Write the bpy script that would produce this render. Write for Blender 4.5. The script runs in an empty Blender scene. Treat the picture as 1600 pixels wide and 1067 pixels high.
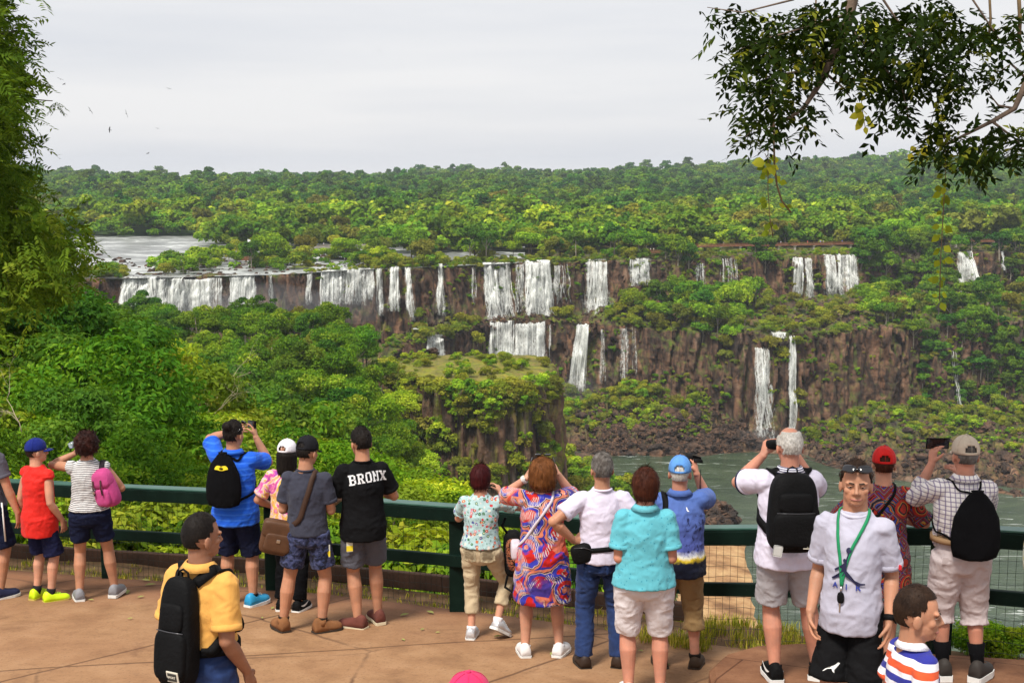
import bpy, bmesh, math, random
import numpy as np
from mathutils import Vector, Matrix, noise, Euler
from mathutils.bvhtree import BVHTree

random.seed(7)
RNG = np.random.default_rng(7)
R = math.radians
C = bpy.context.scene.collection
SC = bpy.context.scene

# ------------------------------------------------------------------ camera
F = 2000.0                       # focal length in photograph pixels (1600 wide)
PITCH = math.atan(265.5 / F)
def ray(px, py):
    v = (533.5 - py) / F
    u = (px - 800.0) / F
    cy = math.cos(PITCH) + v * math.sin(PITCH)
    cz = -math.sin(PITCH) + v * math.cos(PITCH)
    return Vector((u / cy, 1.0, cz / cy))
def P(px, py, D):
    return ray(px, py) * D
def zat(py, D):
    return ray(800, py).z * D
def XY(px, D):
    return (px - 800.0) / F * D / (math.cos(PITCH))
cam_d = bpy.data.cameras.new("camera")
cam = bpy.data.objects.new("camera", cam_d)
C.objects.link(cam)
cam.rotation_euler = (R(90) - PITCH, 0, 0)
cam_d.sensor_width = 36.0
cam_d.lens = F / 1600 * 36.0
cam_d.clip_start = 0.1
cam_d.clip_end = 20000
SC.camera = cam

# ------------------------------------------------------------------ helpers
def tag(o, label=None, cat=None, group=None, kind=None):
    if label: o["label"] = label
    if cat: o["category"] = cat
    if group: o["group"] = group
    if kind: o["kind"] = kind
    return o

def empty(name, loc=(0, 0, 0), rz=0.0, label=None, cat=None, group=None):
    o = bpy.data.objects.new(name, None)
    o.empty_display_size = 0.2
    C.objects.link(o)
    o.location = loc
    o.rotation_euler = (0, 0, rz)
    return tag(o, label, cat, group)

def link(name, me, m=None, parent=None, smooth=True):
    if m is not None:
        me.materials.clear()
        for mm in (m if isinstance(m, (list, tuple)) else [m]):
            me.materials.append(mm)
    if smooth and len(me.polygons):
        me.polygons.foreach_set("use_smooth", [True] * len(me.polygons))
    o = bpy.data.objects.new(name, me)
    C.objects.link(o)
    if parent is not None:
        o.parent = parent
    return o

def mesh_np(name, verts, faces, tint=None):
    """verts (n,3) array, faces (m,k) int array -> mesh, optional per-vertex tint attribute"""
    verts = np.asarray(verts, np.float32); faces = np.asarray(faces, np.int32)
    me = bpy.data.meshes.new(name)
    me.vertices.add(len(verts)); me.vertices.foreach_set("co", verts.ravel())
    k = faces.shape[1]
    me.loops.add(faces.size); me.loops.foreach_set("vertex_index", faces.ravel())
    me.polygons.add(len(faces))
    me.polygons.foreach_set("loop_start", np.arange(0, faces.size, k, dtype=np.int32))
    me.polygons.foreach_set("loop_total", np.full(len(faces), k, np.int32))
    if tint is not None:
        a = me.attributes.new("tint", 'FLOAT', 'POINT')
        a.data.foreach_set("value", np.asarray(tint, np.float32))
    me.update(calc_edges=True)
    return me

def bm_obj(name, bm, m=None, parent=None, smooth=False):
    bmesh.ops.recalc_face_normals(bm, faces=bm.faces)
    me = bpy.data.meshes.new(name)
    bm.to_mesh(me); bm.free()
    return link(name, me, m, parent, smooth)

def frames(pts):
    """parallel transported frames along a polyline"""
    pts = [Vector(p) for p in pts]
    T = []
    for i in range(len(pts)):
        a = pts[max(0, i - 1)]; b = pts[min(len(pts) - 1, i + 1)]
        t = b - a
        T.append(t.normalized() if t.length > 1e-9 else Vector((0, 0, 1)))
    n = T[0].orthogonal().normalized()
    out = []
    for i, t in enumerate(T):
        n = n - t * n.dot(t)
        n = n.normalized() if n.length > 1e-6 else t.orthogonal().normalized()
        out.append((t, n, t.cross(n)))
    return pts, out

def tube(bm, pts, radii, seg=8, cap=True, ref=None):
    """tube along pts; radii: number or (rx, ry) each; ref fixes the first axis direction"""
    pts, fr = frames(pts)
    rings = []
    for i, p in enumerate(pts):
        r = radii[i] if isinstance(radii, (list, tuple)) else radii
        rx, ry = r if isinstance(r, (list, tuple)) else (r, r)
        t, n, b = fr[i]
        if ref is not None:
            rf = Vector(ref)
            n2 = rf - t * rf.dot(t)
            if n2.length > 1e-5:
                n = n2.normalized(); b = t.cross(n)
        ring = [bm.verts.new(p + n * (rx * math.cos(2 * math.pi * k / seg)) + b * (ry * math.sin(2 * math.pi * k / seg))) for k in range(seg)]
        rings.append(ring)
    for a, c in zip(rings, rings[1:]):
        for k in range(seg):
            bm.faces.new((a[k], a[(k + 1) % seg], c[(k + 1) % seg], c[k]))
    if cap:
        bm.faces.new(list(reversed(rings[0]))); bm.faces.new(rings[-1])
    return rings

def ball(bm, c, r, rot=None, seg=16, rings=10):
    c = Vector(c)
    if not isinstance(r, (list, tuple)): r = (r, r, r)
    M = Matrix.Translation(c) @ (rot.to_4x4() if rot is not None else Matrix.Identity(4)) @ Matrix.Diagonal((*r, 1))
    bmesh.ops.create_uvsphere(bm, u_segments=seg, v_segments=rings, radius=1.0, matrix=M)

def box(bm, c, s, rot=None, bev=0.0):
    M = Matrix.Translation(Vector(c)) @ (rot.to_4x4() if rot is not None else Matrix.Identity(4)) @ Matrix.Diagonal((*s, 1))
    g = bmesh.ops.create_cube(bm, size=1.0, matrix=M)
    if bev > 0:
        es = list({e for v in g['verts'] for e in v.link_edges})
        bmesh.ops.bevel(bm, geom=es, offset=bev, segments=2, affect='EDGES', profile=0.6)

# ------------------------------------------------------------------ materials
def hexc(r, g, b):
    f = lambda c: (c / 255 / 12.92) if c / 255 <= 0.04045 else ((c / 255 + 0.055) / 1.055) ** 2.4
    return (f(r), f(g), f(b), 1.0)

class NT:
    """tiny node-tree builder"""
    def __init__(s, name):
        s.m = bpy.data.materials.new(name); s.m.use_nodes = True
        s.t = s.m.node_tree; s.t.nodes.clear()
        s.out = s.t.nodes.new("ShaderNodeOutputMaterial")
    def n(s, kind, **kw):
        nd = s.t.nodes.new(kind)
        for k, v in kw.items():
            if k == "inp":
                for a, b in v.items():
                    s.set(nd, a, b)
            else:
                setattr(nd, k, v)
        return nd
    def set(s, nd, a, b):
        sock = nd.inputs[a]
        if isinstance(b, bpy.types.NodeSocket): s.t.links.new(b, sock)
        elif isinstance(b, bpy.types.Node): s.t.links.new(b.outputs[0], sock)
        else: sock.default_value = b
    def coord(s, kind="Object", scale=(1, 1, 1), rot=(0, 0, 0), loc=(0, 0, 0)):
        tc = s.n("ShaderNodeTexCoord")
        mp = s.n("ShaderNodeMapping", inp={"Vector": tc.outputs[kind], "Scale": scale, "Rotation": rot, "Location": loc})
        return mp.outputs[0]
    def noise(s, vec, scale, detail=4.0, rough=0.55, dist=0.0):
        nd = s.n("ShaderNodeTexNoise", inp={"Scale": scale, "Detail": detail, "Roughness": rough, "Distortion": dist})
        if vec is not None: s.set(nd, "Vector", vec)
        return nd.outputs[0]
    def voro(s, vec, scale, feature='F1', out=0, rnd=1.0):
        nd = s.n("ShaderNodeTexVoronoi", feature=feature, inp={"Scale": scale, "Randomness": rnd})
        if vec is not None: s.set(nd, "Vector", vec)
        return nd.outputs[out]
    def ramp(s, fac, stops, interp='LINEAR'):
        nd = s.n("ShaderNodeValToRGB"); cr = nd.color_ramp; cr.interpolation = interp
        while len(cr.elements) < len(stops): cr.elements.new(0.5)
        for e, (p, c) in zip(cr.elements, stops):
            e.position = p
            e.color = c if isinstance(c, (tuple, list)) else (c, c, c, 1)
        s.set(nd, 0, fac)
        return nd.outputs[0]
    def mix(s, fac, a, b, mode='MIX'):
        nd = s.n("ShaderNodeMixRGB", blend_type=mode)
        s.set(nd, 0, fac); s.set(nd, 1, a); s.set(nd, 2, b)
        return nd.outputs[0]
    def math(s, op, a, b=0.0, clamp=False):
        nd = s.n("ShaderNodeMath", operation=op, use_clamp=clamp); s.set(nd, 0, a); s.set(nd, 1, b)
        return nd.outputs[0]
    def sep(s, vec):
        nd = s.n("ShaderNodeSeparateXYZ"); s.set(nd, 0, vec); return nd.outputs
    def bump(s, h, strength=0.3, dist=0.02):
        nd = s.n("ShaderNodeBump", inp={"Strength": strength, "Distance": dist}); s.set(nd, "Height", h)
        return nd.outputs[0]
    def bsdf(s, col, rough=0.7, normal=None, metal=0.0, spec=0.3, trans=None, **kw):
        b = s.n("ShaderNodeBsdfPrincipled")
        s.set(b, "Base Color", col); s.set(b, "Roughness", rough); s.set(b, "Metallic", metal)
        s.set(b, "Specular IOR Level", spec)
        if normal is not None: s.set(b, "Normal", normal)
        for k, v in kw.items(): s.set(b, k, v)
        s.t.links.new(b.outputs[0], s.out.inputs[0])
        return b
    def done(s): return s.m

MATS = {}
def plain(name, col, rough=0.6, var=0.12, scale=6.0, metal=0.0, spec=0.3, bump=0.0):
    if name in MATS: return MATS[name]
    k = NT(name); v = k.coord()
    n1 = k.noise(v, scale, 5)
    dark = tuple(c * (1 - var) for c in col[:3]) + (1,); lite = tuple(min(1, c * (1 + var)) for c in col[:3]) + (1,)
    c = k.ramp(n1, [(0.3, dark), (0.7, lite)])
    nm = k.bump(k.noise(v, scale * 6, 4), bump, 0.01) if bump else None
    k.bsdf(c, rough, nm, metal, spec)
    MATS[name] = k.m
    return k.m

def leaf_mat(name, stops, trans=0.35, rough=0.7, hue=0.016, val=0.25, gain=1.8):
    """foliage: per-leaf tint attribute plus a per-plant shift"""
    k = NT(name)
    at = k.n("ShaderNodeAttribute", attribute_name="tint")
    c = k.ramp(at.outputs["Fac"], stops)
    oi = k.n("ShaderNodeObjectInfo")
    rnd = oi.outputs["Random"]
    h = k.math('ADD', k.math('MULTIPLY', rnd, 2 * hue), 0.5 - hue)
    r2 = k.math('FRACT', k.math('MULTIPLY', rnd, 7.31))
    vv = k.math('ADD', k.math('MULTIPLY', r2, 2 * val), 1 - val)
    hs = k.n("ShaderNodeHueSaturation", inp={"Hue": h, "Saturation": 1.0, "Value": k.math('MULTIPLY', vv, gain), "Color": c})
    hsc = k.mix(1.0, hs.outputs[0], (1.09, .97, .80, 1), 'MULTIPLY')
    d = k.n("ShaderNodeBsdfPrincipled", inp={"Base Color": hsc, "Roughness": rough, "Specular IOR Level": 0.04})
    tr = k.n("ShaderNodeBsdfTranslucent", inp={"Color": k.mix(1.0, hsc, (1.25, 1.15, 0.5, 1), 'MULTIPLY')})
    mx = k.n("ShaderNodeMixShader", inp={0: trans, 1: d.outputs[0], 2: tr.outputs[0]})
    k.t.links.new(mx.outputs[0], k.out.inputs[0])
    return k.m

def lerp_keys(x, keys):
    """keys: sorted [(x, tuple)] -> interpolated tuple"""
    if x <= keys[0][0]: return keys[0][1]
    for (x0, a), (x1, b) in zip(keys, keys[1:]):
        if x <= x1:
            t = (x - x0) / (x1 - x0)
            return tuple(p + (q - p) * t for p, q in zip(a, b))
    return keys[-1][1]

# ------------------------------------------------------------------ ground of the viewpoint
def plaza_z(x, y):
    return -2.7 - 0.1175 * y
def on_plaza(px, py, raise_=0.0):
    """point of the paved plane seen at a photograph pixel"""
    r = ray(px, py)
    D = (-2.7 + raise_) / (r.z + 0.1175)
    return r * D
RAISE = 0.20
# ------------------------------------------------------------------ world, sun, exposure
SUN_EL, SUN_AZ = R(58), R(-150)        # high, behind the camera to the left, through thin cloud
w = bpy.data.worlds.new("World"); SC.world = w; w.use_nodes = True
wt = w.node_tree; wt.nodes.clear()
def wn(kind, **kw):
    nd = wt.nodes.new(kind)
    for a, b in kw.items(): setattr(nd, a, b)
    return nd
wo = wn("ShaderNodeOutputWorld"); bg = wn("ShaderNodeBackground")
sky = wn("ShaderNodeTexSky", sky_type='NISHITA', sun_disc=False, sun_elevation=SUN_EL, sun_rotation=SUN_AZ, air_density=1.0, dust_density=2.0)
tc = wn("ShaderNodeTexCoord"); mp = wn("ShaderNodeMapping"); mp.inputs["Scale"].default_value = (0.9, 0.9, 9.0); mp.inputs["Rotation"].default_value = (0, R(-5), 0)
wt.links.new(tc.outputs["Generated"], mp.inputs[0])
nz = wn("ShaderNodeTexNoise"); nz.inputs["Scale"].default_value = 2.2; nz.inputs["Detail"].default_value = 5; nz.inputs["Roughness"].default_value = 0.5
wt.links.new(mp.outputs[0], nz.inputs["Vector"])
rp = wn("ShaderNodeValToRGB")
rp.color_ramp.elements[0].position = 0.34; rp.color_ramp.elements[0].color = (5.5, 5.6, 5.9, 1)
rp.color_ramp.elements[1].position = 0.62; rp.color_ramp.elements[1].color = (6.45, 6.4, 6.45, 1)
wt.links.new(nz.outputs[0], rp.inputs[0])
mx = wn("ShaderNodeMixRGB"); mx.inputs[0].default_value = 0.93
wt.links.new(sky.outputs[0], mx.inputs[1]); wt.links.new(rp.outputs[0], mx.inputs[2])
wt.links.new(mx.outputs[0], bg.inputs[0]); bg.inputs[1].default_value = 0.1
wt.links.new(bg.outputs[0], wo.inputs[0])

sd = bpy.data.lights.new("sun", 'SUN'); sd.energy = 3.6; sd.angle = R(14); sd.color = (1.0, 0.95, 0.86)
so = bpy.data.objects.new("sun", sd); C.objects.link(so)
# direction towards the sun
sv = Vector((math.sin(SUN_AZ) * math.cos(SUN_EL), math.cos(SUN_AZ) * math.cos(SUN_EL), math.sin(SUN_EL)))
so.rotation_euler = sv.to_track_quat('Z', 'Y').to_euler()
SC.view_settings.view_transform = 'Standard'; SC.view_settings.look = 'None'
SC.view_settings.exposure = 0.5; SC.view_settings.gamma = 1.0
SC.cycles.use_denoising = True
SC.cycles.max_bounces = 6; SC.cycles.diffuse_bounces = 3; SC.cycles.glossy_bounces = 2; SC.cycles.transparent_max_bounces = 10
SC.cycles.transmission_bounces = 3; SC.cycles.volume_bounces = 0
SC.cycles.sample_clamp_indirect = 4.0
# ------------------------------------------------------------------ people: builders
def remesh(bm, voxel, smooth=4, wrinkle=0.0, wseed=0.0, wscale=9.0):
    """union of overlapping closed shapes as one continuous surface"""
    bmesh.ops.recalc_face_normals(bm, faces=bm.faces)
    me = bpy.data.meshes.new("tmp"); bm.to_mesh(me); bm.free()
    o = bpy.data.objects.new("tmp", me); C.objects.link(o)
    m = o.modifiers.new("r", 'REMESH'); m.mode = 'VOXEL'; m.voxel_size = voxel
    if smooth:
        s = o.modifiers.new("s", 'SMOOTH'); s.factor = .5; s.iterations = smooth
    dg = bpy.context.evaluated_depsgraph_get()
    out = bpy.data.meshes.new_from_object(o.evaluated_get(dg))
    bpy.data.objects.remove(o); bpy.data.meshes.remove(me)
    if wrinkle:
        n_v = len(out.vertices); co = np.empty(n_v * 3, np.float32); no = np.empty(n_v * 3, np.float32)
        out.vertices.foreach_get("co", co); out.vertices.foreach_get("normal", no)
        co = co.reshape(-1, 3); no = no.reshape(-1, 3)
        for i_v in range(n_v):
            p = Vector(co[i_v])
            n1 = noise.noise(Vector((p.x * wscale + wseed, p.y * wscale, p.z * wscale * .8 + p.x * 5)))
            n2 = noise.noise(Vector((p.x * wscale * .5 + wseed, p.y * wscale * .5 + 4, p.z * wscale * 1.3)))
            q = Vector((p.x * wscale * .8 - p.z * 7 + n2 * .6, p.y * wscale * .8 + wseed, p.z * wscale * .8 + p.x * 5))
            n3 = 1 - abs(noise.noise(q)) * 3
            n4 = 1 - abs(noise.noise(q * 2.1 + Vector((5, 1, 2)))) * 3
            co[i_v] += no[i_v] * wrinkle * (n1 * .45 + n2 * .4 + n3 * .75 + n4 * .5)
        out.vertices.foreach_set("co", co.ravel()); out.update()
    return out

def superq(bm, c, r, e=0.5, rot=None, seg=24, rings=14, taper=0.0):
    """rounded box (superellipsoid)"""
    f = lambda w, m: math.copysign(abs(w) ** m, w)
    c = Vector(c); R_ = []
    for j in range(rings + 1):
        ph = -math.pi / 2 + math.pi * j / rings; row = []
        for i in range(seg):
            th = 2 * math.pi * i / seg
            z = f(math.sin(ph), e); cr = f(math.cos(ph), e)
            k = 1 - taper * (z * .5 + .5)
            p = Vector((r[0] * cr * f(math.cos(th), e) * k, r[1] * cr * f(math.sin(th), e) * k, r[2] * z))
            if rot is not None: p = rot @ p
            row.append(bm.verts.new(c + p))
        R_.append(row)
    for a, b in zip(R_, R_[1:]):
        for i in range(seg): bm.faces.new((a[i], a[(i + 1) % seg], b[(i + 1) % seg], b[i]))
    bmesh.ops.remove_doubles(bm, verts=R_[0] + R_[-1], dist=1e-6)

def ik(a, t, l1, l2, pole):
    a, t, pole = Vector(a), Vector(t), Vector(pole)
    d = t - a; L = min(d.length, (l1 + l2) * .999); d.normalize()
    t = a + d * L
    x = (l1 * l1 - l2 * l2 + L * L) / (2 * L); hgt = math.sqrt(max(0, l1 * l1 - x * x))
    p = pole - d * pole.dot(d); p.normalize()
    return a + d * x + p * hgt, t

def skin_mat(name, c):
    if name in MATS: return MATS[name]
    k = NT(name); v = k.coord()
    n = k.noise(v, 9, 5); n2 = k.noise(v, 60, 3)
    a = tuple(x * .82 for x in c) + (1,); b_ = (min(1, c[0] * 1.12), c[1] * 1.04, c[2] * 1.0, 1)
    col = k.mix(k.ramp(n2, [(.4, 0.0), (.7, .25)]), k.ramp(n, [(.35, a), (.65, b_)]), (c[0] * .9, c[1] * .7, c[2] * .65, 1))
    k.bsdf(col, .55, k.bump(n2, .06, .003), 0, .35, **{"Subsurface Weight": 0.12, "Subsurface Radius": (.01, .004, .002)})
    MATS[name] = k.m; return k.m
SK_FAIR = skin_mat("fair skin", (.52, .27, .18)); SK_TAN = skin_mat("tanned skin", (.43, .215, .13)); SK_BROWN = skin_mat("brown skin", (.30, .14, .08)); SK_RED = skin_mat("reddish skin", (.50, .235, .16))

def cloth(name, col, rough=.85, fold=.55, paint=None, var=.10, sheen=.06):
    if name in MATS: return MATS[name]
    k = NT(name); v = k.coord()
    base = paint(k, v) if paint else (*col, 1)
    n = k.noise(v, 14, 4)
    c = k.mix(1.0, base, k.ramp(n, [(.3, (1 - var,) * 3 + (1,)), (.7, (1, 1, 1, 1))]), 'MULTIPLY')
    f = k.math('ADD', k.noise(k.coord("Object", scale=(1, 1, .6), rot=(0, R(25), 0)), 11, 3, .5, .8), k.math('MULTIPLY', k.noise(v, 420, 2), .12))
    dk = max(col) < .05 and paint is None
    k.bsdf(c, .9 if dk else rough, k.bump(f, fold, .03), 0, .08 if dk else .15, **{"Sheen Weight": 0.0 if dk else sheen})
    MATS[name] = k.m; return k.m
def hair_mat(name, a, b, gloss=.42):
    if name in MATS: return MATS[name]
    k = NT(name); v = k.coord("Object", scale=(1, 1, .12))
    n = k.noise(v, 130, 4, .6, .4); n2 = k.noise(k.coord(), 16, 4)
    c = k.mix(k.ramp(n2, [(.40, 0.0), (.75, 1.0)]), k.ramp(n, [(.3, (*[x * .5 for x in a], 1)), (.7, (*a, 1))]), k.ramp(n, [(.3, (*[x * .55 for x in b], 1)), (.7, (*b, 1))]))
    k.bsdf(c, .55, k.bump(n, .5, .006), 0, .10)
    MATS[name] = k.m; return k.m

BLACK = cloth("black cloth", (.004, .004, .005), .9)
BLACKN = plain("black nylon", (.0045, .0045, .005, 1), .7, .3, 9, spec=.10, bump=.5)
WHITE_R = plain("white rubber", (.72, .72, .70, 1), .6, .06, 20)
GLASS_D = plain("dark lens", (.006, .006, .008, 1), .08, .1, 5, spec=.8)
METAL = plain("buckle metal", (.55, .54, .52, 1), .3, .1, 20, metal=1.0)

class Man: pass
def hand(bm, w, d, n, s, h, curl=.5, spread=1.0, fist=False):
    """palm, four unequal bent fingers and a thumb leaving the side of the palm"""
    d, n, s = Vector(d).normalized(), Vector(n).normalized(), Vector(s).normalized()
    n = (n - d * n.dot(d)).normalized(); s2 = d.cross(n); s = s2 if s2.dot(s) > 0 else -s2
    pl = .052 * h
    tube(bm, [w - d * .012 * h, w + d * .012 * h, w + d * pl * .6, w + d * pl], [(.0155 * h, .0135 * h), (.019 * h, .0125 * h), (.0225 * h, .011 * h), (.0215 * h, .009 * h)], 12, ref=s)
    for q, (L, cu) in enumerate(((.044, .9), (.050, 1.0), (.046, 1.08), (.036, 1.2))):
        o = (1.5 - q) * .0132 * h * spread
        p = w + d * pl * .93 + s * o; dd = d + s * (1.5 - q) * .11 * spread; dd.normalize(); pts = [p - dd * .008 * h, p]
        for k_, seg in enumerate((.45, .32, .23)):
            a = curl * cu * (.75, 1.0, .8)[k_]
            ax = dd; dd = (dd * math.cos(a) + n * math.sin(a)).normalized()
            n_ = n
            pts.append(pts[-1] + dd * L * h * seg)
        tube(bm, pts, [.0056 * h, .0053 * h, .0049 * h, .0046 * h, .0038 * h], 8)
    b = w + d * .012 * h + s * .014 * h
    dd = (d * .62 + s * .78 + n * .25).normalized()
    p1 = b + dd * .022 * h; d2 = (d * .85 + s * .35 + n * (.3 + curl * .5)).normalized(); p2 = p1 + d2 * .017 * h; d3 = (d * .9 + s * .05 + n * (.4 + curl * .6)).normalized(); p3 = p2 + d3 * .013 * h
    tube(bm, [b - dd * .006 * h, p1, p2, p3], [.0085 * h, .0068 * h, .0058 * h, .0045 * h], 8)

def shoe(root, foot, spec, h, side):
    """foot: ankle position, yaw (deg, + = outwards for its side), heel lift pitch"""
    x, y, yaw, pitch, lift = foot
    M = Matrix.Translation((x * h, y * h, lift * h)) @ Matrix.Rotation(-R(yaw), 4, 'Z') @ Matrix.Translation((0, .09 * h, 0)) @ Matrix.Rotation(-R(pitch), 4, 'X') @ Matrix.Translation((0, -.09 * h, 0))
    L = .158 * h * spec.get("L", 1.0); wd = .0305 * h
    prof = spec.get("prof", [(0, .72, .040), (.06, .88, .058), (.22, .92, .062), (.36, .92, .052), (.5, .96, .040), (.7, 1.08, .031), (.88, .98, .025), (.97, .6, .016), (1, .25, .010)])
    sole_h = spec.get("sole", .014) * h
    def ring(bm, t, w, z0, z1, seg=14):
        yy = -.045 * h + t * L; vs = []
        bend = .004 * h * math.sin(t * 3) * side
        for k in range(seg):
            a = math.pi * k / (seg - 1); vs.append(bm.verts.new(M @ Vector((bend + math.cos(a) * w * wd, yy, z0 + max(0.0, math.sin(a)) ** .7 * (z1 - z0)))))
        return vs
    def loft(rs, bm):
        for a, b in zip(rs, rs[1:]):
            n = len(a)
            for k in range(n): bm.faces.new((a[k], a[(k + 1) % n], b[(k + 1) % n], b[k]))
        bm.faces.new(rs[0]); bm.faces.new(list(reversed(rs[-1])))
    bm = bmesh.new(); loft([ring(bm, t, w, sole_h * .8, sole_h + hh * h * spec.get("tall", 1)) for t, w, hh in prof], bm)
    if spec.get("collar"):
        tube(bm, [M @ Vector((0, .002 * h, .04 * h)), M @ Vector((0, .0, spec["collar"] * h))], [(.027 * h, .034 * h), (.027 * h, .032 * h)], 14, ref=(1, 0, 0))
    o = bm_obj("shoe", bm, spec["m"], root, True)
    bm = bmesh.new(); rs = []
    for t, w, hh in prof:
        yy = -.045 * h + t * L * 1.0; ww = w * wd * 1.07
        rs.append([bm.verts.new(M @ Vector((sx * ww + .004 * h * math.sin(t * 3) * side, yy + (t - .5) * .006 * h, zz))) for sx, zz in ((-1, 0), (1, 0), (1.0, sole_h), (-1.0, sole_h))])
    loft(rs, bm); bm_obj("sole", bm, spec.get("solem", WHITE_R), o, False)
    if spec.get("lace"):
        bm = bmesh.new()
        for q in range(4):
            t = .36 + q * .085; zz = sole_h + (.056 - q * .006) * h; yy = -.045 * h + t * L
            tube(bm, [M @ Vector((-.016 * h, yy, zz - .004 * h)), M @ Vector((0, yy + .004 * h, zz + .001 * h)), M @ Vector((.016 * h, yy, zz - .004 * h))], .0022 * h, 5)
        bm_obj("laces", bm, spec["lace"], o, True)
    if spec.get("swoosh"):
        for sg in (-1, 1):
            bm = bmesh.new(); pv = None
            for q in range(9):
                t = q / 8; yy = -.045 * h + (.12 + .5 * t) * L; ww = wd * (.93 + .1 * t) + .0015 * h
                zc = sole_h + (.022 + .020 * (t - .35) ** 2 * 2.2) * h; th = (.0055 * math.sin(math.pi * min(1, t * 1.0 + .05))) * h + .0006
                c = [bm.verts.new(M @ Vector((sg * ww + .004 * h * math.sin((.12 + .5 * t) * 3) * side, yy, zc - th))), bm.verts.new(M @ Vector((sg * ww * .97 + .004 * h * math.sin((.12 + .5 * t) * 3) * side, yy, zc + th)))]
                if pv: bm.faces.new((pv[0], pv[1], c[1], c[0]))
                pv = c
            bm_obj("stripe", bm, WHITE_R, o, False)
    return M

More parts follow.
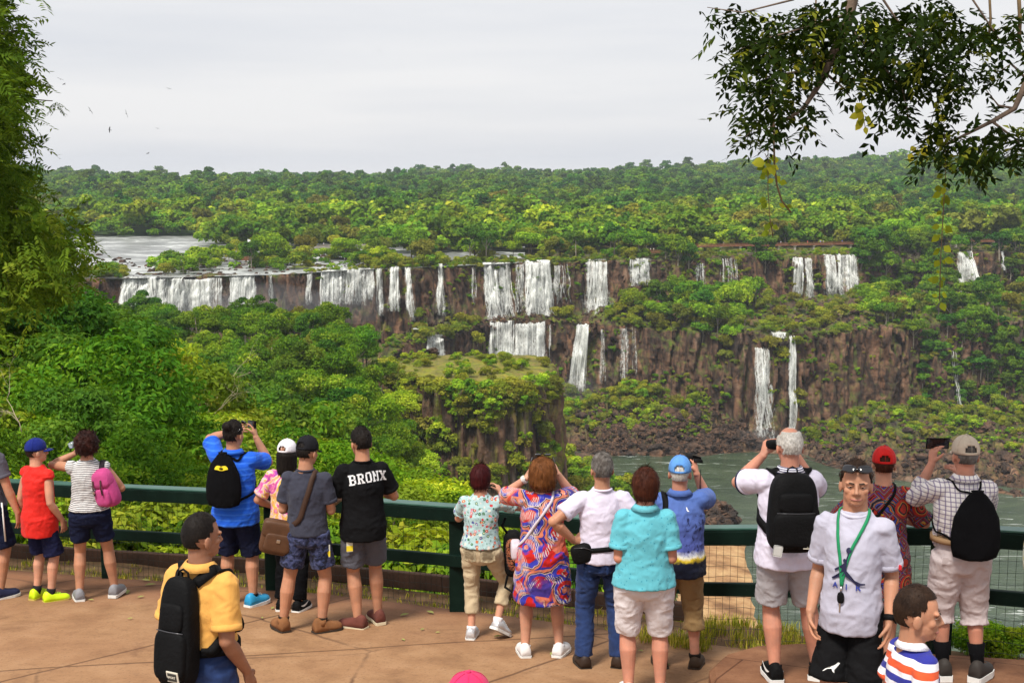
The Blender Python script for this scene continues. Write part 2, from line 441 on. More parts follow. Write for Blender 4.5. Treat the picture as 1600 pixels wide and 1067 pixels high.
HEADZ = .86
def person(name_label, px, feet, top, rz=0, head=(0, 0), skin=SK_TAN, bulk=1.0, belly=0.0, hip=1.0, arms=None, legs=None, shirt=None, bottom=None, shoes=None, hair=None, hairm=None, cap=None, raise_=0.0, sock=None, face=False, hscale=1.0, neck=1.0, category="person", child=False, lean=0.0, handv=.0065):
    A = Man()
    base = on_plaza(px, feet, raise_)
    D = base.y; h = (zat(top, D) - base.z)
    # pixels are measured at the head; small correction for the tilt of the camera is inside zat
    A.h, A.base, A.rz = h, base, -R(rz)
    A.M = Matrix.Translation(base) @ Matrix.Rotation(A.rz, 4, 'Z')
    root = empty("person", base, A.rz, name_label, category); A.root = root
    bulk = 1 + (bulk - 1) * .7
    sw = .089 * (.9 + .1 * bulk) * (0.95 if child else 1)
    hd = 1.03 if not child else 1.36           # children have larger heads
    V3 = Vector
    def Hm():
        pv = V3((0, 0, HEADZ if not child else .80))
        return Matrix.Diagonal((h, h, h, 1)) @ Matrix.Translation(V3((0, lean, 0))) @ Matrix.Translation(pv) @ Matrix.Rotation(-R(head[0]), 4, 'Z') @ Matrix.Rotation(R(head[1]), 4, 'X') @ Matrix.Diagonal((hd * hscale, hd * hscale, hd * hscale if not child else hd * 1.06, 1)) @ Matrix.Translation(-V3((0, 0, HEADZ)))
    HM = Hm(); A.HM = HM
    zs = 1.0 if not child else .935            # shoulders sit lower on a child
    # ---------------- skeleton
    arms = arms or {}; legs = legs or {}
    J = {}
    for sd, sg in (("l", -1), ("r", 1)):
        a = dict(w=(.132 * sg * (.9 + .1 * bulk), .02, .485), pole=(.15 * sg, -1, 0), hd=(0, .12, -1), hn=(-sg, .0, 0), hs=(0, 1, 0), curl=.35); a.update(arms.get(sd, {}))
        S = V3((sw * sg, lean * .9, .796 * zs + (a.get("shrug", 0))))
        E, W = ik(S, V3(a["w"]), .172 * zs, .152 * zs, a["pole"])
        J[sd] = (S * h, E * h, W * h, a)
        l = dict(f=(.052 * sg, 0.0, 7 * sg, 0, 0), pole=(0.12 * sg, 1, 0)); l.update(legs.get(sd, {}))
        f = l["f"]
        Hp = V3((.050 * sg * hip, 0, .515))
        ank = V3((f[0], f[1], .045 + f[4] + math.sin(R(f[3])) * .09)) if f[3] == 0 else V3((f[0], f[1], 0)) + V3((math.sin(R(f[2])) * .09 * (1 - math.cos(R(f[3]))), .09 * (1 - math.cos(R(f[3]))) , .045 * math.cos(R(f[3])) + .115 * math.sin(R(f[3])) + f[4]))
        K, An = ik(Hp, ank, .243, .236, l["pole"])
        J["leg" + sd] = (Hp * h, K * h, An * h, f)
    A.J = J
    # ---------------- body
    def torso(bm, secs, seg=24):
        tube(bm, [V3((0, (yo + lean * max(0, (z - .5) / .35)) * h, z * h)) for z, a, b, yo in secs], [(a * h, b * h) for z, a, b, yo in secs], seg, ref=(1, 0, 0))
    bk = bulk
    bm = bmesh.new()
    torso(bm, [(.47, .05, .04, 0), (.53, .08 * bk, .055, 0), (.62, .072 * bk, .048, 0), (.72 * zs, .080 * bk, .053, 0), (.785 * zs, .072, .040, 0), (.815 * zs, .052, .034, -.004), (.845 * zs, .037 * neck, .036 * neck, -.006), (.88 * zs, .0325 * neck, .034 * neck, -.002)])
    for sd in "lr":
        S, E, W, a = J[sd]
        ab = (.5 + .5 * bk) * (1 if not child else .92)
        tube(bm, [S - V3((0, 0, .004 * h)), S.lerp(E, .3), S.lerp(E, .7), E, E.lerp(W, .25), E.lerp(W, .6), W], [.0255 * h * ab, .028 * h * ab, .0265 * h * ab, .0235 * h * ab, .0255 * h * ab, .0205 * h * ab, .0155 * h], 14)
        ball(bm, S - V3((0, 0, .006 * h)), .0265 * h * ab); ball(bm, E, .0235 * h * ab)
        hand(bm, W, a["hd"], a["hn"], a["hs"], h * (1 if not child else 1.02), a["curl"])
        Hp, K, An, f = J["leg" + sd]
        lb = (.4 + .6 * bk) * (.86 if bottom and bottom['len'] > 1.2 else 1.0)
        ca = (K.lerp(An, .3) + V3((0, -.007 * h, 0)))
        tube(bm, [Hp, Hp.lerp(K, .4), Hp.lerp(K, .85), K, ca, K.lerp(An, .65), An], [.050 * h * lb, .045 * h * lb, .034 * h * lb, .0315 * h * lb, .0345 * h * lb, .026 * h * lb, .0205 * h], 14)
        ball(bm, K, .031 * h * lb); ball(bm, An, .022 * h)
        # foot inside the shoe
        d = V3((math.sin(R(f[2])), math.cos(R(f[2])), 0)); z0 = max(.018, f[4]) * h
        dn = V3((0, 0, -.03 * h)) - d * .0
        tube(bm, [An + dn * .5 - d * .02 * h, An + dn * .6 + d * .03 * h, An + dn * 1.0 + d * .075 * h - V3((0, 0, math.sin(R(f[3])) * .055 * h))], [.019 * h, .02 * h, .014 * h], 8)
    # head
    hm = bmesh.new()
    ball(hm, (0, -.002, .9375), (.0435, .0555, .0605), None, 24, 16)
    ball(hm, (0, .016, .9), (.0365, .038, .042), None, 20, 12)
    ball(hm, (0, .040, .8775), (.0185, .0155, .0135), None, 12, 8)
    ball(hm, (0, .034, .9035), (.0275, .0225, .025), None, 12, 8)
    for sg in (-1, 1):
        ball(hm, (.023 * sg, .034, .9125), (.0145, .014, .013), None, 12, 8)      # cheek
        ball(hm, (.0465 * sg, -.003, .9165), (.0055, .0125, .0185), Matrix.Rotation(R(12 * sg), 3, 'Z'), 12, 8)   # ear
        ball(hm, (.019 * sg, .0462, .9365), (.0170, .0085, .0062), Matrix.Rotation(R(-10 * sg), 3, 'Y'), 12, 8)   # brow
        ball(hm, (.0085 * sg, .0555, .9065), (.0052, .006, .0048), None, 10, 8)    # nostril wing
        tube(hm, [(.029 * sg, .010, .888), (.014 * sg, .034, .873)], [.0085, .0095], 8)   # jaw line
    tube(hm, [(0, .050, .934), (0, .0585, .920), (0, .0655, .909), (0, .058, .9035)], [.0058, .0062, .0078, .0062], 10)
    tube(hm, [(-.014, .0495, .8885), (0, .0545, .8895), (.014, .0495, .8885)], [.0032, .0052, .0032], 8)
    tube(hm, [(-.012, .0485, .8845), (0, .0535, .8832), (.012, .0485, .8845)], [.0032, .0052, .0032], 8)
    tube(hm, [(0, -.008, .82), (0, -.006, .855), (0, -.004, .9)], [.0355 * neck, .0335 * neck, .034 * neck], 16)
    hm.transform(HM)
    tmp = bpy.data.meshes.new("t"); hm.to_mesh(tmp); hm.free(); bm.from_mesh(tmp); bpy.data.meshes.remove(tmp)
    body = link("body", remesh(bm, handv * (.74 if face else .84), 3 if face else 2), skin, root)
    A.body = body
    def hp(name, bmx, m, parent=body):      # a part made in head space
        bmx.transform(HM); return bm_obj(name, bmx, m, parent, True)
    if face:
        EYEW = plain("eye white", (.34, .29, .26, 1), .3, .05); IRIS = plain("iris", (.02, .014, .01, 1), .15, .1)
        LIP = plain("lip", (.33, .125, .10, 1), .5, .1); BROW = plain("eyebrow", (.035, .022, .015, 1), .8, .3, 60)
        LINE = plain("mouth line", (.09, .03, .025, 1), .7, .1)
        for sg in (-1, 1):
            b1 = bmesh.new(); ball(b1, (.0185 * sg, .0462, .9262), (.0080, .0058, .0026), None, 14, 10); hp("eye", b1, EYEW)
            b1 = bmesh.new(); ball(b1, (.0180 * sg, .0508, .9262), (.0034, .0014, .0026), None, 12, 8); hp("iris", b1, IRIS)
            b1 = bmesh.new(); tube(b1, [(.009 * sg, .0512, .9282), (.0185 * sg, .0528, .9298), (.028 * sg, .0470, .9280)], [.0014, .0022, .0014], 7); hp("eyelid", b1, skin)
            b1 = bmesh.new(); tube(b1, [(.007 * sg, .0562, .9368), (.019 * sg, .0552, .9392), (.031 * sg, .0462, .9372)], [(.0016, .0022), (.0018, .0030), (.0010, .0014)], 7); hp("eyebrow", b1, BROW)
        b1 = bmesh.new(); tube(b1, [(-.0175, .0495, .8878), (-.008, .0552, .8878), (0, .0565, .8870), (.008, .0552, .8878), (.0175, .0495, .8878)], [.0014, .0030, .0032, .0030, .0014], 8); hp("lips", b1, LIP)
        b1 = bmesh.new(); tube(b1, [(-.0190, .0498, .8882), (0, .0590, .8866), (.0190, .0498, .8882)], [.0008, .0011, .0008], 6); hp("mouth", b1, LINE)
    # ---------------- hair
    if hair:
        b1 = bmesh.new(); seg, rg_ = (110, 64) if hair in ('crop', 'short', 'fringe', 'bun') else (64, 40)
        c0 = V3((0, -.003, .9385)); kind = hair
        rr = {"short": (.0485, .0610, .0665), "crop": (.0458, .0582, .0637), "fringe": (.0480, .0605, .0625), "bob": (.067, .070, .071), "cut": (.0565, .066, .070), "afro": (.066, .071, .072), "long": (.056, .064, .066), "bun": (.0480, .0610, .0658)}[kind]
        drop_ = {"bob": 1.25, "long": 2.4, "cut": 1.05, "afro": .95}.get(kind, 1.0)
        rows = []
        for j in range(rg_ + 1):
            ph = math.pi / 2 - math.pi * j / rg_; row = []
            for i in range(seg):
                th = 2 * math.pi * i / seg
                u = V3((math.cos(ph) * math.cos(th), math.cos(ph) * math.sin(th), math.sin(ph)))
                q = V3((u.x, u.y, u.z))
                if u.z < 0 and kind in ("bob", "long", "cut", "afro"):
                    wdt = max(0.0, 1 - (abs(u.z)) ** 6); n_ = V3((u.x, u.y, 0)); n_ = n_.normalized() if n_.length > 1e-6 else n_
                    tp = {"bob": .96, "long": .95, "cut": .82, "afro": .86}[kind]
                    q = n_ * wdt ** .5 * (1 + (tp - 1) * -u.z); q.z = u.z * drop_
                fr_cut = .42 if kind in ("bob", "cut", "long") else .38
                inside = False
                if u.y > fr_cut and u.z < .52: inside = True
                if kind in ("short", "crop", "bun", "fringe"):
                    if u.z < -.60 + (0.35 if abs(u.x) > .75 else 0): inside = True
                    if abs(u.x) > .72 and u.y > .12 and u.z < .10: inside = True
                    if abs(u.x) > .88 and u.z < -.12: inside = True
                    if kind == "fringe" and (u.z > .74 or (u.y > -.1 and u.z > .5)): inside = True
                f = 1.0 + .035 * noise.noise(u * 6 + V3((px * .01, 0, 0))) + .025 * noise.noise(V3((u.x * 22, u.y * 22, u.z * 5)))
                if kind == "afro": f = 1 + .10 * noise.noise(u * 5 + V3((3, 1, 0))) + .09 * noise.noise(u * 16)
                if kind == "crop": f = 1 + .012 * noise.noise(u * 20)
                if cap and u.z > -.02: f *= .96 if kind in ('short', 'crop') else .84
                if kind in ('bob', 'cut', 'long'): f += .022 * math.sin(th * 23 + 3 * noise.noise(u * 4)) * (0.4 + .6 * max(0, -u.z + .3))
                if kind in ('short', 'fringe', 'bun'): f += .02 * noise.noise(V3((u.x * 34, u.y * 34, u.z * 12)))
                if inside: f *= .80
                row.append(b1.verts.new(c0 + V3((q.x * rr[0], q.y * rr[1] - (.004 if kind in ("bob", "afro") else 0), q.z * rr[2])) * 1.0 * 1.0 if False else c0 + V3((q.x * rr[0] * f, q.y * rr[1] * f - (.004 if kind in ("bob", "afro", "cut") else 0), q.z * rr[2] * (f if not inside else .95)))))
            rows.append(row)
        for a, b in zip(rows, rows[1:]):
            for i in range(seg): b1.faces.new((a[i], b[i], b[(i + 1) % seg], a[(i + 1) % seg]))
        bmesh.ops.remove_doubles(b1, verts=b1.verts[:], dist=1e-5)
        if kind == "bun": ball(b1, (0, -.058, .975), (.026, .024, .024), None, 14, 10)
        # loose strands over the mass of hair
        hb_ = BVHTree.FromBMesh(b1); rngh = random.Random(int(px * 7)); sb = bmesh.new()
        nst = {"crop": 700, "fringe": 700, "short": 1100, "bun": 900, "afro": 1500}.get(kind, 1300)
        for _ in range(nst):
            th = rngh.uniform(0, 2 * math.pi); zz = rngh.uniform(-.95, 1.0)
            cr = math.sqrt(1 - zz * zz); u = V3((cr * math.cos(th), cr * math.sin(th), zz))
            if cap and u.z > -.05: continue
            if u.y > .30 and u.z < .56: continue
            if kind in ("short", "crop", "bun", "fringe"):
                if u.z < -.52 or (abs(u.x) > .70 and u.y > .08 and u.z < .12) or (abs(u.x) > .84 and u.z < -.05): continue
                if kind == "fringe" and (u.z > .70 or (u.y > -.1 and u.z > .45)): continue
            q0 = c0 + V3((u.x * rr[0] * 1.4, u.y * rr[1] * 1.4, u.z * rr[2] * 1.4 * (drop_ if u.z < 0 else 1)))
            hit = hb_.find_nearest(q0)
            if hit[0] is None: continue
            nn = hit[1] if hit[1].dot(u) > 0 else -hit[1]
            dn_ = V3((rngh.gauss(0, .25), rngh.gauss(0, .25), -1)); t_ = dn_ - nn * dn_.dot(nn)
            if u.z > .75: t_ = V3((rngh.gauss(0, .6), -1 + rngh.gauss(0, .6), 0)); t_ = t_ - nn * t_.dot(nn)
            if t_.length < 1e-4: continue
            t_.normalize(); L_ = {"crop": .008, "fringe": .012, "short": .014, "bun": .016, "afro": .014}.get(kind, .030) * rngh.uniform(.6, 1.3)
            lf = {"afro": .9, "short": .28, "crop": .22, "fringe": .25}.get(kind, .10)
            wv = t_.cross(nn) * .0007
            p0, p1, p2 = hit[0] - nn * .001, hit[0] + t_ * L_ * .5 + nn * (.0008 + L_ * lf * .35), hit[0] + t_ * L_ + nn * L_ * lf * .55
            v0, v1, v2, v3, v4 = (sb.verts.new(x_) for x_ in (p0 - wv, p0 + wv, p1 + wv, p1 - wv, p2))
            sb.faces.new((v0, v1, v2, v3)); sb.faces.new((v3, v2, v4))
        hair_o = hp("hair", b1, hairm)
        sb.transform(HM); sm_ = bpy.data.meshes.new("hair_strands"); sb.to_mesh(sm_); sb.free(); link("hair_strands", sm_, hairm, hair_o)
    # ---------------- cap
    if cap:
        cm, brim_m, opening = cap["m"], cap.get("brim", cap["m"]), cap.get("open", True)
        b1 = bmesh.new(); seg, rg_ = 40, 12; rows = []
        for j in range(rg_ + 1):
            ph = math.pi / 2 * (1 - j / rg_) - .10 * (j / rg_)
            rows.append([b1.verts.new(V3((.0505 * math.cos(ph) * math.cos(2 * math.pi * i / seg), -.003 + .063 * math.cos(ph) * math.sin(2 * math.pi * i / seg), .9445 + .063 * math.sin(ph) ** (.9) if math.sin(ph) > 0 else .9445 + .063 * math.sin(ph)))) for i in range(seg)])
        for j, (a, b) in enumerate(zip(rows, rows[1:])):
            for i in range(seg):
                th = 2 * math.pi * (i + .5) / seg - 1.5 * math.pi
                if opening and (th / .50) ** 2 + ((rg_ - 1.6 - j) / 3.3) ** 2 < 1 and j < rg_ - 1: continue
                b1.faces.new((a[i], b[i], b[(i + 1) % seg], a[(i + 1) % seg]))
        bmesh.ops.remove_doubles(b1, verts=rows[0], dist=1e-5)
        g_ = bmesh.ops.solidify(b1, geom=b1.faces[:], thickness=.0022)
        ball(b1, (0, -.003, 1.0085), (.005, .005, .003), None, 10, 6)
        for s in range(6):      # panel seams
            a = math.pi * 2 * s / 6 + math.pi / 6
            tube(b1, [(.0512 * math.cos(p_) * math.cos(a), -.003 + .0638 * math.cos(p_) * math.sin(a), .9445 + .0638 * math.sin(p_) ** .9) for p_ in [q * math.pi / 2 / 8 + .02 for q in range(8)]], .0007, 4)
        co = hp("cap", b1, cm)
        b1 = bmesh.new(); rs = []
        for q in range(13):
            a = math.pi * (.17 + .66 * q / 12); ext = .040 * max(0.0, math.sin(math.pi * (q / 12))) ** .55
            x0, y0 = .0505 * math.cos(a), -.003 + .063 * math.sin(a)
            zc = .9405 - .0065 * abs(math.cos(a)) ** 2
            rs.append([b1.verts.new((x0 * .97, y0 * .97, zc)), b1.verts.new((x0 * (1 + ext * 3), y0 + ext, zc - .006 - ext * .1)), b1.verts.new((x0 * (1 + ext * 3), y0 + ext, zc - .0085 - ext * .1)), b1.verts.new((x0 * .97, y0 * .97, zc - .003))])
        for a, b in zip(rs, rs[1:]):
            for k_ in range(4): b1.faces.new((a[k_], a[(k_ + 1) % 4], b[(k_ + 1) % 4], b[k_]))
        b1.faces.new(rs[0]); b1.faces.new(list(reversed(rs[-1])))
        hp("brim", b1, brim_m, co)
    # ---------------- shirt
    if shirt:
        hem, sl, m = shirt["hem"], shirt.get("sleeve", .62), shirt["m"]
        e = shirt.get("ease", .0) + .004
        b1 = bmesh.new()
        flare = shirt.get("flare", 0); bl = belly
        secs = []
        if hem < .40:
            secs += [(hem, (.105 * hip + flare) + e, .088 + e, 0), ((hem + .47) / 2, (.110 * hip + flare * .6) + e, .090 + e, 0)]
        else:
            secs += [(hem, (.097 * hip) * (.4 + .6 * bk) + e + flare * .5 + .003, .085 * (.5 + .5 * hip) + bl * .6 + e, bl * .3)]
        if hem < .50: secs += [(.525, .100 * hip * (.4 + .6 * bk) + e + .002, .087 * (.5 + .5 * hip) + bl * .8 + e, bl * .4)]
        secs += [(.60, .088 * (.2 + .8 * bk) * (.5 + .5 * hip) + e, .072 + bl + e, bl * .6), (.66, .086 * bk + e, .068 + bl + e, bl * .6), (.72 * zs, .090 * bk + e, .070 + bl * .5 + e, bl * .25), (.765 * zs, .091 * (.5 + .5 * bk) + e * .7, .062 + e, 0), (.797 * zs, .083 + e * .4, .051 + e * .6, -.003), (.820 * zs, .066 + e * .3, .043 + e * .5, -.004), (.833 * zs, .050 * (.5 + .5 * neck) + e * .3, .040 + e * .3, -.005), (.843 * zs, .0405 * neck + e * .3, .0395 * neck + e * .3, -.006)]
        torso(b1, secs, 32)
        for sd in "lr":
            S, E, W, a = J[sd]
            ab = (.45 + .55 * bk)
            ball(b1, S - V3((0, 0, .004 * h)), (.0350 * h * ab + e * h * .3,) * 3)
            if sl > 0:
                n_ = int(max(2, sl * 4)); r0 = .0350 * ab + e * .3; r1 = (.0362 + (shirt.get("cuff", .0395) - .0395) * .45) * ab + e * .35
                if sl <= 1 and sl > .3:
                    pass
                if sl <= 1:
                    tube(b1, [S + (S - E) * .05, S.lerp(E, sl * .5), S.lerp(E, sl)], [r0 * h, (r0 * .45 + r1 * .55) * h, r1 * h], 20)
                else:
                    tube(b1, [S, S.lerp(E, .5), E, E.lerp(W, (sl - 1) * .5), E.lerp(W, sl - 1)], [r0 * h, .0365 * ab * h + e * h * .4, .031 * ab * h + e * h * .4, .030 * h + e * h * .4, .025 * h + e * h * .4], 18)
                    ball(b1, E, .0315 * h * ab + e * h * .4)
        A.shirt = link("shirt" if hem > .4 else "dress", remesh(b1, .0095, 4, shirt.get("wr", .0052), px * .37, 10), m, root)
        A.bv = BVHTree.FromPolygons([v.co.copy() for v in A.shirt.data.vertices], [tuple(p.vertices) for p in A.shirt.data.polygons])
        if shirt.get("collar"):
            b1 = bmesh.new()
            for rr_, zz, t_ in ((.0425, .838, .010),):
                pts = []
                for q in range(25):
                    a = 2 * math.pi * q / 24 + math.pi / 2; dip = -.016 * max(0, math.sin(a)) ** 2
                    pts.append(V3((rr_ * neck * math.cos(a), rr_ * neck * 1.02 * math.sin(a) - .006 + lean, zz * zs + dip + .006)) * h)
                ringsv = []
                for q, p in enumerate(pts[:-1]):
                    o_ = V3((p.x, p.y, 0)).normalized()
                    ringsv.append([b1.verts.new(p + V3((0, 0, .013 * h)) - o_ * .004 * h), b1.verts.new(p + V3((0, 0, .014 * h)) + o_ * .000 * h), b1.verts.new(p + o_ * .019 * h - V3((0, 0, .009 * h))), b1.verts.new(p + o_ * .014 * h - V3((0, 0, .010 * h)))])
                for q in range(len(ringsv)):
                    a, b = ringsv[q], ringsv[(q + 1) % len(ringsv)]
                    if q in (0, len(ringsv) - 1) and shirt.get("open", True): continue
                    for k_ in range(4): b1.faces.new((a[k_], a[(k_ + 1) % 4], b[(k_ + 1) % 4], b[k_]))
            bm_obj("collar", b1, shirt["collar"], A.shirt, True)
        elif shirt.get("rib"):
            b1 = bmesh.new(); pts = [V3((.0415 * neck * math.cos(2 * math.pi * q / 24), .0425 * neck * math.sin(2 * math.pi * q / 24) - .006 + lean, (.847 - .012 * max(0, math.sin(2 * math.pi * q / 24)) - .006) * zs)) * h for q in range(25)]
            tube(b1, pts, .0055 * h, 8, False); bm_obj("neckband", b1, shirt["rib"], A.shirt, True)
        if .3 < sl <= 1:
            for sd in "lr":
                S, E, W, a = J[sd]; b1 = bmesh.new(); r1 = ((.0362 + (shirt.get("cuff", .0395) - .0395) * .45) * ab + e * .35) * h
                tube(b1, [S.lerp(E, sl - .105), S.lerp(E, sl - .095), S.lerp(E, sl - .03), S.lerp(E, sl + .012)], [r1 * .9, r1 + .0035, r1 + .0045, r1 + .003], 22); bm_obj("sleeve_hem", b1, m, A.shirt, True)
        if shirt.get("cuffm"):
            for sd in "lr":
                S, E, W, a = J[sd]; b1 = bmesh.new(); r1 = ((.0375 + (shirt.get("cuff", .0395) - .0395) * .45) * ab + e * .35) * h + .001
                tube(b1, [S.lerp(E, sl - .045), S.lerp(E, sl + .02)], r1 * 1.0 + .002, 20); bm_obj("cuff", b1, shirt["cuffm"], A.shirt, True)
    # ---------------- shorts / trousers
    if bottom:
        ln, m = bottom["len"], bottom["m"]      # length: 1 = knee, 2 = ankle
        ez = bottom.get("ease", .006); fl = bottom.get("flare", .006)
        b1 = bmesh.new()
        torso(b1, [(.60, .078 * (.3 + .7 * bk) * hip, .060 + belly * .5, 0), (.56, .090 * hip * (.5 + .5 * bk), .073 + belly * .3, -.002), (.52, .099 * hip, .078 * (.6 + .4 * hip), -.006), (.475, .095 * hip, .070, -.004), (.455, .06 * hip, .05, 0)], 28)
        for sd, sg in (("l", -1), ("r", 1)):
            Hp, K, An, f = J["leg" + sd]; lb = (.4 + .6 * bk)
            if ln <= 1:
                e_ = Hp.lerp(K, ln)
                tube(b1, [Hp + V3((0, -.006 * h, .01 * h)), Hp.lerp(K, ln * .5), e_], [(.053 * lb * hip + ez) * h, (.050 * lb * (.5 + .5 * hip) + ez) * h, (.044 * lb + ez + fl) * h], 22)
            else:
                t2 = ln - 1; tp = bottom.get("taper", 1.0)
                tube(b1, [Hp + V3((0, -.006 * h, .01 * h)), Hp.lerp(K, .5), K, K.lerp(An, t2 * .5), K.lerp(An, t2)], [(.053 * lb * hip + ez) * h, (.047 * lb + ez) * h, (.038 * lb * tp + ez) * h, (.036 * lb * tp + ez) * h, (.0315 * lb * tp + ez + fl) * h], 22)
                ball(b1, K, (.038 * lb * tp + ez) * h)
            ball(b1, V3((.045 * sg * hip * h, -.018 * h, .515 * h)), (.044 * h * hip, .050 * h, .050 * h))
        A.bottom = link("shorts" if ln < 1.4 else "trousers", remesh(b1, .0095, 3, bottom.get("wr", .0068), px * .21 + 5, 9), m, root)
        if bottom.get("belt"):
            b1 = bmesh.new()
            tube(b1, [V3((0, belly * .6 * h, z * h)) for z in (.583, .604)], [((.092 * (.2 + .8 * bk) * (.5 + .5 * hip) + .021) * h, (.072 + belly + .020) * h)] * 2, 32, ref=(1, 0, 0)); bm_obj("belt", b1, bottom["belt"], A.bottom, True)
    # ---------------- shoes, socks
    if shoes:
        for sd, sg in (("l", -1), ("r", 1)):
            f = J["leg" + sd][3]
            shoe(root, f, shoes, h, sg)
            if sock:
                Hp, K, An, _ = J["leg" + sd]; b1 = bmesh.new(); t = sock["top"]
                tube(b1, [An.lerp(K, t), An.lerp(K, t * .5), An, An - V3((0, 0, .02 * h))], [(.0345 if t > .3 else .0275) * h * (.6 + .4 * bk), .0275 * h, .0245 * h, .024 * h], 16); bm_obj("sock", b1, sock["m"], root, True)
    return A

def world_obj(A, name, label, cat, group=None, parts=()):
    """a thing carried by person A: own Empty with the person's transform; parts = [(name, bmesh in body metres, material, smooth)]"""
    e = empty(name, A.base, A.rz, label, cat, group)
    out = [bm_obj(n, b, m, e, s) for n, b, m, s in parts]
    return e, out

def ribbon(bv, pts, width, thick, lift=.004, n=40, closest=True):
    """a strap laid on a garment"""
    pts = [Vector(p) for p in pts]
    seg = [(b - a).length for a, b in zip(pts, pts[1:])]; tot = sum(seg); P_ = []
    for i in range(n + 1):
        d = tot * i / n; k_ = 0
        while k_ < len(seg) - 1 and d > seg[k_]: d -= seg[k_]; k_ += 1
        P_.append(pts[k_].lerp(pts[k_ + 1], min(1, d / seg[k_])))
    Q, Nn = [], []
    for p in P_:
        hit = bv.find_nearest(p) if closest else None
        if hit and hit[0] is not None and (hit[0] - p).length < .09:
            Q.append(hit[0] + hit[1] * lift); Nn.append(hit[1])
        else:
            Q.append(p); Nn.append(None)
    last = next((x for x in Nn if x is not None), Vector((0, -1, 0)))
    for i in range(len(Nn)):
        if Nn[i] is None: Nn[i] = last
        last = Nn[i]
    for _ in range(3):
        Q = [Q[0]] + [(Q[i - 1] + Q[i] * 2 + Q[i + 1]) / 4 for i in range(1, len(Q) - 1)] + [Q[-1]]
        Nn = [Nn[0]] + [(Nn[i - 1] + Nn[i] + Nn[i + 1]).normalized() for i in range(1, len(Nn) - 1)] + [Nn[-1]]
    bm = bmesh.new(); pv = None
    for i, (q, nn) in enumerate(zip(Q, Nn)):
        t = (Q[min(i + 1, n)] - Q[max(0, i - 1)]).normalized(); b = t.cross(nn).normalized()
        c = [bm.verts.new(q + b * width / 2), bm.verts.new(q + b * width / 2 + nn * thick), bm.verts.new(q - b * width / 2 + nn * thick), bm.verts.new(q - b * width / 2)]
        if pv:
            for k_ in range(4): bm.faces.new((pv[k_], pv[(k_ + 1) % 4], c[(k_ + 1) % 4], c[k_]))
        else: bm.faces.new(c)
        pv = c
    bm.faces.new(list(reversed(pv)))
    return bm

def print_on(A, target, shapes2d, cx, cz, m, name="print", side=-1, rot=0.0, bvh=None, parent=None, lift=.0035, bow=0.0, ax=0.0):
    """flat faces (lists of 2-D points, x to the reader's right) pressed onto a garment seen from the back (side -1) or front (+1)"""
    bv = bvh or A.bv
    bm = bmesh.new(); c_, s_ = math.cos(rot), math.sin(rot)
    for i_p, poly in enumerate(shapes2d):
        vs = []
        for u, w in poly:
            w2 = w + bow * u * u
            x, z = cx + (u * c_ - w2 * s_) * (1 if side < 0 else -1), cz + u * s_ + w2 * c_
            dirv = Vector((ax, -side, 0)).normalized()
            o_ = Vector((x, 0, z)) - dirv * 1.0
            hit = bv.ray_cast(o_, dirv)
            if hit[0] is None: break
            vs.append(hit[0] - dirv * (lift + (i_p % 12) * .00025))
        if len(vs) == len(poly) and len(vs) > 2:
            bm.faces.new([bm.verts.new(v) for v in vs])
    return bm_obj(name, bm, m, parent or target, False)

def patch(A, garment, cx, cz, w, hh, m, name, lift=.003, pts=None):
    bv = BVHTree.FromPolygons([v.co.copy() for v in garment.data.vertices], [tuple(p.vertices) for p in garment.data.polygons])
    bm = bmesh.new(); n = 5; g_ = []
    for j in range(n + 1):
        row = []
        for i in range(n + 1):
            u, v_ = i / n - .5, j / n - .5
            x = cx + u * w * (1 - .0 * v_); z = cz + v_ * hh - (.014 * (1 - abs(u) * 2) if j == 0 else 0)
            hit = bv.ray_cast(Vector((x, -1, z)), Vector((0, 1, 0)))
            if hit[0] is None: bm.free(); return None
            row.append(bm.verts.new(hit[0] + Vector((0, -lift * (1 if 0 < i < n and 0 < j < n else .7), 0))))
        g_.append(row)
    for a, b in zip(g_, g_[1:]):
        for i in range(n): bm.faces.new((a[i], a[i + 1], b[i + 1], b[i]))
    bmesh.ops.solidify(bm, geom=bm.faces[:], thickness=.002)
    return bm_obj(name, bm, m, garment, True)

def text_faces(txt, size, bold=0.0):
    cu = bpy.data.curves.new("t", 'FONT'); cu.body = txt; cu.size = size; cu.align_x = 'CENTER'; cu.align_y = 'CENTER'; cu.offset = bold; cu.resolution_u = 3
    o = bpy.data.objects.new("t", cu); C.objects.link(o)
    me = bpy.data.meshes.new_from_object(o.evaluated_get(bpy.context.evaluated_depsgraph_get()))
    f = [[(me.vertices[i].co.x, me.vertices[i].co.y) for i in p.vertices] for p in me.polygons]
    bpy.data.objects.remove(o); bpy.data.curves.remove(cu); bpy.data.meshes.remove(me)
    return f
# ------------------------------------------------------------------ clothing patterns
def zband(k, v): return k.sep(v)[2]
def p_stripes(period, c1, c2, duty=.5, wob=.0):
    def f(k, v):
        z = k.sep(v)[2]
        if wob: z = k.math('ADD', z, k.math('MULTIPLY', k.noise(v, 9, 2), wob))
        fr = k.math('FRACT', k.math('DIVIDE', z, period))
        return k.ramp(fr, [(0, c1), (duty, c2)], 'CONSTANT')
    return f
def p_check(k, v):
    s = k.sep(v)
    d = .030
    a = k.ramp(k.math('FRACT', k.math('DIVIDE', s[0], d)), [(0, 1.0), (.24, 0.0)], 'CONSTANT')
    b_ = k.ramp(k.math('FRACT', k.math('DIVIDE', s[2], d)), [(0, 1.0), (.24, 0.0)], 'CONSTANT')
    c = k.mix(k.math('MULTIPLY', a, .72), (.70, .66, .64, 1), (.13, .10, .22, 1))
    return k.mix(k.math('MULTIPLY', b_, .72), c, (.14, .10, .20, 1))
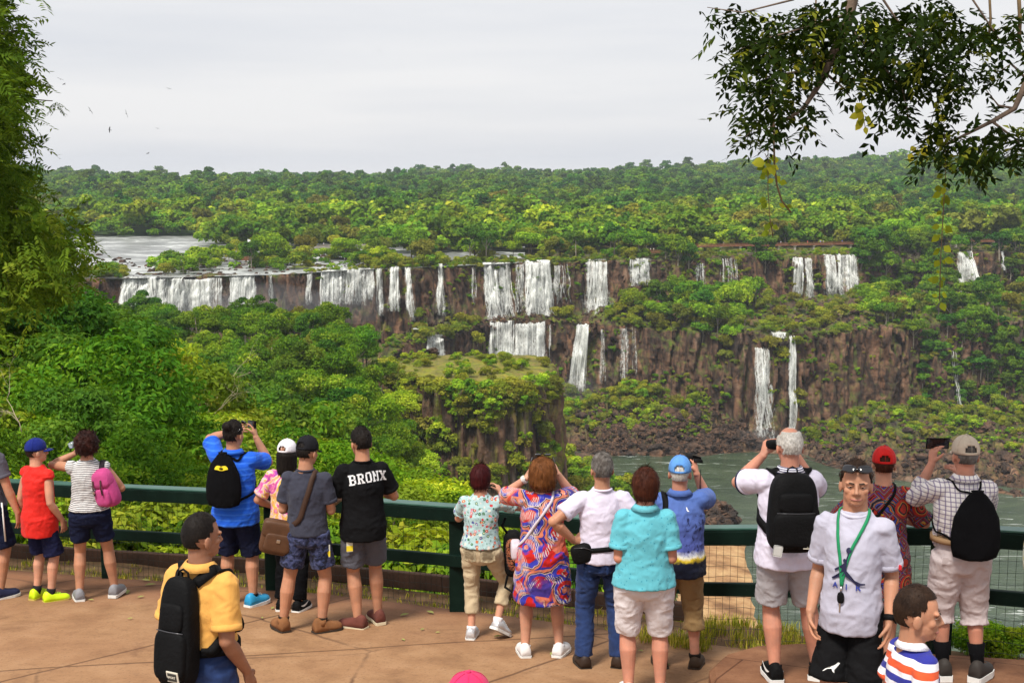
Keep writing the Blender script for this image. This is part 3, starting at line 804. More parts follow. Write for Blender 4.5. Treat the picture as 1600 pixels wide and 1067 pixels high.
def p_floral(bg, cols, sc=38):
    def f(k, v):
        vn = k.n("ShaderNodeTexVoronoi", inp={"Vector": v, "Scale": sc}); d = vn.outputs["Distance"]; cc = k.sep(vn.outputs["Color"])
        n = k.noise(v, sc * 1.6, 3)
        spot = k.ramp(k.math('ADD', d, k.math('MULTIPLY', n, .5)), [(.60, 1.0), (.68, 0.0)])
        n_ = len(cols); pc = k.ramp(cc[0], [(i / n_, c) for i, c in enumerate(cols)], 'CONSTANT')
        core = k.ramp(d, [(.12, 1.0), (.2, 0.0)])
        c = k.mix(spot, bg, pc)
        leaf = k.ramp(k.noise(v, sc * 1.1, 4, .6, 1.5), [(.60, 0.0), (.63, .9)])
        c = k.mix(leaf, c, (.03, .09, .05, 1))
        return k.mix(core, c, (.75, .68, .5, 1))
    return f
def p_swirl(k, v):
    vd = k.n("ShaderNodeTexVoronoi", inp={"Vector": v, "Scale": 5.6, "Randomness": 1.0}); d = vd.outputs["Distance"]; cc = k.sep(vd.outputs["Color"])
    c = k.ramp(cc[0], [(0, (.52, .02, .015, 1)), (.30, (.04, .045, .42, 1)), (.55, (.62, .16, .10, 1)), (.72, (.05, .03, .22, 1)), (.86, (.50, .05, .02, 1))], 'CONSTANT')
    ring = k.math('FRACT', k.math('MULTIPLY', k.math('ADD', d, k.math('MULTIPLY', k.noise(v, 6, 2), .5)), 1.9))
    c2 = k.ramp(ring, [(0, (.48, .015, .012, 1)), (.34, (.035, .04, .36, 1)), (.56, (.50, .38, .32, 1)), (.61, (.02, .015, .05, 1)), (.67, (.55, .17, .10, 1)), (.84, (.03, .03, .28, 1))], 'CONSTANT')
    c = k.mix(k.ramp(k.noise(v, 4.5, 2), [(.42, 0.0), (.5, 1.0)]), c, c2)
    w_ = k.n("ShaderNodeTexWave", inp={"Vector": k.coord("Object", rot=(R(30), 0, R(40))), "Scale": 26.0, "Distortion": 5.0, "Detail": 1.0, "Detail Scale": 1.0})
    st = k.math('MULTIPLY', k.ramp(w_.outputs[1], [(.62, 0.0), (.7, 1.0)]), k.ramp(k.noise(v, 5, 2, .5, .8), [(.54, 0.0), (.58, .9)]))
    return k.mix(st, c, (.62, .55, .52, 1))
def p_tiedye(k, v):
    n = k.noise(v, 6.5, 4, .6, 1.6)
    c = k.ramp(n, [(.28, (.10, .10, .40, 1)), (.38, (.35, .05, .32, 1)), (.46, (.68, .12, .30, 1)), (.52, (.75, .55, .55, 1)), (.58, (.72, .45, .03, 1)), (.66, (.65, .15, .30, 1)), (.75, (.7, .6, .62, 1))])
    return c
def p_geo(k, v):
    vd = k.n("ShaderNodeTexVoronoi", distance='CHEBYCHEV', inp={"Vector": k.coord("Object", rot=(0, R(45), 0)), "Scale": 11.0, "Randomness": .5}); d = vd.outputs["Distance"]
    ring = k.math('FRACT', k.math('MULTIPLY', d, 4.5))
    c = k.ramp(ring, [(0, (.02, .012, .015, 1)), (.22, (.42, .03, .02, 1)), (.42, (.03, .015, .02, 1)), (.55, (.05, .06, .34, 1)), (.68, (.015, .01, .012, 1)), (.76, (.52, .33, .05, 1)), (.82, (.38, .02, .02, 1)), (.93, (.05, .25, .28, 1))], 'CONSTANT')
    vr = k.voro(v, 5.0); spiral = k.math('FRACT', k.math('MULTIPLY', vr, 7.0))
    red = k.ramp(spiral, [(0, (.40, .03, .02, 1)), (.5, (.03, .02, .03, 1)), (.8, (.45, .20, .05, 1))], 'CONSTANT')
    return k.mix(k.ramp(vr, [(.35, 1.0), (.40, 0.0)]), c, red)
def p_camo(k, v):
    n = k.noise(v, 26, 4, .6, .8)
    return k.ramp(n, [(.38, (.012, .014, .03, 1)), (.46, (.035, .045, .11, 1)), (.56, (.07, .08, .17, 1)), (.66, (.025, .03, .07, 1))], 'CONSTANT')
def p_hawaii(h):
    def f(k, v):
        s = k.sep(v); z = k.math('DIVIDE', s[2], h)
        zz = k.math('ADD', z, k.math('MULTIPLY', k.math('SUBTRACT', k.noise(v, 14, 3), .5), .05))
        c = k.ramp(zz, [(.0, (.006, .008, .022, 1)), (.535, (.006, .008, .022, 1)), (.548, (.72, .52, .02, 1)), (.562, (.70, .70, .66, 1)), (.585, (.07, .09, .33, 1)), (.66, (.075, .11, .36, 1)), (.80, (.085, .15, .42, 1)), (.88, (.06, .12, .36, 1))])
        fr = k.noise(k.coord("Object", scale=(1, 1, .55)), 17, 5, .7, 2.2)
        pal = k.math('MULTIPLY', k.ramp(fr, [(.57, 0.0), (.60, 1.0)]), k.ramp(k.math('MULTIPLY', k.ramp(z, [(.54, 0.0), (.56, 1.0), (.74, 1.0), (.78, 0.0)]), k.ramp(s[0], [(0.0, 0.0), (.06, 1.0)])), [(.4, 0.0), (.6, .95)]))
        return k.mix(pal, c, (.012, .015, .06, 1))
    return f
def p_boy(k, v):
    z = k.sep(v)[2]
    fr = k.math('FRACT', k.math('DIVIDE', k.math('ADD', z, .012), .120))
    return k.ramp(fr, [(0, (.74, .72, .76, 1)), (.24, (.03, .035, .27, 1)), (.50, (.74, .72, .76, 1)), (.70, (.62, .09, .03, 1)), (.98, (.74, .72, .76, 1))], 'CONSTANT')
def p_dots(bg, fg, sc):
    def f(k, v):
        d = k.voro(k.coord("Object", scale=(1, .6, .8)), sc); return k.mix(k.ramp(d, [(.16, 1.0), (.2, 0.0)]), bg, fg)
    return f
def p_batik(k, v):
    n = k.noise(v, 30, 4, .7, 1.5)
    return k.ramp(n, [(.44, (.012, .008, .008, 1)), (.5, (.30, .075, .03, 1)), (.56, (.48, .20, .10, 1)), (.6, (.012, .008, .008, 1))], 'CONSTANT')

HB = hair_mat("black hair", (.012, .009, .008), (.02, .015, .012)); HBR = hair_mat("dark brown hair", (.022, .012, .008), (.045, .024, .014))
HAUB = hair_mat("auburn hair", (.13, .045, .012), (.24, .09, .03)); HRED = hair_mat("dark red hair", (.045, .006, .008), (.08, .012, .012)); HMAH = hair_mat("mahogany hair", (.05, .014, .008), (.10, .03, .014))
HGR = hair_mat("grey hair", (.10, .085, .075), (.26, .24, .225)); HWH = hair_mat("white hair", (.62, .58, .52), (.80, .77, .72)); HCURL = hair_mat("curly dark hair", (.022, .008, .007), (.06, .018, .012))
NAVY = cloth("navy cloth", (.010, .013, .035)); 
def blk_sock(t=.42): return dict(m=BLACK, top=t)
LACE_W = plain("white lace", (.8, .8, .78, 1), .7)
def sneaker(m, **kw): return dict(dict(m=m), **kw)

# ------------------------------------------------------------------ the people
# 1 man cut by the left edge
A1 = person("man in dark grey tee and navy striped shorts cut by the left edge", -9, 933, 655, rz=30, head=(18, -4), skin=SK_TAN, hair="short", hairm=HGR, face=True,
    shirt=dict(hem=.52, sleeve=.64, m=cloth("dark grey tee", (.085, .082, .105))), bottom=dict(len=.92, m=NAVY, flare=.012), shoes=sneaker(plain("navy mesh shoe", (.015, .02, .06, 1), .8)),
    arms=dict(r=dict(w=(.17, .05, .485), hd=(0, .2, -1))))
b = bmesh.new(); h = A1.h
tube(b, [(.105 * h, .0, .55 * h), (.112 * h, 0, .45 * h), (.112 * h, .005 * h, .335 * h)], [(.008, .012)] * 3, 8); bm_obj("side_stripe", b, WHITE_R, A1.bottom, True)
b = ribbon(A1.bv, [(.05 * h, -.08 * h, .74 * h), (.07 * h, -.03 * h, .85 * h), (.08 * h, .06 * h, .76 * h)], .04, .006)
world_obj(A1, "bag_strap", "teal bag strap over the shoulder of the man cut by the left edge", "strap", None, [("webbing", b, cloth("teal strap", (.03, .22, .22)), True)])

# 2 boy in red
A2 = person("boy in a sleeveless red shirt and blue cap by the railing", 68, 937, 687, rz=28, head=(25, 0), skin=SK_FAIR, bulk=.86, hair="crop", hairm=HBR, face=True,
    cap=dict(m=cloth("royal blue cap", (.008, .018, .16)), open=False), shirt=dict(hem=.415, sleeve=.12, cuff=.044, ease=.012, m=cloth("red jersey", (.62, .018, .012), .6)),
    bottom=dict(len=.93, m=cloth("navy sport shorts", (.012, .014, .045), .6), flare=.014), shoes=sneaker(plain("neon yellow shoe", (.55, .75, .01, 1), .5), sole=.010, lace=plain("neon lace", (.45, .8, .02, 1), .6), solem=plain("gum sole", (.5, .38, .1, 1), .6)),
    sock=dict(m=cloth("grey sock", (.02, .02, .022)), top=.16), arms=dict(r=dict(w=(.125, .065, .50), hd=(-.1, .3, -1), hn=(-1, 0, 0)), l=dict(w=(-.15, .03, .49))), legs=dict(l=dict(f=(-.055, .0, -2, 0, 0)), r=dict(f=(.065, .0, 25, 0, 0))))

# 3 woman with pink backpack
A3 = person("woman in striped sleeveless top and navy shorts drinking water", 146, 936, 675, rz=-8, head=(-8, 6), skin=SK_TAN, bulk=1.05, hip=1.10, hair="afro", hairm=HCURL, face=True,
    shirt=dict(hem=.545, sleeve=.08, cuff=.044, m=cloth("striped top", (1, 1, 1), paint=p_stripes(.0165, (.72, .71, .70, 1), (.045, .045, .06, 1), .58, .006))),
    bottom=dict(len=.66, m=NAVY, flare=.004), shoes=sneaker(plain("grey running shoe", (.22, .22, .24, 1), .6), sole=.018), sock=None,
    arms=dict(l=dict(w=(-.085, .105, .855), pole=(-1, -.35, -.7), hd=(.25, .25, .9), hn=(.9, .3, 0), hs=(0, -1, 0), curl=.7), r=dict(w=(.10, .17, .64), pole=(.8, -.8, -.3), hd=(-.3, .9, .1), hn=(0, 0, -1))),
    legs=dict(l=dict(f=(-.075, -.01, -15, 0, 0)), r=dict(f=(.115, .05, 12, 0, 0))))
h = A3.h
k = NT("bottle plastic"); pb = k.bsdf((.70, .80, .9, 1), .08, None, 0, .5, **{"Transmission Weight": .75}); M_BOT = k.m
W_ = A3.J["l"][1 + 1]; c = W_ + Vector((.03, .035, .10)); ax = Vector((.75, .25, .25)).normalized()
b = bmesh.new(); tube(b, [c - ax * .10, c - ax * .07, c + ax * .04, c + ax * .075, c + ax * .09], [.026, .032, .032, .015, .013], 14)
b2 = bmesh.new(); tube(b2, [c - ax * .035, c + ax * .015], .0335, 14)
b3 = bmesh.new(); tube(b3, [c + ax * .088, c + ax * .108], .016, 12)
world_obj(A3, "water_bottle", "clear plastic water bottle with blue label raised to the woman's mouth", "bottle", None, [("bottle_body", b, M_BOT, True), ("paper_label", b2, plain("blue label", (.03, .12, .5, 1), .5), True), ("bottle_cap", b3, plain("blue cap", (.03, .2, .6, 1), .4), True)])
PINK = cloth("pink pack cloth", (.46, .055, .20), .7, .6); 
rot = Matrix.Rotation(R(-14), 3, 'Y') @ Matrix.Rotation(R(-35), 3, 'Z')
pc = Vector((.185, -.10, .685 * h))
b = bmesh.new(); superq(b, pc, (.125, .085, .19), .6, rot, taper=.28)
bf = bmesh.new(); superq(bf, pc + rot @ Vector((0, -.02, .09)), (.115, .085, .085), .6, rot, taper=.25)
bp = bmesh.new(); superq(bp, pc + rot @ Vector((0, -.075, -.075)), (.09, .035, .085), .55, rot)
bs = bmesh.new()
for s in (-.05, .05):
    tube(bs, [pc + rot @ Vector((s, -.095, .10)), pc + rot @ Vector((s, -.118, .03)), pc + rot @ Vector((s, -.122, -.04))], [(.010, .004)] * 3, 8, ref=rot @ Vector((1, 0, 0)))
bk_ = bmesh.new()
for s in (-.05,): box(bk_, pc + rot @ Vector((s, -.122, -.005)), (.026, .01, .026), rot, .003)
st = ribbon(A3.bv, [pc + rot @ Vector((-.08, .07, .13)), (.085 * h, -.05 * h, .80 * h), (.088 * h, 0, .84 * h), (.09 * h, .06 * h, .78 * h), (.10 * h, .05 * h, .66 * h), (.115 * h, .0, .60 * h)], .045, .008)
world_obj(A3, "pink_backpack", "pink backpack with dark buckled straps on the woman in the striped top", "backpack", None, [("pack_body", b, PINK, True), ("flap", bf, PINK, True), ("front_pocket", bp, PINK, True), ("buckle_strap", bs, cloth("brown strap", (.05, .02, .02)), True), ("buckle", bk_, METAL, False), ("shoulder_strap", st, cloth("dark strap", (.03, .025, .03)), True)])

# 4 man in yellow polo, near
YEL = cloth("yellow polo", (.70, .36, .085), .8, .4)
JEAN = cloth("blue jeans", (.022, .045, .14), .85, .5, var=.3)
A4 = person("man in yellow polo shirt with black backpack walking by in front", 328, 1288, 803, rz=26, head=(22, -2), skin=SK_BROWN, bulk=1.06, belly=.006, hair="crop", hairm=HB, face=True,
    shirt=dict(hem=.59, sleeve=.80, cuff=.047, ease=.008, m=YEL, collar=YEL, flare=-.004), bottom=dict(len=1.95, m=JEAN, belt=BLACK, ease=.004), shoes=sneaker(BLACKN),
    arms=dict(r=dict(w=(.118, .055, .505), pole=(.15, -1, 0), hd=(.05, .35, -1))))
h = A4.h
def backpack(A, c, sz, m, label, name="backpack", tilt=0, straps=True, pocket=True, extra=(), handle=True, tz=0, low=.60, taper=.22):
    h = A.h; c = Vector(c); rot = Matrix.Rotation(R(tilt), 3, 'X') @ Matrix.Rotation(R(tz), 3, 'Y')
    parts = []
    b = bmesh.new(); superq(b, c, sz, .5, rot, 32, 18, taper); parts.append(("pack_body", b, m, True))
    if pocket:
        b = bmesh.new(); superq(b, c + rot @ Vector((0, -sz[1] * .72, -sz[2] * .38)), (sz[0] * .82, sz[1] * .5, sz[2] * .46), .45, rot); parts.append(("lower_pocket", b, m, True))
        b = bmesh.new(); superq(b, c + rot @ Vector((0, -sz[1] * .70, sz[2] * .30)), (sz[0] * .62, sz[1] * .42, sz[2] * .26), .45, rot); parts.append(("upper_pocket", b, m, True))
        b = bmesh.new(); tube(b, [c + rot @ Vector((x * sz[0], -sz[1] * (1.14 - .2 * abs(x)), sz[2] * (.06 + .0 * x))) for x in (-.7, -.35, 0, .35, .7)], .003, 5); parts.append(("zip", b, plain("zip metal", (.10, .10, .11, 1), .3, metal=.6), True))
    if handle:
        b = bmesh.new(); t = c + rot @ Vector((0, sz[1] * .3, sz[2] * .95)); tube(b, [t + Vector((-.035, 0, 0)), t + Vector((-.03, 0, .035)), t + Vector((0, 0, .05)), t + Vector((.03, 0, .035)), t + Vector((.035, 0, 0))], .006, 7); parts.append(("top_handle", b, m, True))
    if straps:
        for sg in (-1, 1):
            top = c + rot @ Vector((sg * sz[0] * .45, sz[1] * .8, sz[2] * .86))
            b = ribbon(A.bv, [top, (sg * .062 * h, -.04 * h, .838 * h), (sg * .070 * h, .0, .852 * h), (sg * .078 * h, .07 * h, .78 * h), (sg * .10 * h, .085 * h, .70 * h), (sg * .125 * h, .03 * h, .66 * h), (sg * .115 * h, -.05 * h, .63 * h), c + rot @ Vector((sg * sz[0] * .85, sz[1] * .5, -sz[2] * .62))], .055 if sz[2] > .2 else .012, .012 if sz[2] > .2 else .008, .003, 60)
            parts.append(("shoulder_strap", b, m, True))
    parts += list(extra)
    return world_obj(A, name, label, "backpack", None, parts)
c4 = Vector((-.010, -.178, .662 * h)); 
bl = bmesh.new(); box(bl, c4 + Vector((.040, -.104, -.195)), (.075, .006, .06), Matrix.Rotation(R(10), 3, 'X'), .004)
bl2 = bmesh.new(); box(bl2, c4 + Vector((.040, -.108, -.195)), (.056, .004, .042), Matrix.Rotation(R(10), 3, 'X'), .002)
e4b, o4 = backpack(A4, c4, (.118, .072, .285), BLACKN, "black backpack with square white label on the man in yellow polo", tilt=-6, extra=[("square_label", bl, plain("pale label", (.62, .58, .48, 1), .6), False), ("label_centre", bl2, plain("dark label", (.04, .04, .035, 1), .6), False)])
tf = text_faces("SPORT", .016, .0004)
b = bmesh.new()
for poly in tf: b.faces.new([b.verts.new(c4 + Vector((.040 + u, -.1125, -.195 + w_))) for u, w_ in poly])
bm_obj("label_word", b, plain("pale label", (.62, .58, .48, 1)), e4b, False)

# 5 person in blue polo photographing
BLU = cloth("bright blue polo", (.012, .10, .60), .75, .35, paint=p_stripes(.052, (.012, .10, .60, 1), (.03, .15, .68, 1), .72))
A5 = person("person in bright blue polo holding up a camera by the thick railing post", 372, 946, 658, rz=4, head=(18, -3), skin=SK_TAN, bulk=1.12, hip=1.05, hair="bun", hairm=HB, face=True,
    shirt=dict(hem=.455, sleeve=.74, cuff=.046, ease=.010, m=BLU, flare=.004, collar=BLU), bottom=dict(len=.98, m=NAVY, flare=.008), shoes=sneaker(plain("turquoise running shoe", (.02, .25, .48, 1), .5), sole=.018, lace=LACE_W), sock=dict(m=BLACK, top=.1),
    arms=dict(l=dict(w=(-.03, .10, .925), pole=(-.75, .6, .05), hd=(.7, .5, .2), hn=(.2, .8, -.3), hs=(0, 0, 1), shrug=.015), r=dict(w=(.075, .16, .885), pole=(.5, .5, -.8), hd=(-.25, .4, .8), hn=(-.9, .2, 0), hs=(0, -1, 0), curl=.7)),
    legs=dict(l=dict(f=(-.062, .02, -8, 0, 0)), r=dict(f=(.082, -.0, 28, 0, 0))))
h = A5.h
def drawstring(A, c, sz, label, m, emblem=None, name="drawstring_bag", top=.80, apart=.055):
    c = Vector(c); b = bmesh.new(); h = A.h
    pts = [(-1.0, .55), (-.93, .86), (-.7, .98), (-.3, 1.0), (.2, .90), (.6, .66), (.85, .38), (.95, .22), (1.0, .26)]
    rs = []
    for t, wd in pts:
        z = c.z + t * sz[2]; seg = 28
        dp = sz[1] * (1 - abs(t * .6 + .25) ** 2.2) * (1 if t < .85 else .6) + .012
        rs.append([b.verts.new((c.x + sz[0] * wd * math.copysign(abs(math.cos(2 * math.pi * i / seg)) ** .8, math.cos(2 * math.pi * i / seg)) + .003 * math.sin(i * 5 + t * 9), c.y + dp * math.sin(2 * math.pi * i / seg) * (1 + .08 * math.sin(i * 2.3 + t * 5)), z)) for i in range(seg)])
    for a, d in zip(rs, rs[1:]):
        for i in range(28): b.faces.new((a[i], a[(i + 1) % 28], d[(i + 1) % 28], d[i]))
    b.faces.new(list(reversed(rs[0]))); b.faces.new(rs[-1])
    parts = [("bag_body", b, m, True)]
    for sg in (-1, 1):
        bb = ribbon(A.bv, [c + Vector((sg * .015, 0, sz[2] * .97)), (sg * apart * .75 * h, -.06 * h, top * h), (sg * apart * h * 1.1, -.02 * h, .842 * h), (sg * .075 * h, .07 * h, .78 * h), (sg * .105 * h, .06 * h, .68 * h), (sg * .118 * h, -.02 * h, .63 * h), c + Vector((sg * sz[0] * .9, .01, -sz[2] * .8))], .022 if emblem else .011, .008, .004, 60)
        parts.append(("cord", bb, m, True))
    return world_obj(A, name, label, "bag", None, parts), c
(e5b, o5), c5 = drawstring(A5, (-.045, -.195, .715 * h), (.165, .06, .255), "black drawstring bag with yellow emblem on the back of the blue polo", BLACK, True)
bb = BVHTree.FromPolygons([v.co.copy() for v in o5[0].data.vertices], [tuple(p.vertices) for p in o5[0].data.polygons])
em = []
for sg in (-1, 1): em.append([(sg * (.004 + .058 * max(0.0, math.sin(a)) ** .8), .022 * math.cos(a) - .004 + .006 * math.sin(3 * a)) for a in [math.pi * q / 12 for q in range(13)]])
YEM = plain("yellow emblem", (.80, .62, .02, 1), .6); 
print_on(A5, o5[0], em, c5.x, c5.z + .12, YEM, "emblem", bvh=bb, lift=.006)
print_on(A5, o5[0], [[(-.022, .004), (-.012, -.012), (0, .0), (0, .008)], [(.022, .004), (0, .008), (0, 0), (.012, -.012)]], c5.x, c5.z + .116, BLACK, "emblem_mark", bvh=bb, lift=.009)
def phone(A, c, rot, label, name="phone", sz=(.075, .010, .15), screen=True):
    b = bmesh.new(); box(b, c, sz, rot, .004)
    b2 = bmesh.new(); box(b2, Vector(c) + rot @ Vector((0, -sz[1] / 2 - .0006, 0)), (sz[0] * .9, .001, sz[2] * .92), rot)
    return world_obj(A, name, label, "phone", None, [("phone_body", b, BLACKN, False), ("screen", b2, GLASS_D, False)])
w5 = A5.J["r"][2]; phone(A5, w5 + Vector((-.045, .05, .11)), Matrix.Rotation(R(-40), 3, 'Z') @ Matrix.Rotation(R(90), 3, 'Y'), "dark compact camera held up by the person in bright blue", "camera", (.07, .025, .11))
b = bmesh.new(); 
for sg in (-1, 1): superq(b, A5.HM @ Vector((.026 * sg, .05, .985)), (.026, .010, .018), .6, Matrix.Rotation(R(-28), 3, 'Z') @ Matrix.Rotation(R(35), 3, 'X'))
tube(b, [A5.HM @ Vector(p) for p in ((-.05, .045, .98), (-.054, .0, .965), (-.050, -.03, .955))], .003, 5); tube(b, [A5.HM @ Vector(p) for p in ((.05, .045, .98), (.054, .0, .965), (.050, -.03, .955))], .003, 5)
bm_obj("sunglasses", b, GLASS_D, A5.body, True)

# 6 woman in tie-dye behind
A6 = person("woman in pink tie-dye tee and white cap half hidden behind a man", 454, 953, 689, rz=12, head=(8, -4), skin=SK_TAN, bulk=.98, hair="long", hairm=HB,
    cap=dict(m=cloth("white cap", (.78, .75, .80))), shirt=dict(hem=.50, sleeve=.78, cuff=.046, ease=.008, m=cloth("tie dye", (1, 1, 1), paint=p_tiedye)), bottom=dict(len=1.9, m=BLACK, ease=.004, taper=1.0),
    shoes=sneaker(BLACKN, swoosh=True), arms=dict(l=dict(w=(-.13, .11, .58), pole=(-.7, -1, 0)), r=dict(w=(.1, .14, .62))))
# 7 man in grey tee
A7 = person("man in slate tee and dark cap with wide stance in brown boots", 484, 986, 684, rz=6, head=(22, -10), skin=SK_TAN, bulk=1.10, hair="short", hairm=HB, face=True,
    cap=dict(m=cloth("charcoal cap", (.014, .014, .017))), shirt=dict(hem=.515, sleeve=.72, cuff=.043, m=cloth("slate tee", (.038, .040, .060)), rib=cloth("slate tee rib", (.03, .032, .05))), bottom=dict(len=.72, m=cloth("blue camouflage", (1, 1, 1), paint=p_camo), flare=.010),
    shoes=dict(m=plain("tan suede", (.20, .085, .032, 1), .9, .25, 12), sole=.014, tall=1.15, collar=.072, lace=plain("boot lace", (.12, .05, .02, 1), .8), solem=plain("dark sole", (.035, .025, .018, 1), .8)), sock=dict(m=cloth("dark sock", (.02, .015, .012)), top=.14),
    arms=dict(r=dict(w=(.075, .17, .625), pole=(.35, -1, -.35), hd=(-.4, .8, .2), hn=(-.7, 0, .5), hs=(0, 0, 1)), l=dict(w=(-.09, .16, .62), pole=(-.35, -1, -.35), hd=(.4, .8, .2), hn=(.7, 0, .5), hs=(0, 0, 1))),
    legs=dict(l=dict(f=(-.135, -.01, -38, 0, 0), pole=(-.6, 1, 0)), r=dict(f=(.065, -.01, 48, 0, 0), pole=(.5, 1, 0))))
h = A7.h
BRN = plain("brown leather", (.085, .038, .018, 1), .55, .25, 10, bump=.2)
bc = Vector((-.24, -.05, .495 * h)); rot = Matrix.Rotation(R(14), 3, 'Y') @ Matrix.Rotation(R(15), 3, 'Z')
b = bmesh.new(); superq(b, bc, (.155, .055, .15), .38, rot); b2 = bmesh.new(); superq(b2, bc + rot @ Vector((0, -.045, -.035)), (.115, .03, .085), .38, rot); b3 = bmesh.new(); superq(b3, bc + rot @ Vector((0, -.01, .075)), (.157, .056, .08), .4, rot)
b4 = ribbon(A7.bv, [bc + rot @ Vector((.12, 0, .13)), (-.02 * h, -.09 * h, .60 * h), (.03 * h, -.09 * h, .74 * h), (.055 * h, -.05 * h, .83 * h), (.06 * h, 0, .85 * h), (.03 * h, .08 * h, .76 * h), (-.05 * h, .10 * h, .64 * h)], .045, .006)
b5 = bmesh.new(); box(b5, bc + rot @ Vector((.125, -.03, .145)), (.035, .012, .05), rot, .004); tube(b5, [bc + rot @ Vector((.135, -.03, .115)), bc + rot @ Vector((.12, -.055, .06))], .006, 6)
b6 = bmesh.new(); box(b6, bc + rot @ Vector((0, -.078, -.01)), (.03, .006, .03), rot, .003)
world_obj(A7, "messenger_bag", "brown leather messenger bag hanging at the hip of the slate tee man", "bag", None, [("bag_body", b, BRN, True), ("front_pocket", b2, BRN, True), ("flap", b3, BRN, True), ("shoulder_strap", b4, plain("dark brown strap", (.04, .018, .010, 1), .7), True), ("buckle", b5, METAL, False), ("clasp", b6, METAL, False)])
def tagcard(A, c, label):
    b = bmesh.new(); box(b, c, (.055, .006, .11), None, .003); b2 = bmesh.new(); box(b2, Vector(c) + Vector((0, -.0005, -.025)), (.0555, .0062, .05), None, .002)
    world_obj(A, "lanyard_card", label, "card", None, [("card_top", b, plain("pale card", (.6, .6, .5, 1), .5), False), ("card_band", b2, plain("yellow card", (.75, .6, .03, 1), .5), False)])
tagcard(A7, (.175, -.03, .43 * h), "yellow and white pass hanging at the right hip of the slate tee man")
# 8 man in black BRONX tee
A8 = person("man in black tee with white lettering and grey shorts", 570, 979, 669, rz=-16, head=(-14, -8), skin=SK_TAN, bulk=1.06, hair="short", hairm=HB, face=True,
    shirt=dict(hem=.455, sleeve=.74, cuff=.044, ease=.006, m=cloth("black tee", (.007, .007, .008)), rib=BLACK), bottom=dict(len=.82, m=cloth("grey shorts", (.085, .085, .105)), flare=.008),
    shoes=dict(m=plain("maroon slip on", (.12, .035, .025, 1), .85, .2, 15), sole=.014, solem=plain("cream sole", (.62, .54, .38, 1), .7)),
    arms=dict(r=dict(w=(.09, .17, .655), pole=(.7, -.9, -.45), hd=(-.5, .8, .1), hn=(-.6, 0, .6), hs=(0, 0, 1)), l=dict(w=(-.085, .16, .62), pole=(-.7, -.9, -.35), hd=(.4, .8, .2), hn=(.6, 0, .6), hs=(0, 0, 1))),
    legs=dict(l=dict(f=(-.035, -.015, -48, 0, 0)), r=dict(f=(.075, .045, -10, 0, 0))))
h = A8.h
def slab(ch):
    q = lambda x0, x1, y0, y1: [(x0, y0), (x1, y0), (x1, y1), (x0, y1)]
    sp = [q(.10, .34, .15, .85), q(0, .36, 0, .15), q(0, .36, .85, 1)]
    if ch == "B": return sp + [q(.36, .70, .85, 1), q(.34, .68, .43, .57), q(.36, .72, 0, .15), q(.66, .88, .55, .90), q(.68, .92, .10, .47)]
    if ch == "R": return [q(.10, .34, .15, .85), q(0, .44, 0, .15), q(0, .36, .85, 1), q(.36, .70, .85, 1), q(.34, .70, .42, .56), q(.66, .90, .52, .90), [(.46, .42), (.70, .42), (.88, .15), (.62, .15)], q(.58, 1.0, 0, .15)]
    if ch == "O": return [q(.06, .30, .16, .84), q(.70, .94, .16, .84), q(.16, .84, 0, .16), q(.16, .84, .84, 1)]
    if ch == "N": return [q(.10, .30, .15, .85), q(.70, .90, .02, .85), q(0, .40, 0, .15), q(.60, 1.0, .85, 1), [(0, 1), (.32, 1), (.90, 0), (.62, 0)]]
    return [[(.08, .88), (.38, .88), (.92, .12), (.62, .12)], [(.62, .88), (.92, .88), (.38, .12), (.08, .12)], q(0, .42, .86, 1), q(.58, 1, .86, 1), q(0, .42, 0, .14), q(.58, 1, 0, .14)]
BRX = [[((x - .5) * .062 + (i - 2) * .068, (y - .5) * .085) for x, y in pl] for i, ch in enumerate("BRONX") for pl in slab(ch)]
print_on(A8, A8.shirt, BRX, .012 * h, .772 * h, plain("white print", (.70, .70, .72, 1), .6), "lettering", -1, R(4), bow=-.6, ax=-.1)
tagcard(A8, (-.135, -.09, .435 * h), "yellow and white pass hanging at the left hip of the black tee man")
w8 = A8.J["l"][2]; phone(A8, w8 + Vector((.05, .10, .03)), Matrix.Rotation(R(60), 3, 'X'), "phone held low between the slate tee and black tee men")

# 9 woman in floral top
A9 = person("short woman in floral tee and beige capri trousers lifting one heel", 752, 997, 728, rz=10, head=(22, -4), skin=SK_FAIR, bulk=1.0, hip=1.10, hair="cut", hairm=HRED, face=True,
    shirt=dict(hem=.545, sleeve=.66, cuff=.045, ease=.004, m=cloth("floral tee", (1, 1, 1), paint=p_floral((.40, .56, .57, 1), [(.50, .02, .03, 1), (.62, .20, .28, 1), (.05, .18, .10, 1), (.66, .62, .58, 1), (.07, .08, .28, 1), (.55, .14, .05, 1)], 30))),
    bottom=dict(len=1.58, m=cloth("beige cotton", (.50, .40, .26)), ease=.002, flare=.004), shoes=dict(m=plain("silver shoe", (.62, .62, .64, 1), .35, .1, 20, metal=.5), sole=.014, lace=LACE_W), sock=dict(m=cloth("white sock", (.75, .72, .75)), top=.12),
    arms=dict(r=dict(w=(.085, .135, .815), pole=(1, -.35, -.55), hd=(-.35, .5, .65), hn=(-.8, .3, -.2), hs=(0, -.2, 1), curl=.8), l=dict(w=(-.06, .18, .76), pole=(-.8, -.8, -.8), hd=(.3, .7, .5), hn=(.8, .3, 0), hs=(0, 0, 1))),
    legs=dict(l=dict(f=(-.055, -.01, -2, 0, 0)), r=dict(f=(.085, -.01, 30, 32, 0), pole=(.45, 1, 0))))
h = A9.h
phone(A9, A9.J["r"][2] + Vector((-.085, .09, .02)), Matrix.Rotation(R(78), 3, 'X'), "black phone held flat in front of the floral tee woman", sz=(.15, .010, .075))
bc = Vector((.27, .10, .49 * h)); rot = Matrix.Rotation(R(-8), 3, 'Y')
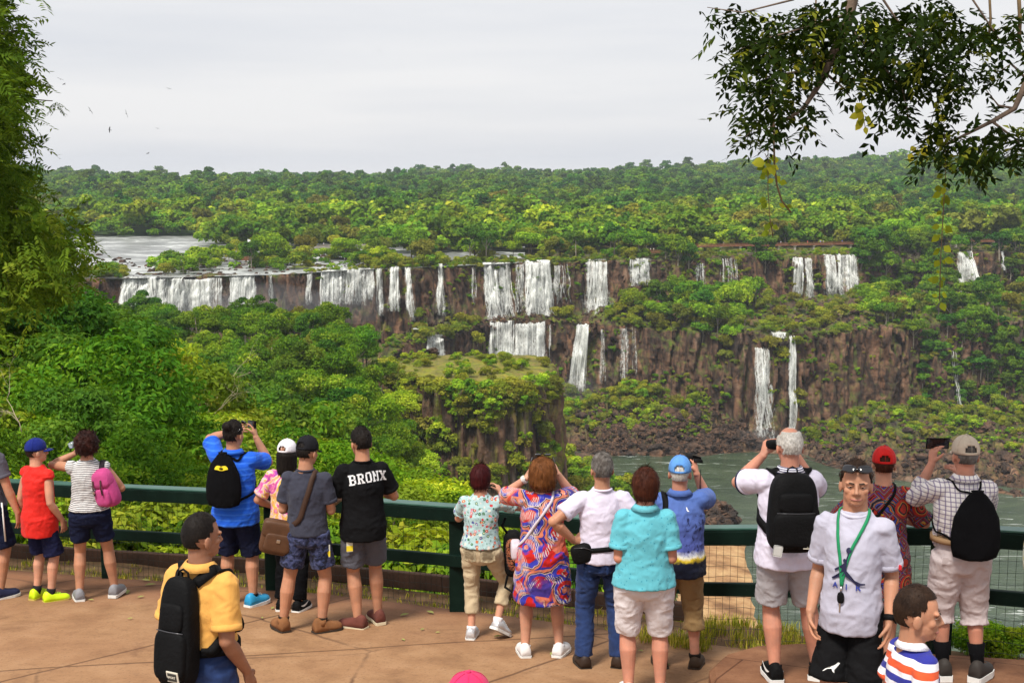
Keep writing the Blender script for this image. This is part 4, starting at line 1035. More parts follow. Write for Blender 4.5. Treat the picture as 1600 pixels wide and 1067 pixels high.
b = bmesh.new(); superq(b, bc, (.115, .09, .20), .55, rot, taper=.35); b2 = bmesh.new(); superq(b2, bc + rot @ Vector((.015, -.055, .0)), (.085, .05, .14), .55, rot, taper=.2)
b3 = bmesh.new(); tube(b3, [bc + Vector((-.06, -.03, .18)), bc + Vector((-.10, -.04, .24)), bc + Vector((-.08, 0, .30))], .012, 7); tube(b3, [bc + Vector((-.05, -.06, -.18)), bc + Vector((-.07, -.07, -.28)), bc + Vector((.01, -.07, -.33)), bc + Vector((.06, -.06, -.28)), bc + Vector((.05, -.05, -.18))], [(.014, .004)] * 5, 7)
world_obj(A9, "patterned_backpack", "black backpack with rusty orange pattern hanging between floral tee and dress", "backpack", None, [("pack_body", b, BLACKN, True), ("patterned_pocket", b2, cloth("batik", (1, 1, 1), paint=p_batik), True), ("strap", b3, BLACKN, True)])

# 10 woman in patterned dress
A10 = person("woman in red and blue swirl dress with both hands raised", 847, 1024, 718, rz=-2, head=(4, -2), skin=SK_FAIR, bulk=1.02, hip=1.08, hair="bob", hairm=HAUB,
    shirt=dict(hem=.285, sleeve=.92, cuff=.044, ease=.012, flare=.012, m=cloth("swirl dress", (1, 1, 1), paint=p_swirl), wr=.007), bottom=None, shoes=dict(m=plain("white leather shoe", (.74, .72, .72, 1), .5), sole=.014, lace=LACE_W), sock=dict(m=cloth("white sock", (.75, .72, .75)), top=.05),
    arms=dict(l=dict(w=(-.075, .10, .885), pole=(-.60, .72, -.25), hd=(.5, .4, .55), hn=(.6, .6, -.2), hs=(0, -.2, 1), curl=.7, shrug=.012), r=dict(w=(.080, .11, .905), pole=(.50, .7, -.5), hd=(-.35, .4, .7), hn=(-.7, .5, 0), hs=(0, -.3, 1), curl=.8, shrug=.012)),
    legs=dict(l=dict(f=(-.085, 0, -6, 0, 0)), r=dict(f=(.085, .0, 22, 0, 0))))
h = A10.h
b = bmesh.new(); w = A10.J["l"]; pw = w[2].lerp(w[1], .10); ad = (w[2] - w[1]).normalized(); tube(b, [pw - ad * .012, pw + ad * .012], .0345, 14); box(b, pw + Vector((-.01, -.033, .01)), (.03, .01, .032), None, .003); bm_obj("watch", b, WHITE_R, A10.body, True)
b = ribbon(A10.bv, [(.06 * h, .06 * h, .80 * h), (.052 * h, 0, .85 * h), (.045 * h, -.06 * h, .81 * h), (-.04 * h, -.10 * h, .70 * h), (-.11 * h, -.05 * h, .60 * h), (-.12 * h, .03 * h, .55 * h)], .022, .003)
b2 = bmesh.new(); superq(b2, (-.13 * h, .10, .53 * h), (.04, .10, .07), .45)
world_obj(A10, "shoulder_purse", "small pale purse on a lilac white strap across the swirl dress", "purse", None, [("strap", b, cloth("lilac strap", (.62, .55, .62)), True), ("purse_body", b2, cloth("pale purse", (.6, .52, .58)), True)])
b = bmesh.new()
for sg in (-1, 1): superq(b, A10.HM @ Vector((.024 * sg, .035, 1.012)), (.024, .014, .008), .6)
tube(b, [A10.HM @ Vector(p) for p in ((-.05, .03, 1.0), (-.058, -.01, .985), (-.058, -.03, .97))], .003, 5); tube(b, [A10.HM @ Vector(p) for p in ((.05, .03, 1.0), (.058, -.01, .985), (.058, -.03, .97))], .003, 5)
bm_obj("sunglasses", b, GLASS_D, A10.body, True)
b = bmesh.new(); tube(b, [Vector((.045 * math.cos(a), .045 * math.sin(a) - .008, .848 - .004 * math.sin(a))) * h for a in [2 * math.pi * q / 20 for q in range(21)]], .004, 6); bm_obj("necklace", b, BLACK, A10.body, True)

# 11 man in white tee, hand on hip
A11 = person("man in plain white tee and blue jeans with left hand on hip", 938, 1041, 709, rz=-4, head=(-4, -3), skin=SK_TAN, bulk=1.12, belly=.006, hair="short", hairm=HGR,
    shirt=dict(hem=.505, sleeve=.66, cuff=.043, m=cloth("white lilac tee", (.64, .59, .72), .85, .45), rib=cloth("white lilac rib", (.70, .64, .78))), bottom=dict(len=1.96, m=JEAN, ease=.003, flare=.006),
    shoes=dict(m=plain("dark brown shoe", (.03, .016, .010, 1), .6), sole=.012, solem=plain("dark sole", (.035, .025, .018, 1))),
    arms=dict(l=dict(w=(-.128, .0, .602), pole=(-1, -.45, .10), hd=(.92, -.1, -.02), hn=(0, 1, 0), hs=(0, .2, 1), curl=.18), r=dict(w=(.13, .10, .60), pole=(.8, -1, 0))),
    legs=dict(l=dict(f=(-.075, 0, -6, 0, 0)), r=dict(f=(.085, -.01, 30, 0, 0))))
h = A11.h
b = bmesh.new(); superq(b, (-.095 * h, -.085, .555 * h), (.085, .045, .075), .55, Matrix.Rotation(R(-14), 3, 'Y'))
b2 = ribbon(A11.bv, [(-.08 * h, -.09 * h, .575 * h), (0, -.10 * h, .583 * h), (.08 * h, -.08 * h, .585 * h), (.115 * h, 0, .585 * h), (.08 * h, .09 * h, .585 * h), (-.05 * h, .1 * h, .585 * h), (-.11 * h, .03 * h, .57 * h)], .038, .006)
b3 = bmesh.new(); tube(b3, [(-.135 * h, -.12, .585 * h), (-.09 * h, -.135, .59 * h), (-.05 * h, -.13, .575 * h)], .003, 5)
world_obj(A11, "waist_pouch", "black waist pouch strapped round the white tee at the hip", "pouch", None, [("pouch_body", b, BLACKN, True), ("belt_strap", b2, BLACKN, True), ("zip", b3, plain("zip metal", (.10, .10, .11, 1)), True)])

# 13 man in blue hawaiian shirt (behind the teal woman)
h13 = 1.66
A13 = person("man in blue palm print shirt and blue cap filming with raised hand", 1057, 1043, 715, rz=6, head=(4, 0), skin=SK_RED, bulk=1.16, belly=.02, hair="crop", hairm=HWH,
    cap=dict(m=cloth("sky blue cap", (.10, .27, .62))), shirt=dict(hem=.455, sleeve=.82, cuff=.050, ease=.014, m=cloth("palm shirt", (1, 1, 1), paint=p_hawaii(h13)), collar=cloth("palm collar", (.07, .13, .38)), flare=.006), bottom=dict(len=1.42, m=cloth("khaki cotton", (.27, .17, .075)), flare=.012),
    shoes=dict(m=plain("brown sandal", (.05, .03, .018, 1), .8), sole=.016, tall=.8, solem=plain("sandal sole", (.05, .035, .025, 1))), sock=dict(m=cloth("dark sock", (.02, .015, .012)), top=.10),
    arms=dict(r=dict(w=(.078, .11, .905), pole=(.35, .6, -.75), hd=(-.15, .25, .9), hn=(-.85, .4, 0), hs=(0, -1, 0), curl=.75, shrug=.01), l=dict(w=(-.10, .16, .66), pole=(-.8, -.9, -.3))),
    legs=dict(l=dict(f=(-.07, 0, -10, 0, 0)), r=dict(f=(.085, .01, 10, 0, 0))))
h = A13.h; w = A13.J["r"][2]
b = bmesh.new(); superq(b, w + Vector((-.055, .06, .10)), (.030, .065, .034), .45); b2 = bmesh.new(); tube(b2, [w + Vector((-.055, .11, .10)), w + Vector((-.055, .15, .10))], .024, 14); b3 = bmesh.new(); box(b3, w + Vector((-.125, .04, .10)), (.085, .010, .06), None, .004)
b4 = bmesh.new(); tube(b4, [w + Vector((-.02, .0, .10)), w + Vector((.045, .02, .09)), w + Vector((.04, .09, .09)), w + Vector((-.025, .11, .10))], [(.018, .004)] * 4, 8)
b5 = bmesh.new(); tube(b5, [w + Vector((.035, -.0, .03)), w + Vector((.03, -.02, -.08)), w + Vector((.032, -.02, -.12))], [.003, .003, .006], 6)
world_obj(A13, "camcorder", "small black camcorder held up beside the sky blue cap", "camera", None, [("camera_body", b, BLACKN, True), ("lens", b2, BLACKN, True), ("screen", b3, GLASS_D, False), ("hand_strap", b4, BLACKN, True), ("wrist_cord", b5, BLACKN, True)])
b = ribbon(A13.bv, [(-.07 * h, .07 * h, .77 * h), (-.07 * h, .0, .85 * h), (-.066 * h, -.06 * h, .80 * h), (-.08 * h, -.10 * h, .70 * h), (-.11 * h, -.08 * h, .60 * h)], .045, .008)
b2 = bmesh.new(); superq(b2, (-.155 * h, -.07, .52 * h), (.07, .06, .10), .5)
world_obj(A13, "shoulder_bag", "black shoulder bag on the left side of the palm print shirt", "bag", None, [("strap", b, BLACKN, True), ("bag_body", b2, BLACKN, True)])
print_on(A13, A13.shirt, [[(-.012, .02), (-.004, .02), (.004, 0), (.014, -.008), (.004, -.012), (-.006, -.004)]], .035 * h, .775 * h, plain("white print", (.70, .70, .72, 1)), "gull_print")

# 12 woman in teal polo
TEAL = cloth("turquoise polo", (.11, .42, .50), .8, .4, paint=p_dots((.11, .42, .50, 1), (.03, .25, .36, 1), 42))
A12 = person("woman in turquoise dotted polo and white knee shorts seen from behind", 1004, 1090, 734, rz=2, head=(-2, -4), skin=SK_RED, bulk=1.16, belly=.008, hip=1.20, hair="cut", hairm=HMAH,
    shirt=dict(hem=.505, sleeve=.76, cuff=.050, ease=.006, m=TEAL, collar=cloth("turquoise collar", (.13, .45, .53)), flare=.004), bottom=dict(len=.98, m=cloth("white cotton shorts", (.68, .63, .65), .8, .5), ease=.002, flare=.003), shoes=dict(m=plain("white leather shoe", (.74, .72, .72, 1)), sole=.014),
    arms=dict(l=dict(w=(-.075, .13, .61), pole=(-.25, -1, -.2), hd=(.5, .8, 0), hn=(.3, 0, -1)), r=dict(w=(.080, .13, .61), pole=(.25, -1, -.2), hd=(-.5, .8, 0), hn=(-.3, 0, -1))),
    legs=dict(l=dict(f=(-.06, 0, -6, 0, 0)), r=dict(f=(.075, .0, 6, 0, 0))))

h = A9.h
for sg in (-1, 1): patch(A9, A9.bottom, sg * .052 * h, .510 * h, .115, .11, MATS['beige cotton'], 'back_pocket')
h = A11.h
for sg in (-1, 1): patch(A11, A11.bottom, sg * .050 * h, .470 * h, .125, .13, JEAN, 'back_pocket')

# 14 white haired man
WPOLO = cloth("white lilac polo", (.66, .62, .75), .8, .4)
A14 = person("white haired man in white polo and grey shorts holding something to his face", 1224, 1061, 669, rz=0, head=(-6, -6), skin=SK_RED, bulk=1.17, belly=.012, hair="fringe", hairm=HWH, raise_=RAISE,
    shirt=dict(hem=.465, sleeve=.72, cuff=.050, ease=.010, m=WPOLO, collar=cloth("navy edged collar", (1, 1, 1), paint=p_stripes(.012, (.75, .74, .8, 1), (.02, .02, .10, 1), .55)), cuffm=cloth("navy cuff", (.012, .014, .05)), flare=.004), bottom=dict(len=.86, m=cloth("pale grey shorts", (.36, .34, .36), .85, .5), flare=.008),
    shoes=dict(m=BLACKN, sole=.018, swoosh=True), sock=dict(m=BLACK, top=.06),
    arms=dict(l=dict(w=(-.075, .125, .87), pole=(-.62, .5, -.6), hd=(.35, .3, .85), hn=(.7, .5, 0), hs=(0, -1, .2), curl=.75), r=dict(w=(.060, .15, .86), pole=(.42, .55, -.7), hd=(-.2, .3, .85), hn=(-.8, .4, 0), hs=(0, -1, 0), curl=.75)),
    legs=dict(l=dict(f=(-.035, -.005, -3, 0, 0)), r=dict(f=(.135, .025, 24, 0, 0), pole=(.3, 1, 0))))
h = A14.h
c14 = Vector((-.02, -.225, .705 * h))
bt = bmesh.new(); box(bt, c14 + Vector((-.12, -.13, -.225)), (.06, .008, .075), Matrix.Rotation(R(8), 3, 'Y'), .01); tube(bt, [c14 + Vector((-.12, -.12, -.19)), c14 + Vector((-.10, -.115, -.12))], .003, 5)
lg = bmesh.new(); box(lg, c14 + Vector((.075, -.128, -.21)), (.055, .003, .006)); box(lg, c14 + Vector((.075, -.128, -.192)), (.010, .003, .016))
backpack(A14, c14, (.180, .105, .265), BLACKN, "large black backpack with grip handle on the white haired man", tilt=-3, extra=[("hang_tag", bt, plain("clear tag", (.5, .5, .48, 1), .3), False), ("maker_mark", lg, plain("pale label", (.62, .58, .48, 1)), False)], taper=.18)
b = bmesh.new(); superq(b, A14.HM @ Vector((-.020, .085, .925)), (.075, .05, .03), .5); b2 = bmesh.new()
for sg in (-1, 1): tube(b2, [A14.HM @ Vector((.020 * sg - .002, .06, .925)), A14.HM @ Vector((.022 * sg, .13, .925))], [.020, .026], 12)
world_obj(A14, "binoculars", "black binoculars held at the white haired man's eyes", "binoculars", None, [("bridge", b, BLACKN, True), ("barrel", b2, BLACKN, True)])
fl = [[(-.030, -.018), (.030, -.018), (.030, .018), (-.030, .018)]]
print_on(A14, A14.shirt, fl, 0, .828 * h, plain("navy print", (.012, .014, .05, 1), .7), "flag_emblem", lift=.004)
cr = [[(-.030, -.0035), (.030, -.0035), (.030, .0035), (-.030, .0035)], [(-.0035, -.018), (.0035, -.018), (.0035, .018), (-.0035, .018)], [(-.03, .018), (-.026, .018), (.03, -.0155), (.03, -.018), (.026, -.018), (-.03, .0155)], [(.03, .018), (.026, .018), (-.03, -.0155), (-.03, -.018), (-.026, -.018), (.03, .0155)]]
print_on(A14, A14.shirt, cr, 0, .828 * h, plain("white print", (.70, .70, .72, 1)), "flag_cross", lift=.006)

# 16 woman with the red cap
A16 = person("woman in red cap and dark multicoloured geometric dress behind the tee man", 1369, 1038, 701, rz=6, head=(6, -3), skin=SK_FAIR, bulk=1.04, hip=1.08, hair="short", hairm=HMAH, raise_=RAISE,
    cap=dict(m=cloth("red cap", (.60, .012, .010), .65)), shirt=dict(hem=.30, sleeve=.92, cuff=.048, ease=.012, m=cloth("geometric dress", (1, 1, 1), paint=p_geo), flare=.012), bottom=None, shoes=dict(m=BLACKN, sole=.014),
    arms=dict(r=dict(w=(.10, .14, .645), pole=(.9, -.7, -.3), hd=(-.4, .8, .1), hn=(0, 0, -1)), l=dict(w=(-.10, .14, .645), pole=(-.9, -.7, -.3))))
h = A16.h
b = ribbon(A16.bv, [(.05 * h, .06 * h, .80 * h), (.048 * h, 0, .85 * h), (.04 * h, -.06 * h, .81 * h), (-.05 * h, -.10 * h, .70 * h), (-.12 * h, -.03 * h, .58 * h)], .02, .004); b2 = bmesh.new(); superq(b2, (-.15 * h, .02, .52 * h), (.05, .10, .08), .5)
world_obj(A16, "crossbody_bag", "thin dark crossbody bag on the geometric dress", "bag", None, [("strap", b, BLACKN, True), ("bag_body", b2, BLACKN, True)])

# 17 man in checked shirt
CHK = cloth("checked shirt", (1, 1, 1), .8, .4, paint=p_check)
A17 = person("man in checked shirt and tan cap photographing at the right railing", 1492, 1062, 684, rz=2, head=(-3, -2), skin=SK_RED, bulk=1.14, belly=.012, hair="crop", hairm=HGR, raise_=RAISE,
    cap=dict(m=cloth("tan cap", (.55, .45, .35))), shirt=dict(hem=.598, sleeve=1.55, ease=.010, m=CHK, collar=CHK, flare=-.004), bottom=dict(len=1.22, m=cloth("pale stone cotton", (.56, .48, .48), .85, .55), belt=plain("tan belt", (.30, .18, .09, 1), .7), flare=.010, ease=.012),
    shoes=dict(m=plain("two tone boot", (.03, .025, .022, 1), .7), sole=.026, tall=1.1, lace=plain("boot lace", (.12, .05, .02, 1))), sock=blk_sock(.46),
    arms=dict(l=dict(w=(-.088, .145, .862), pole=(-.42, .4, -.8), hd=(.15, .25, .9), hn=(.85, .4, 0), hs=(0, -1, 0), curl=.75), r=dict(w=(.050, .17, .80), pole=(.42, .3, -.8), hd=(-.5, .5, .5), hn=(-.5, .5, 0), hs=(0, 0, 1))),
    legs=dict(l=dict(f=(-.045, .02, -6, 0, 0)), r=dict(f=(.09, -.0, 38, 0, 0))))
h = A17.h; (e17, o17), c17 = drawstring(A17, (.035, -.175, .675 * h), (.165, .05, .235), "black knitted drawstring bag on the checked shirt", BLACK, None)
phone(A17, A17.J["l"][2] + Vector((.055, .07, .13)), Matrix.Rotation(R(90), 3, 'Y') @ Matrix.Rotation(R(10), 3, 'Z'), "black phone held sideways by the checked shirt man", sz=(.08, .012, .16))
TOE = plain("honey toe cap", (.42, .20, .05, 1), .6)
for o in [c_ for c_ in A17.root.children if c_.name.startswith("shoe")]:
    pass
for sg in (-1, 1):
    b = bmesh.new()
    for u, v_, s in ((-.055, .0, .016), (.055, 0, .016)): pass
    box(b, (sg * .062 * h, -.105, .515 * h), (.105, .012, .055), Matrix.Rotation(R(-6 * sg), 3, 'Y'), .006); bm_obj("pocket_flap", b, MATS["pale stone cotton"], A17.bottom, True)
print_on(A17, A17.body, [[(-.012, 0), (0, .008), (.012, 0), (0, -.008)]], 0, .965 * h, plain("red stitch", (.35, .03, .03, 1)), "cap_badge", bvh=BVHTree.FromPolygons([v.co.copy() for v in [c_ for c_ in A17.body.children if c_.name.startswith("cap")][0].data.vertices], [tuple(p.vertices) for p in [c_ for c_ in A17.body.children if c_.name.startswith("cap")][0].data.polygons]), lift=.003)

# 15 man facing the camera
GTEE = cloth("heather grey tee", (.42, .41, .50), .85, .35)
A15 = person("man in pale grey tee with green lanyard facing the camera", 1322, 1186, 722, rz=205, head=(-12, 2), skin=SK_TAN, bulk=.90, hip=.95, belly=.010, hair="short", hairm=HBR, face=True, raise_=RAISE, neck=1.10,
    shirt=dict(hem=.455, sleeve=.80, cuff=.046, ease=.004, m=GTEE, rib=cloth("heather rib", (.50, .49, .60)), wr=.005), bottom=dict(len=.95, m=cloth("black sport shorts", (.008, .008, .009), .5), flare=.012), shoes=dict(m=BLACKN, sole=.016),
    arms=dict(r=dict(w=(.122, .05, .50), pole=(.12, -1, 0), hd=(-.15, .2, -1), curl=.5), l=dict(w=(-.124, .03, .50), pole=(-.12, -1, 0), hd=(.05, .2, -1), curl=.4)))
h = A15.h
PRN = plain("navy print ink", (.012, .012, .045, 1), .7); PRB = plain("blue print ink", (.03, .05, .32, 1), .7)
def mirror(fs): return [[(u, w) for u, w in f] for f in fs]
S_ = 1.0
fig = [
 [(-.012 + .016 * math.cos(a), .118 + .016 * math.sin(a)) for a in [2 * math.pi * q / 14 for q in range(14)]],          # ball
 [(-.016, .102), (-.008, .104), (-.020, .055), (-.030, .050)],                                                          # raised arm
 [(-.030, .052), (-.018, .054), (-.020, .005), (-.050, -.002), (-.046, .022)],                                           # body
 [(-.030, .052), (-.044, .022), (-.086, -.002), (-.092, .006), (-.052, .034)],                                           # trailing arm
 [(-.050, .0), (-.028, .006), (-.036, -.022), (-.100, -.052), (-.108, -.046), (-.075, -.020)],                           # near leg
 [(-.036, .006), (-.018, .008), (.030, -.040), (.060, -.058), (.084, -.060), (.084, -.068), (.046, -.070), (-.022, -.022)],  # far leg
]
for i, f_ in enumerate(fig): fig[i] = [(u * S_ * .95 + .012, w) for u, w in f_]
HDc = [[(-.031 + .0095 * math.cos(a) + .012, .062 + .0105 * math.sin(a)) for a in [2 * math.pi * q / 12 for q in range(12)]]]
b0 = print_on(A15, A15.shirt, fig + HDc, .0 * h, .665 * h, PRN, "figure_print", 1, lift=.010)
for ch, dx in (("A", -.062), ("I", .0), ("R", .062)):
    print_on(A15, A15.shirt, text_faces(ch, .045, .001), -dx + .004, .617 * h, PRB, "letter_print", 1, lift=.006)
pum = [[(-.05, -.028), (-.035, -.012), (-.012, .002), (.012, .008), (.030, .024), (.040, .020), (.034, .010), (.026, -.002), (.014, -.014), (.016, -.030), (.006, -.022), (0, -.008), (-.022, -.010), (-.040, -.024)]]
bvb = BVHTree.FromPolygons([v.co.copy() for v in A15.bottom.data.vertices], [tuple(p.vertices) for p in A15.bottom.data.polygons])
print_on(A15, A15.bottom, pum, .040 * h, .345 * h, WHITE_R, "cat_logo", 1, bvh=bvb, lift=.004)
S, E, W, _ = A15.J["l"]
b = bmesh.new(); q = S.lerp(E, .76); o_ = Vector((-.036 * h, .028 * h, 0)); box(b, q + o_, (.012, .022, .026), Matrix.Rotation(R(35), 3, 'Z'), .002); bm_obj("sleeve_tag", b, plain("red tag", (.55, .02, .03, 1), .6), A15.shirt, False)
b = bmesh.new(); ad = (W - E).normalized(); pw = W.lerp(E, .08); tube(b, [pw - ad * .016, pw + ad * .016], .0345, 16); b_ = bmesh.new(); box(b, pw + Vector((-.034, .010, 0)), (.012, .036, .040), Matrix.Rotation(R(15), 3, 'Z'), .004); bm_obj("watch", b, BLACKN, A15.body, True)
GL = cloth("green lanyard", (.012, .23, .09), .6)
kx, kz = .030, .618 * h
tipf = lambda x, z: (lambda hit: (hit[0] + Vector((0, .008, 0))) if hit[0] is not None else Vector((x, .2, z)))(A15.bv.ray_cast(Vector((x, 1, z)), Vector((0, -1, 0))))
tip = tipf(kx, kz)
b = ribbon(A15.bv, [tip, tipf(kx + .012, kz + .12), tipf(kx + .03, kz + .22), tipf(.046 * h, .825 * h), (.047 * h, .0, .858 * h), (.03 * h, -.045 * h, .868 * h), (0, -.055 * h, .868 * h), (-.03 * h, -.045 * h, .866 * h), (-.047 * h, 0, .856 * h), tipf(-.044 * h, .822 * h), tipf(-.018, kz + .22), tipf(.012, kz + .12), tip], .017, .003, .006, 90)
b2 = bmesh.new(); tube(b2, [tip + Vector((0, .004, 0)), tip + Vector((0, .008, -.03))], .005, 7)
b3 = bmesh.new(); superq(b3, tip + Vector((0, .012, -.062)), (.019, .009, .032), .7); b4 = bmesh.new(); box(b4, tip + Vector((.003, .012, -.118)), (.008, .003, .05), None, .001)
world_obj(A15, "lanyard", "green lanyard with a black car key on the facing man's chest", "lanyard", None, [("neck_band", b, GL, True), ("clip", b2, METAL, True), ("key_fob", b3, BLACKN, True), ("key_blade", b4, METAL, False)])
b = bmesh.new()
for sg in (-1, 1): superq(b, A15.HM @ Vector((.0235 * sg, .0535, .9825)), (.040, .014, .024), .7, Matrix.Rotation(R(-22 * sg), 3, 'Z') @ Matrix.Rotation(R(40), 3, 'X'))
tube(b, [A15.HM @ Vector((-.01, .062, .984)), A15.HM @ Vector((.01, .062, .984))], .004, 6)
for sg in (-1, 1): tube(b, [A15.HM @ Vector(p) for p in ((.042 * sg, .045, .979), (.0505 * sg, .01, .962), (.0505 * sg, -.02, .945))], .0035, 6)
bm_obj("sunglasses", b, GLASS_D, A15.body, True)

# 18 boy in striped polo
A18 = person("small boy in orange and blue striped polo looking to the right", 1414, 1330, 914, rz=76, head=(24, -3), skin=SK_TAN, bulk=.92, hair="crop", hairm=HBR, face=True, raise_=RAISE, child=True,
    shirt=dict(hem=.44, sleeve=.80, cuff=.050, ease=.012, m=cloth("boy stripes", (1, 1, 1), paint=p_boy), collar=cloth("white collar", (.78, .76, .82))), bottom=dict(len=.9, m=NAVY), shoes=sneaker(BLACKN), category="child",
    arms=dict(r=dict(w=(.16, -.02, .46), pole=(.5, -1, 0)), l=dict(w=(-.15, .03, .46))))
# 19 person beyond the right edge and tote
A19 = person("person in light floral top mostly outside the right edge", 1668, 1078, 705, rz=-5, head=(0, 0), skin=SK_FAIR, hair="bob", hairm=HBR, raise_=.2,
    shirt=dict(hem=.5, sleeve=.7, m=MATS["floral tee"]), bottom=dict(len=1.6, m=MATS["beige cotton"]), shoes=sneaker(BLACKN))
h = A19.h
b = bmesh.new(); superq(b, (-.265, -.02, .585 * h), (.10, .06, .15), .6); b2 = bmesh.new(); tube(b2, [(-.30, -.03, .66 * h), (-.24, -.03, .74 * h), (-.19, -.03, .82 * h)], .008, 6)
world_obj(A19, "floral_tote", "pale tote bag with green leaf print at the right edge above the railing", "bag", None, [("tote_body", b, cloth("leaf print", (1, 1, 1), paint=p_floral((.72, .72, .62, 1), [(.30, .45, .08, 1), (.6, .6, .2, 1), (.5, .12, .08, 1)], 18)), True), ("handle", b2, MATS["leaf print"], True)])
# 20 pink cap at the bottom
A20 = person("child in a bright pink cap at the bottom edge of the view", 735, 1590, 1056, rz=0, head=(0, 0), skin=SK_TAN, bulk=.9, hair="bob", hairm=HBR, child=True, category="child",
    cap=dict(m=cloth("bright pink cap", (.60, .03, .12)), open=False), shirt=dict(hem=.45, sleeve=.7, m=cloth("white child tee", (.75, .75, .75))), bottom=dict(len=.9, m=NAVY), shoes=sneaker(BLACKN))
# ------------------------------------------------------------------ terrain, cliffs, water
def sheet(name, pxs, rows_of, m, kind="structure", disp=None):
    """grid surface: columns radiate from the viewpoint, rows_of(px) -> [(D, z)]"""
    cols = []
    for px in pxs:
        cols.append([Vector((XY(px, D), D, z)) for D, z in rows_of(px)])
    nr = len(cols[0])
    V = []
    for i, c in enumerate(cols):
        for j, p in enumerate(c):
            V.append(disp(p, i, j, cols) if disp else p)
    Fq = [(i * nr + j, (i + 1) * nr + j, (i + 1) * nr + j + 1, i * nr + j + 1) for i in range(len(cols) - 1) for j in range(nr - 1)]
    me = mesh_np(name, [tuple(v) for v in V], Fq)
    o = link(name, me, m)
    tag(o, kind=kind)
    return o

def subdivide(keys, counts):
    """keys [(D,z)], counts per interval -> dense list"""
    out = []
    for (a, b), n in zip(zip(keys, keys[1:]), counts):
        for k in range(n):
            t = k / n
            out.append((a[0] + (b[0] - a[0]) * t, a[1] + (b[1] - a[1]) * t))
    out.append(keys[-1])
    return out

# --- rock with moss on it
def rock_mat(name, moss=0.5, brown=0.5, dark=1.0, sc=1.0, tone=1.0, grass=False):
    k = NT(name)
    v = k.coord("Object")
    vs = k.coord("Object", scale=(0.30 * sc, 0.30 * sc, 0.055 * sc))
    geo = k.n("ShaderNodeNewGeometry")
    up = k.sep(geo.outputs["Normal"])[2]
    streak = k.noise(vs, 1.0, 6, 0.62)
    blotch = k.noise(v, 0.045 * sc, 5, 0.6)
    fine = k.noise(v, 0.5 * sc, 6, 0.65)
    t = lambda *c: (c[0] * tone * 1.0, c[1] * tone * .97, c[2] * tone * .92, 1)
    col = k.ramp(streak, [(0.30, t(.018, .013, .011)), (0.45, t(.07, .042, .028)), (0.58, t(.135, .075, .046)), (0.72, t(.20, .14, .10))])
    colb = k.ramp(streak, [(0.32, t(.02, .018, .017)), (0.52, t(.06, .052, .045)), (0.72, t(.15, .135, .115))])
    col = k.mix(k.ramp(blotch, [(0.30 + 0.15 * (1 - brown), 0.0), (0.48 + 0.1 * (1 - brown), 1.0)]), colb, col)
    col = k.mix(k.ramp(fine, [(0.35, 0.55), (0.65, 0.0)]), col, t(.018, .014, .012))
    if not grass:
        wv_ = k.mix(.35, k.coord("Object", scale=(.30 * sc, .30 * sc, .07 * sc)), k.n("ShaderNodeTexNoise", inp={"Vector": v, "Scale": .2 * sc, "Detail": 3}).outputs[1])
        ck = k.voro(wv_, 1.15, 'DISTANCE_TO_EDGE')
        col = k.mix(k.ramp(ck, [(0.0, .8), (.05, .4), (.12, 0.0)]), col, t(.010, .008, .007))
        cell = k.n("ShaderNodeTexVoronoi", inp={"Vector": wv_, "Scale": 1.15}).outputs["Color"]
        col = k.mix(.42, col, k.mix(1.0, col, k.ramp(k.sep(cell)[0], [(0, (.45, .42, .42, 1)), (.5, (1.0, .95, .9, 1)), (1, (1.7, 1.45, 1.25, 1))]), 'MULTIPLY'))
        strata = k.noise(k.coord("Object", scale=(.02 * sc, .02 * sc, .42 * sc)), 1.0, 5, .65)
        col = k.mix(k.ramp(strata, [(.56, 0.0), (.66, .6)]), col, t(.025, .018, .014))
    mossn = k.noise(vs, 0.8, 5, 0.6)
    mossc = k.ramp(k.noise(v, 0.25 * sc, 5, 0.7), [(0.3, (.025, .045, .006, 1)), (0.5, (.075, .12, .010, 1)), (0.7, (.20, .21, .02, 1))] if not grass else [(0.3, (.09, .13, .010, 1)), (0.5, (.20, .21, .020, 1)), (0.7, (.30, .23, .03, 1))])
    steep = k.ramp(up, [(0.25, 0.0), (0.75, 1.0)])
    mfac = k.math('ADD', k.ramp(mossn, [(0.62 - 0.22 * moss, 0.0), (0.72 - 0.18 * moss, 0.85)]), k.math('MULTIPLY', steep, 0.8), True)
    mfac = k.math('MULTIPLY', mfac, k.ramp(k.noise(v, 0.12 * sc, 6, 0.7), [(0.42, 0.0 if not grass else .6), (0.54, 1.0)]))
    if moss > 0 and not grass:      # bare washed rock within reach of the river
        zz_ = k.math('ADD', k.sep(v)[2], k.math('MULTIPLY', k.noise(v, .11, 4, .6), 13.0))
        mfac = k.math('MULTIPLY', mfac, k.ramp(k.math('MULTIPLY', k.math('ADD', zz_, 104.0), .10), [(0.0, .06), (1.0, 1.0)]))
    if moss > 0:
        col = k.mix(mfac, col, mossc)
    k.bsdf(col, 0.85, k.bump(k.math('ADD', fine, streak), 0.9, 1.2 / sc), 0, 0.25)
    return k.m

M_CLIFF = rock_mat("cliff rock", moss=0.24, brown=1.0, sc=0.9, tone=1.5)
M_ISLE = rock_mat("island rock", moss=0.5, brown=0.6, sc=1.2, tone=1.5, grass=True)

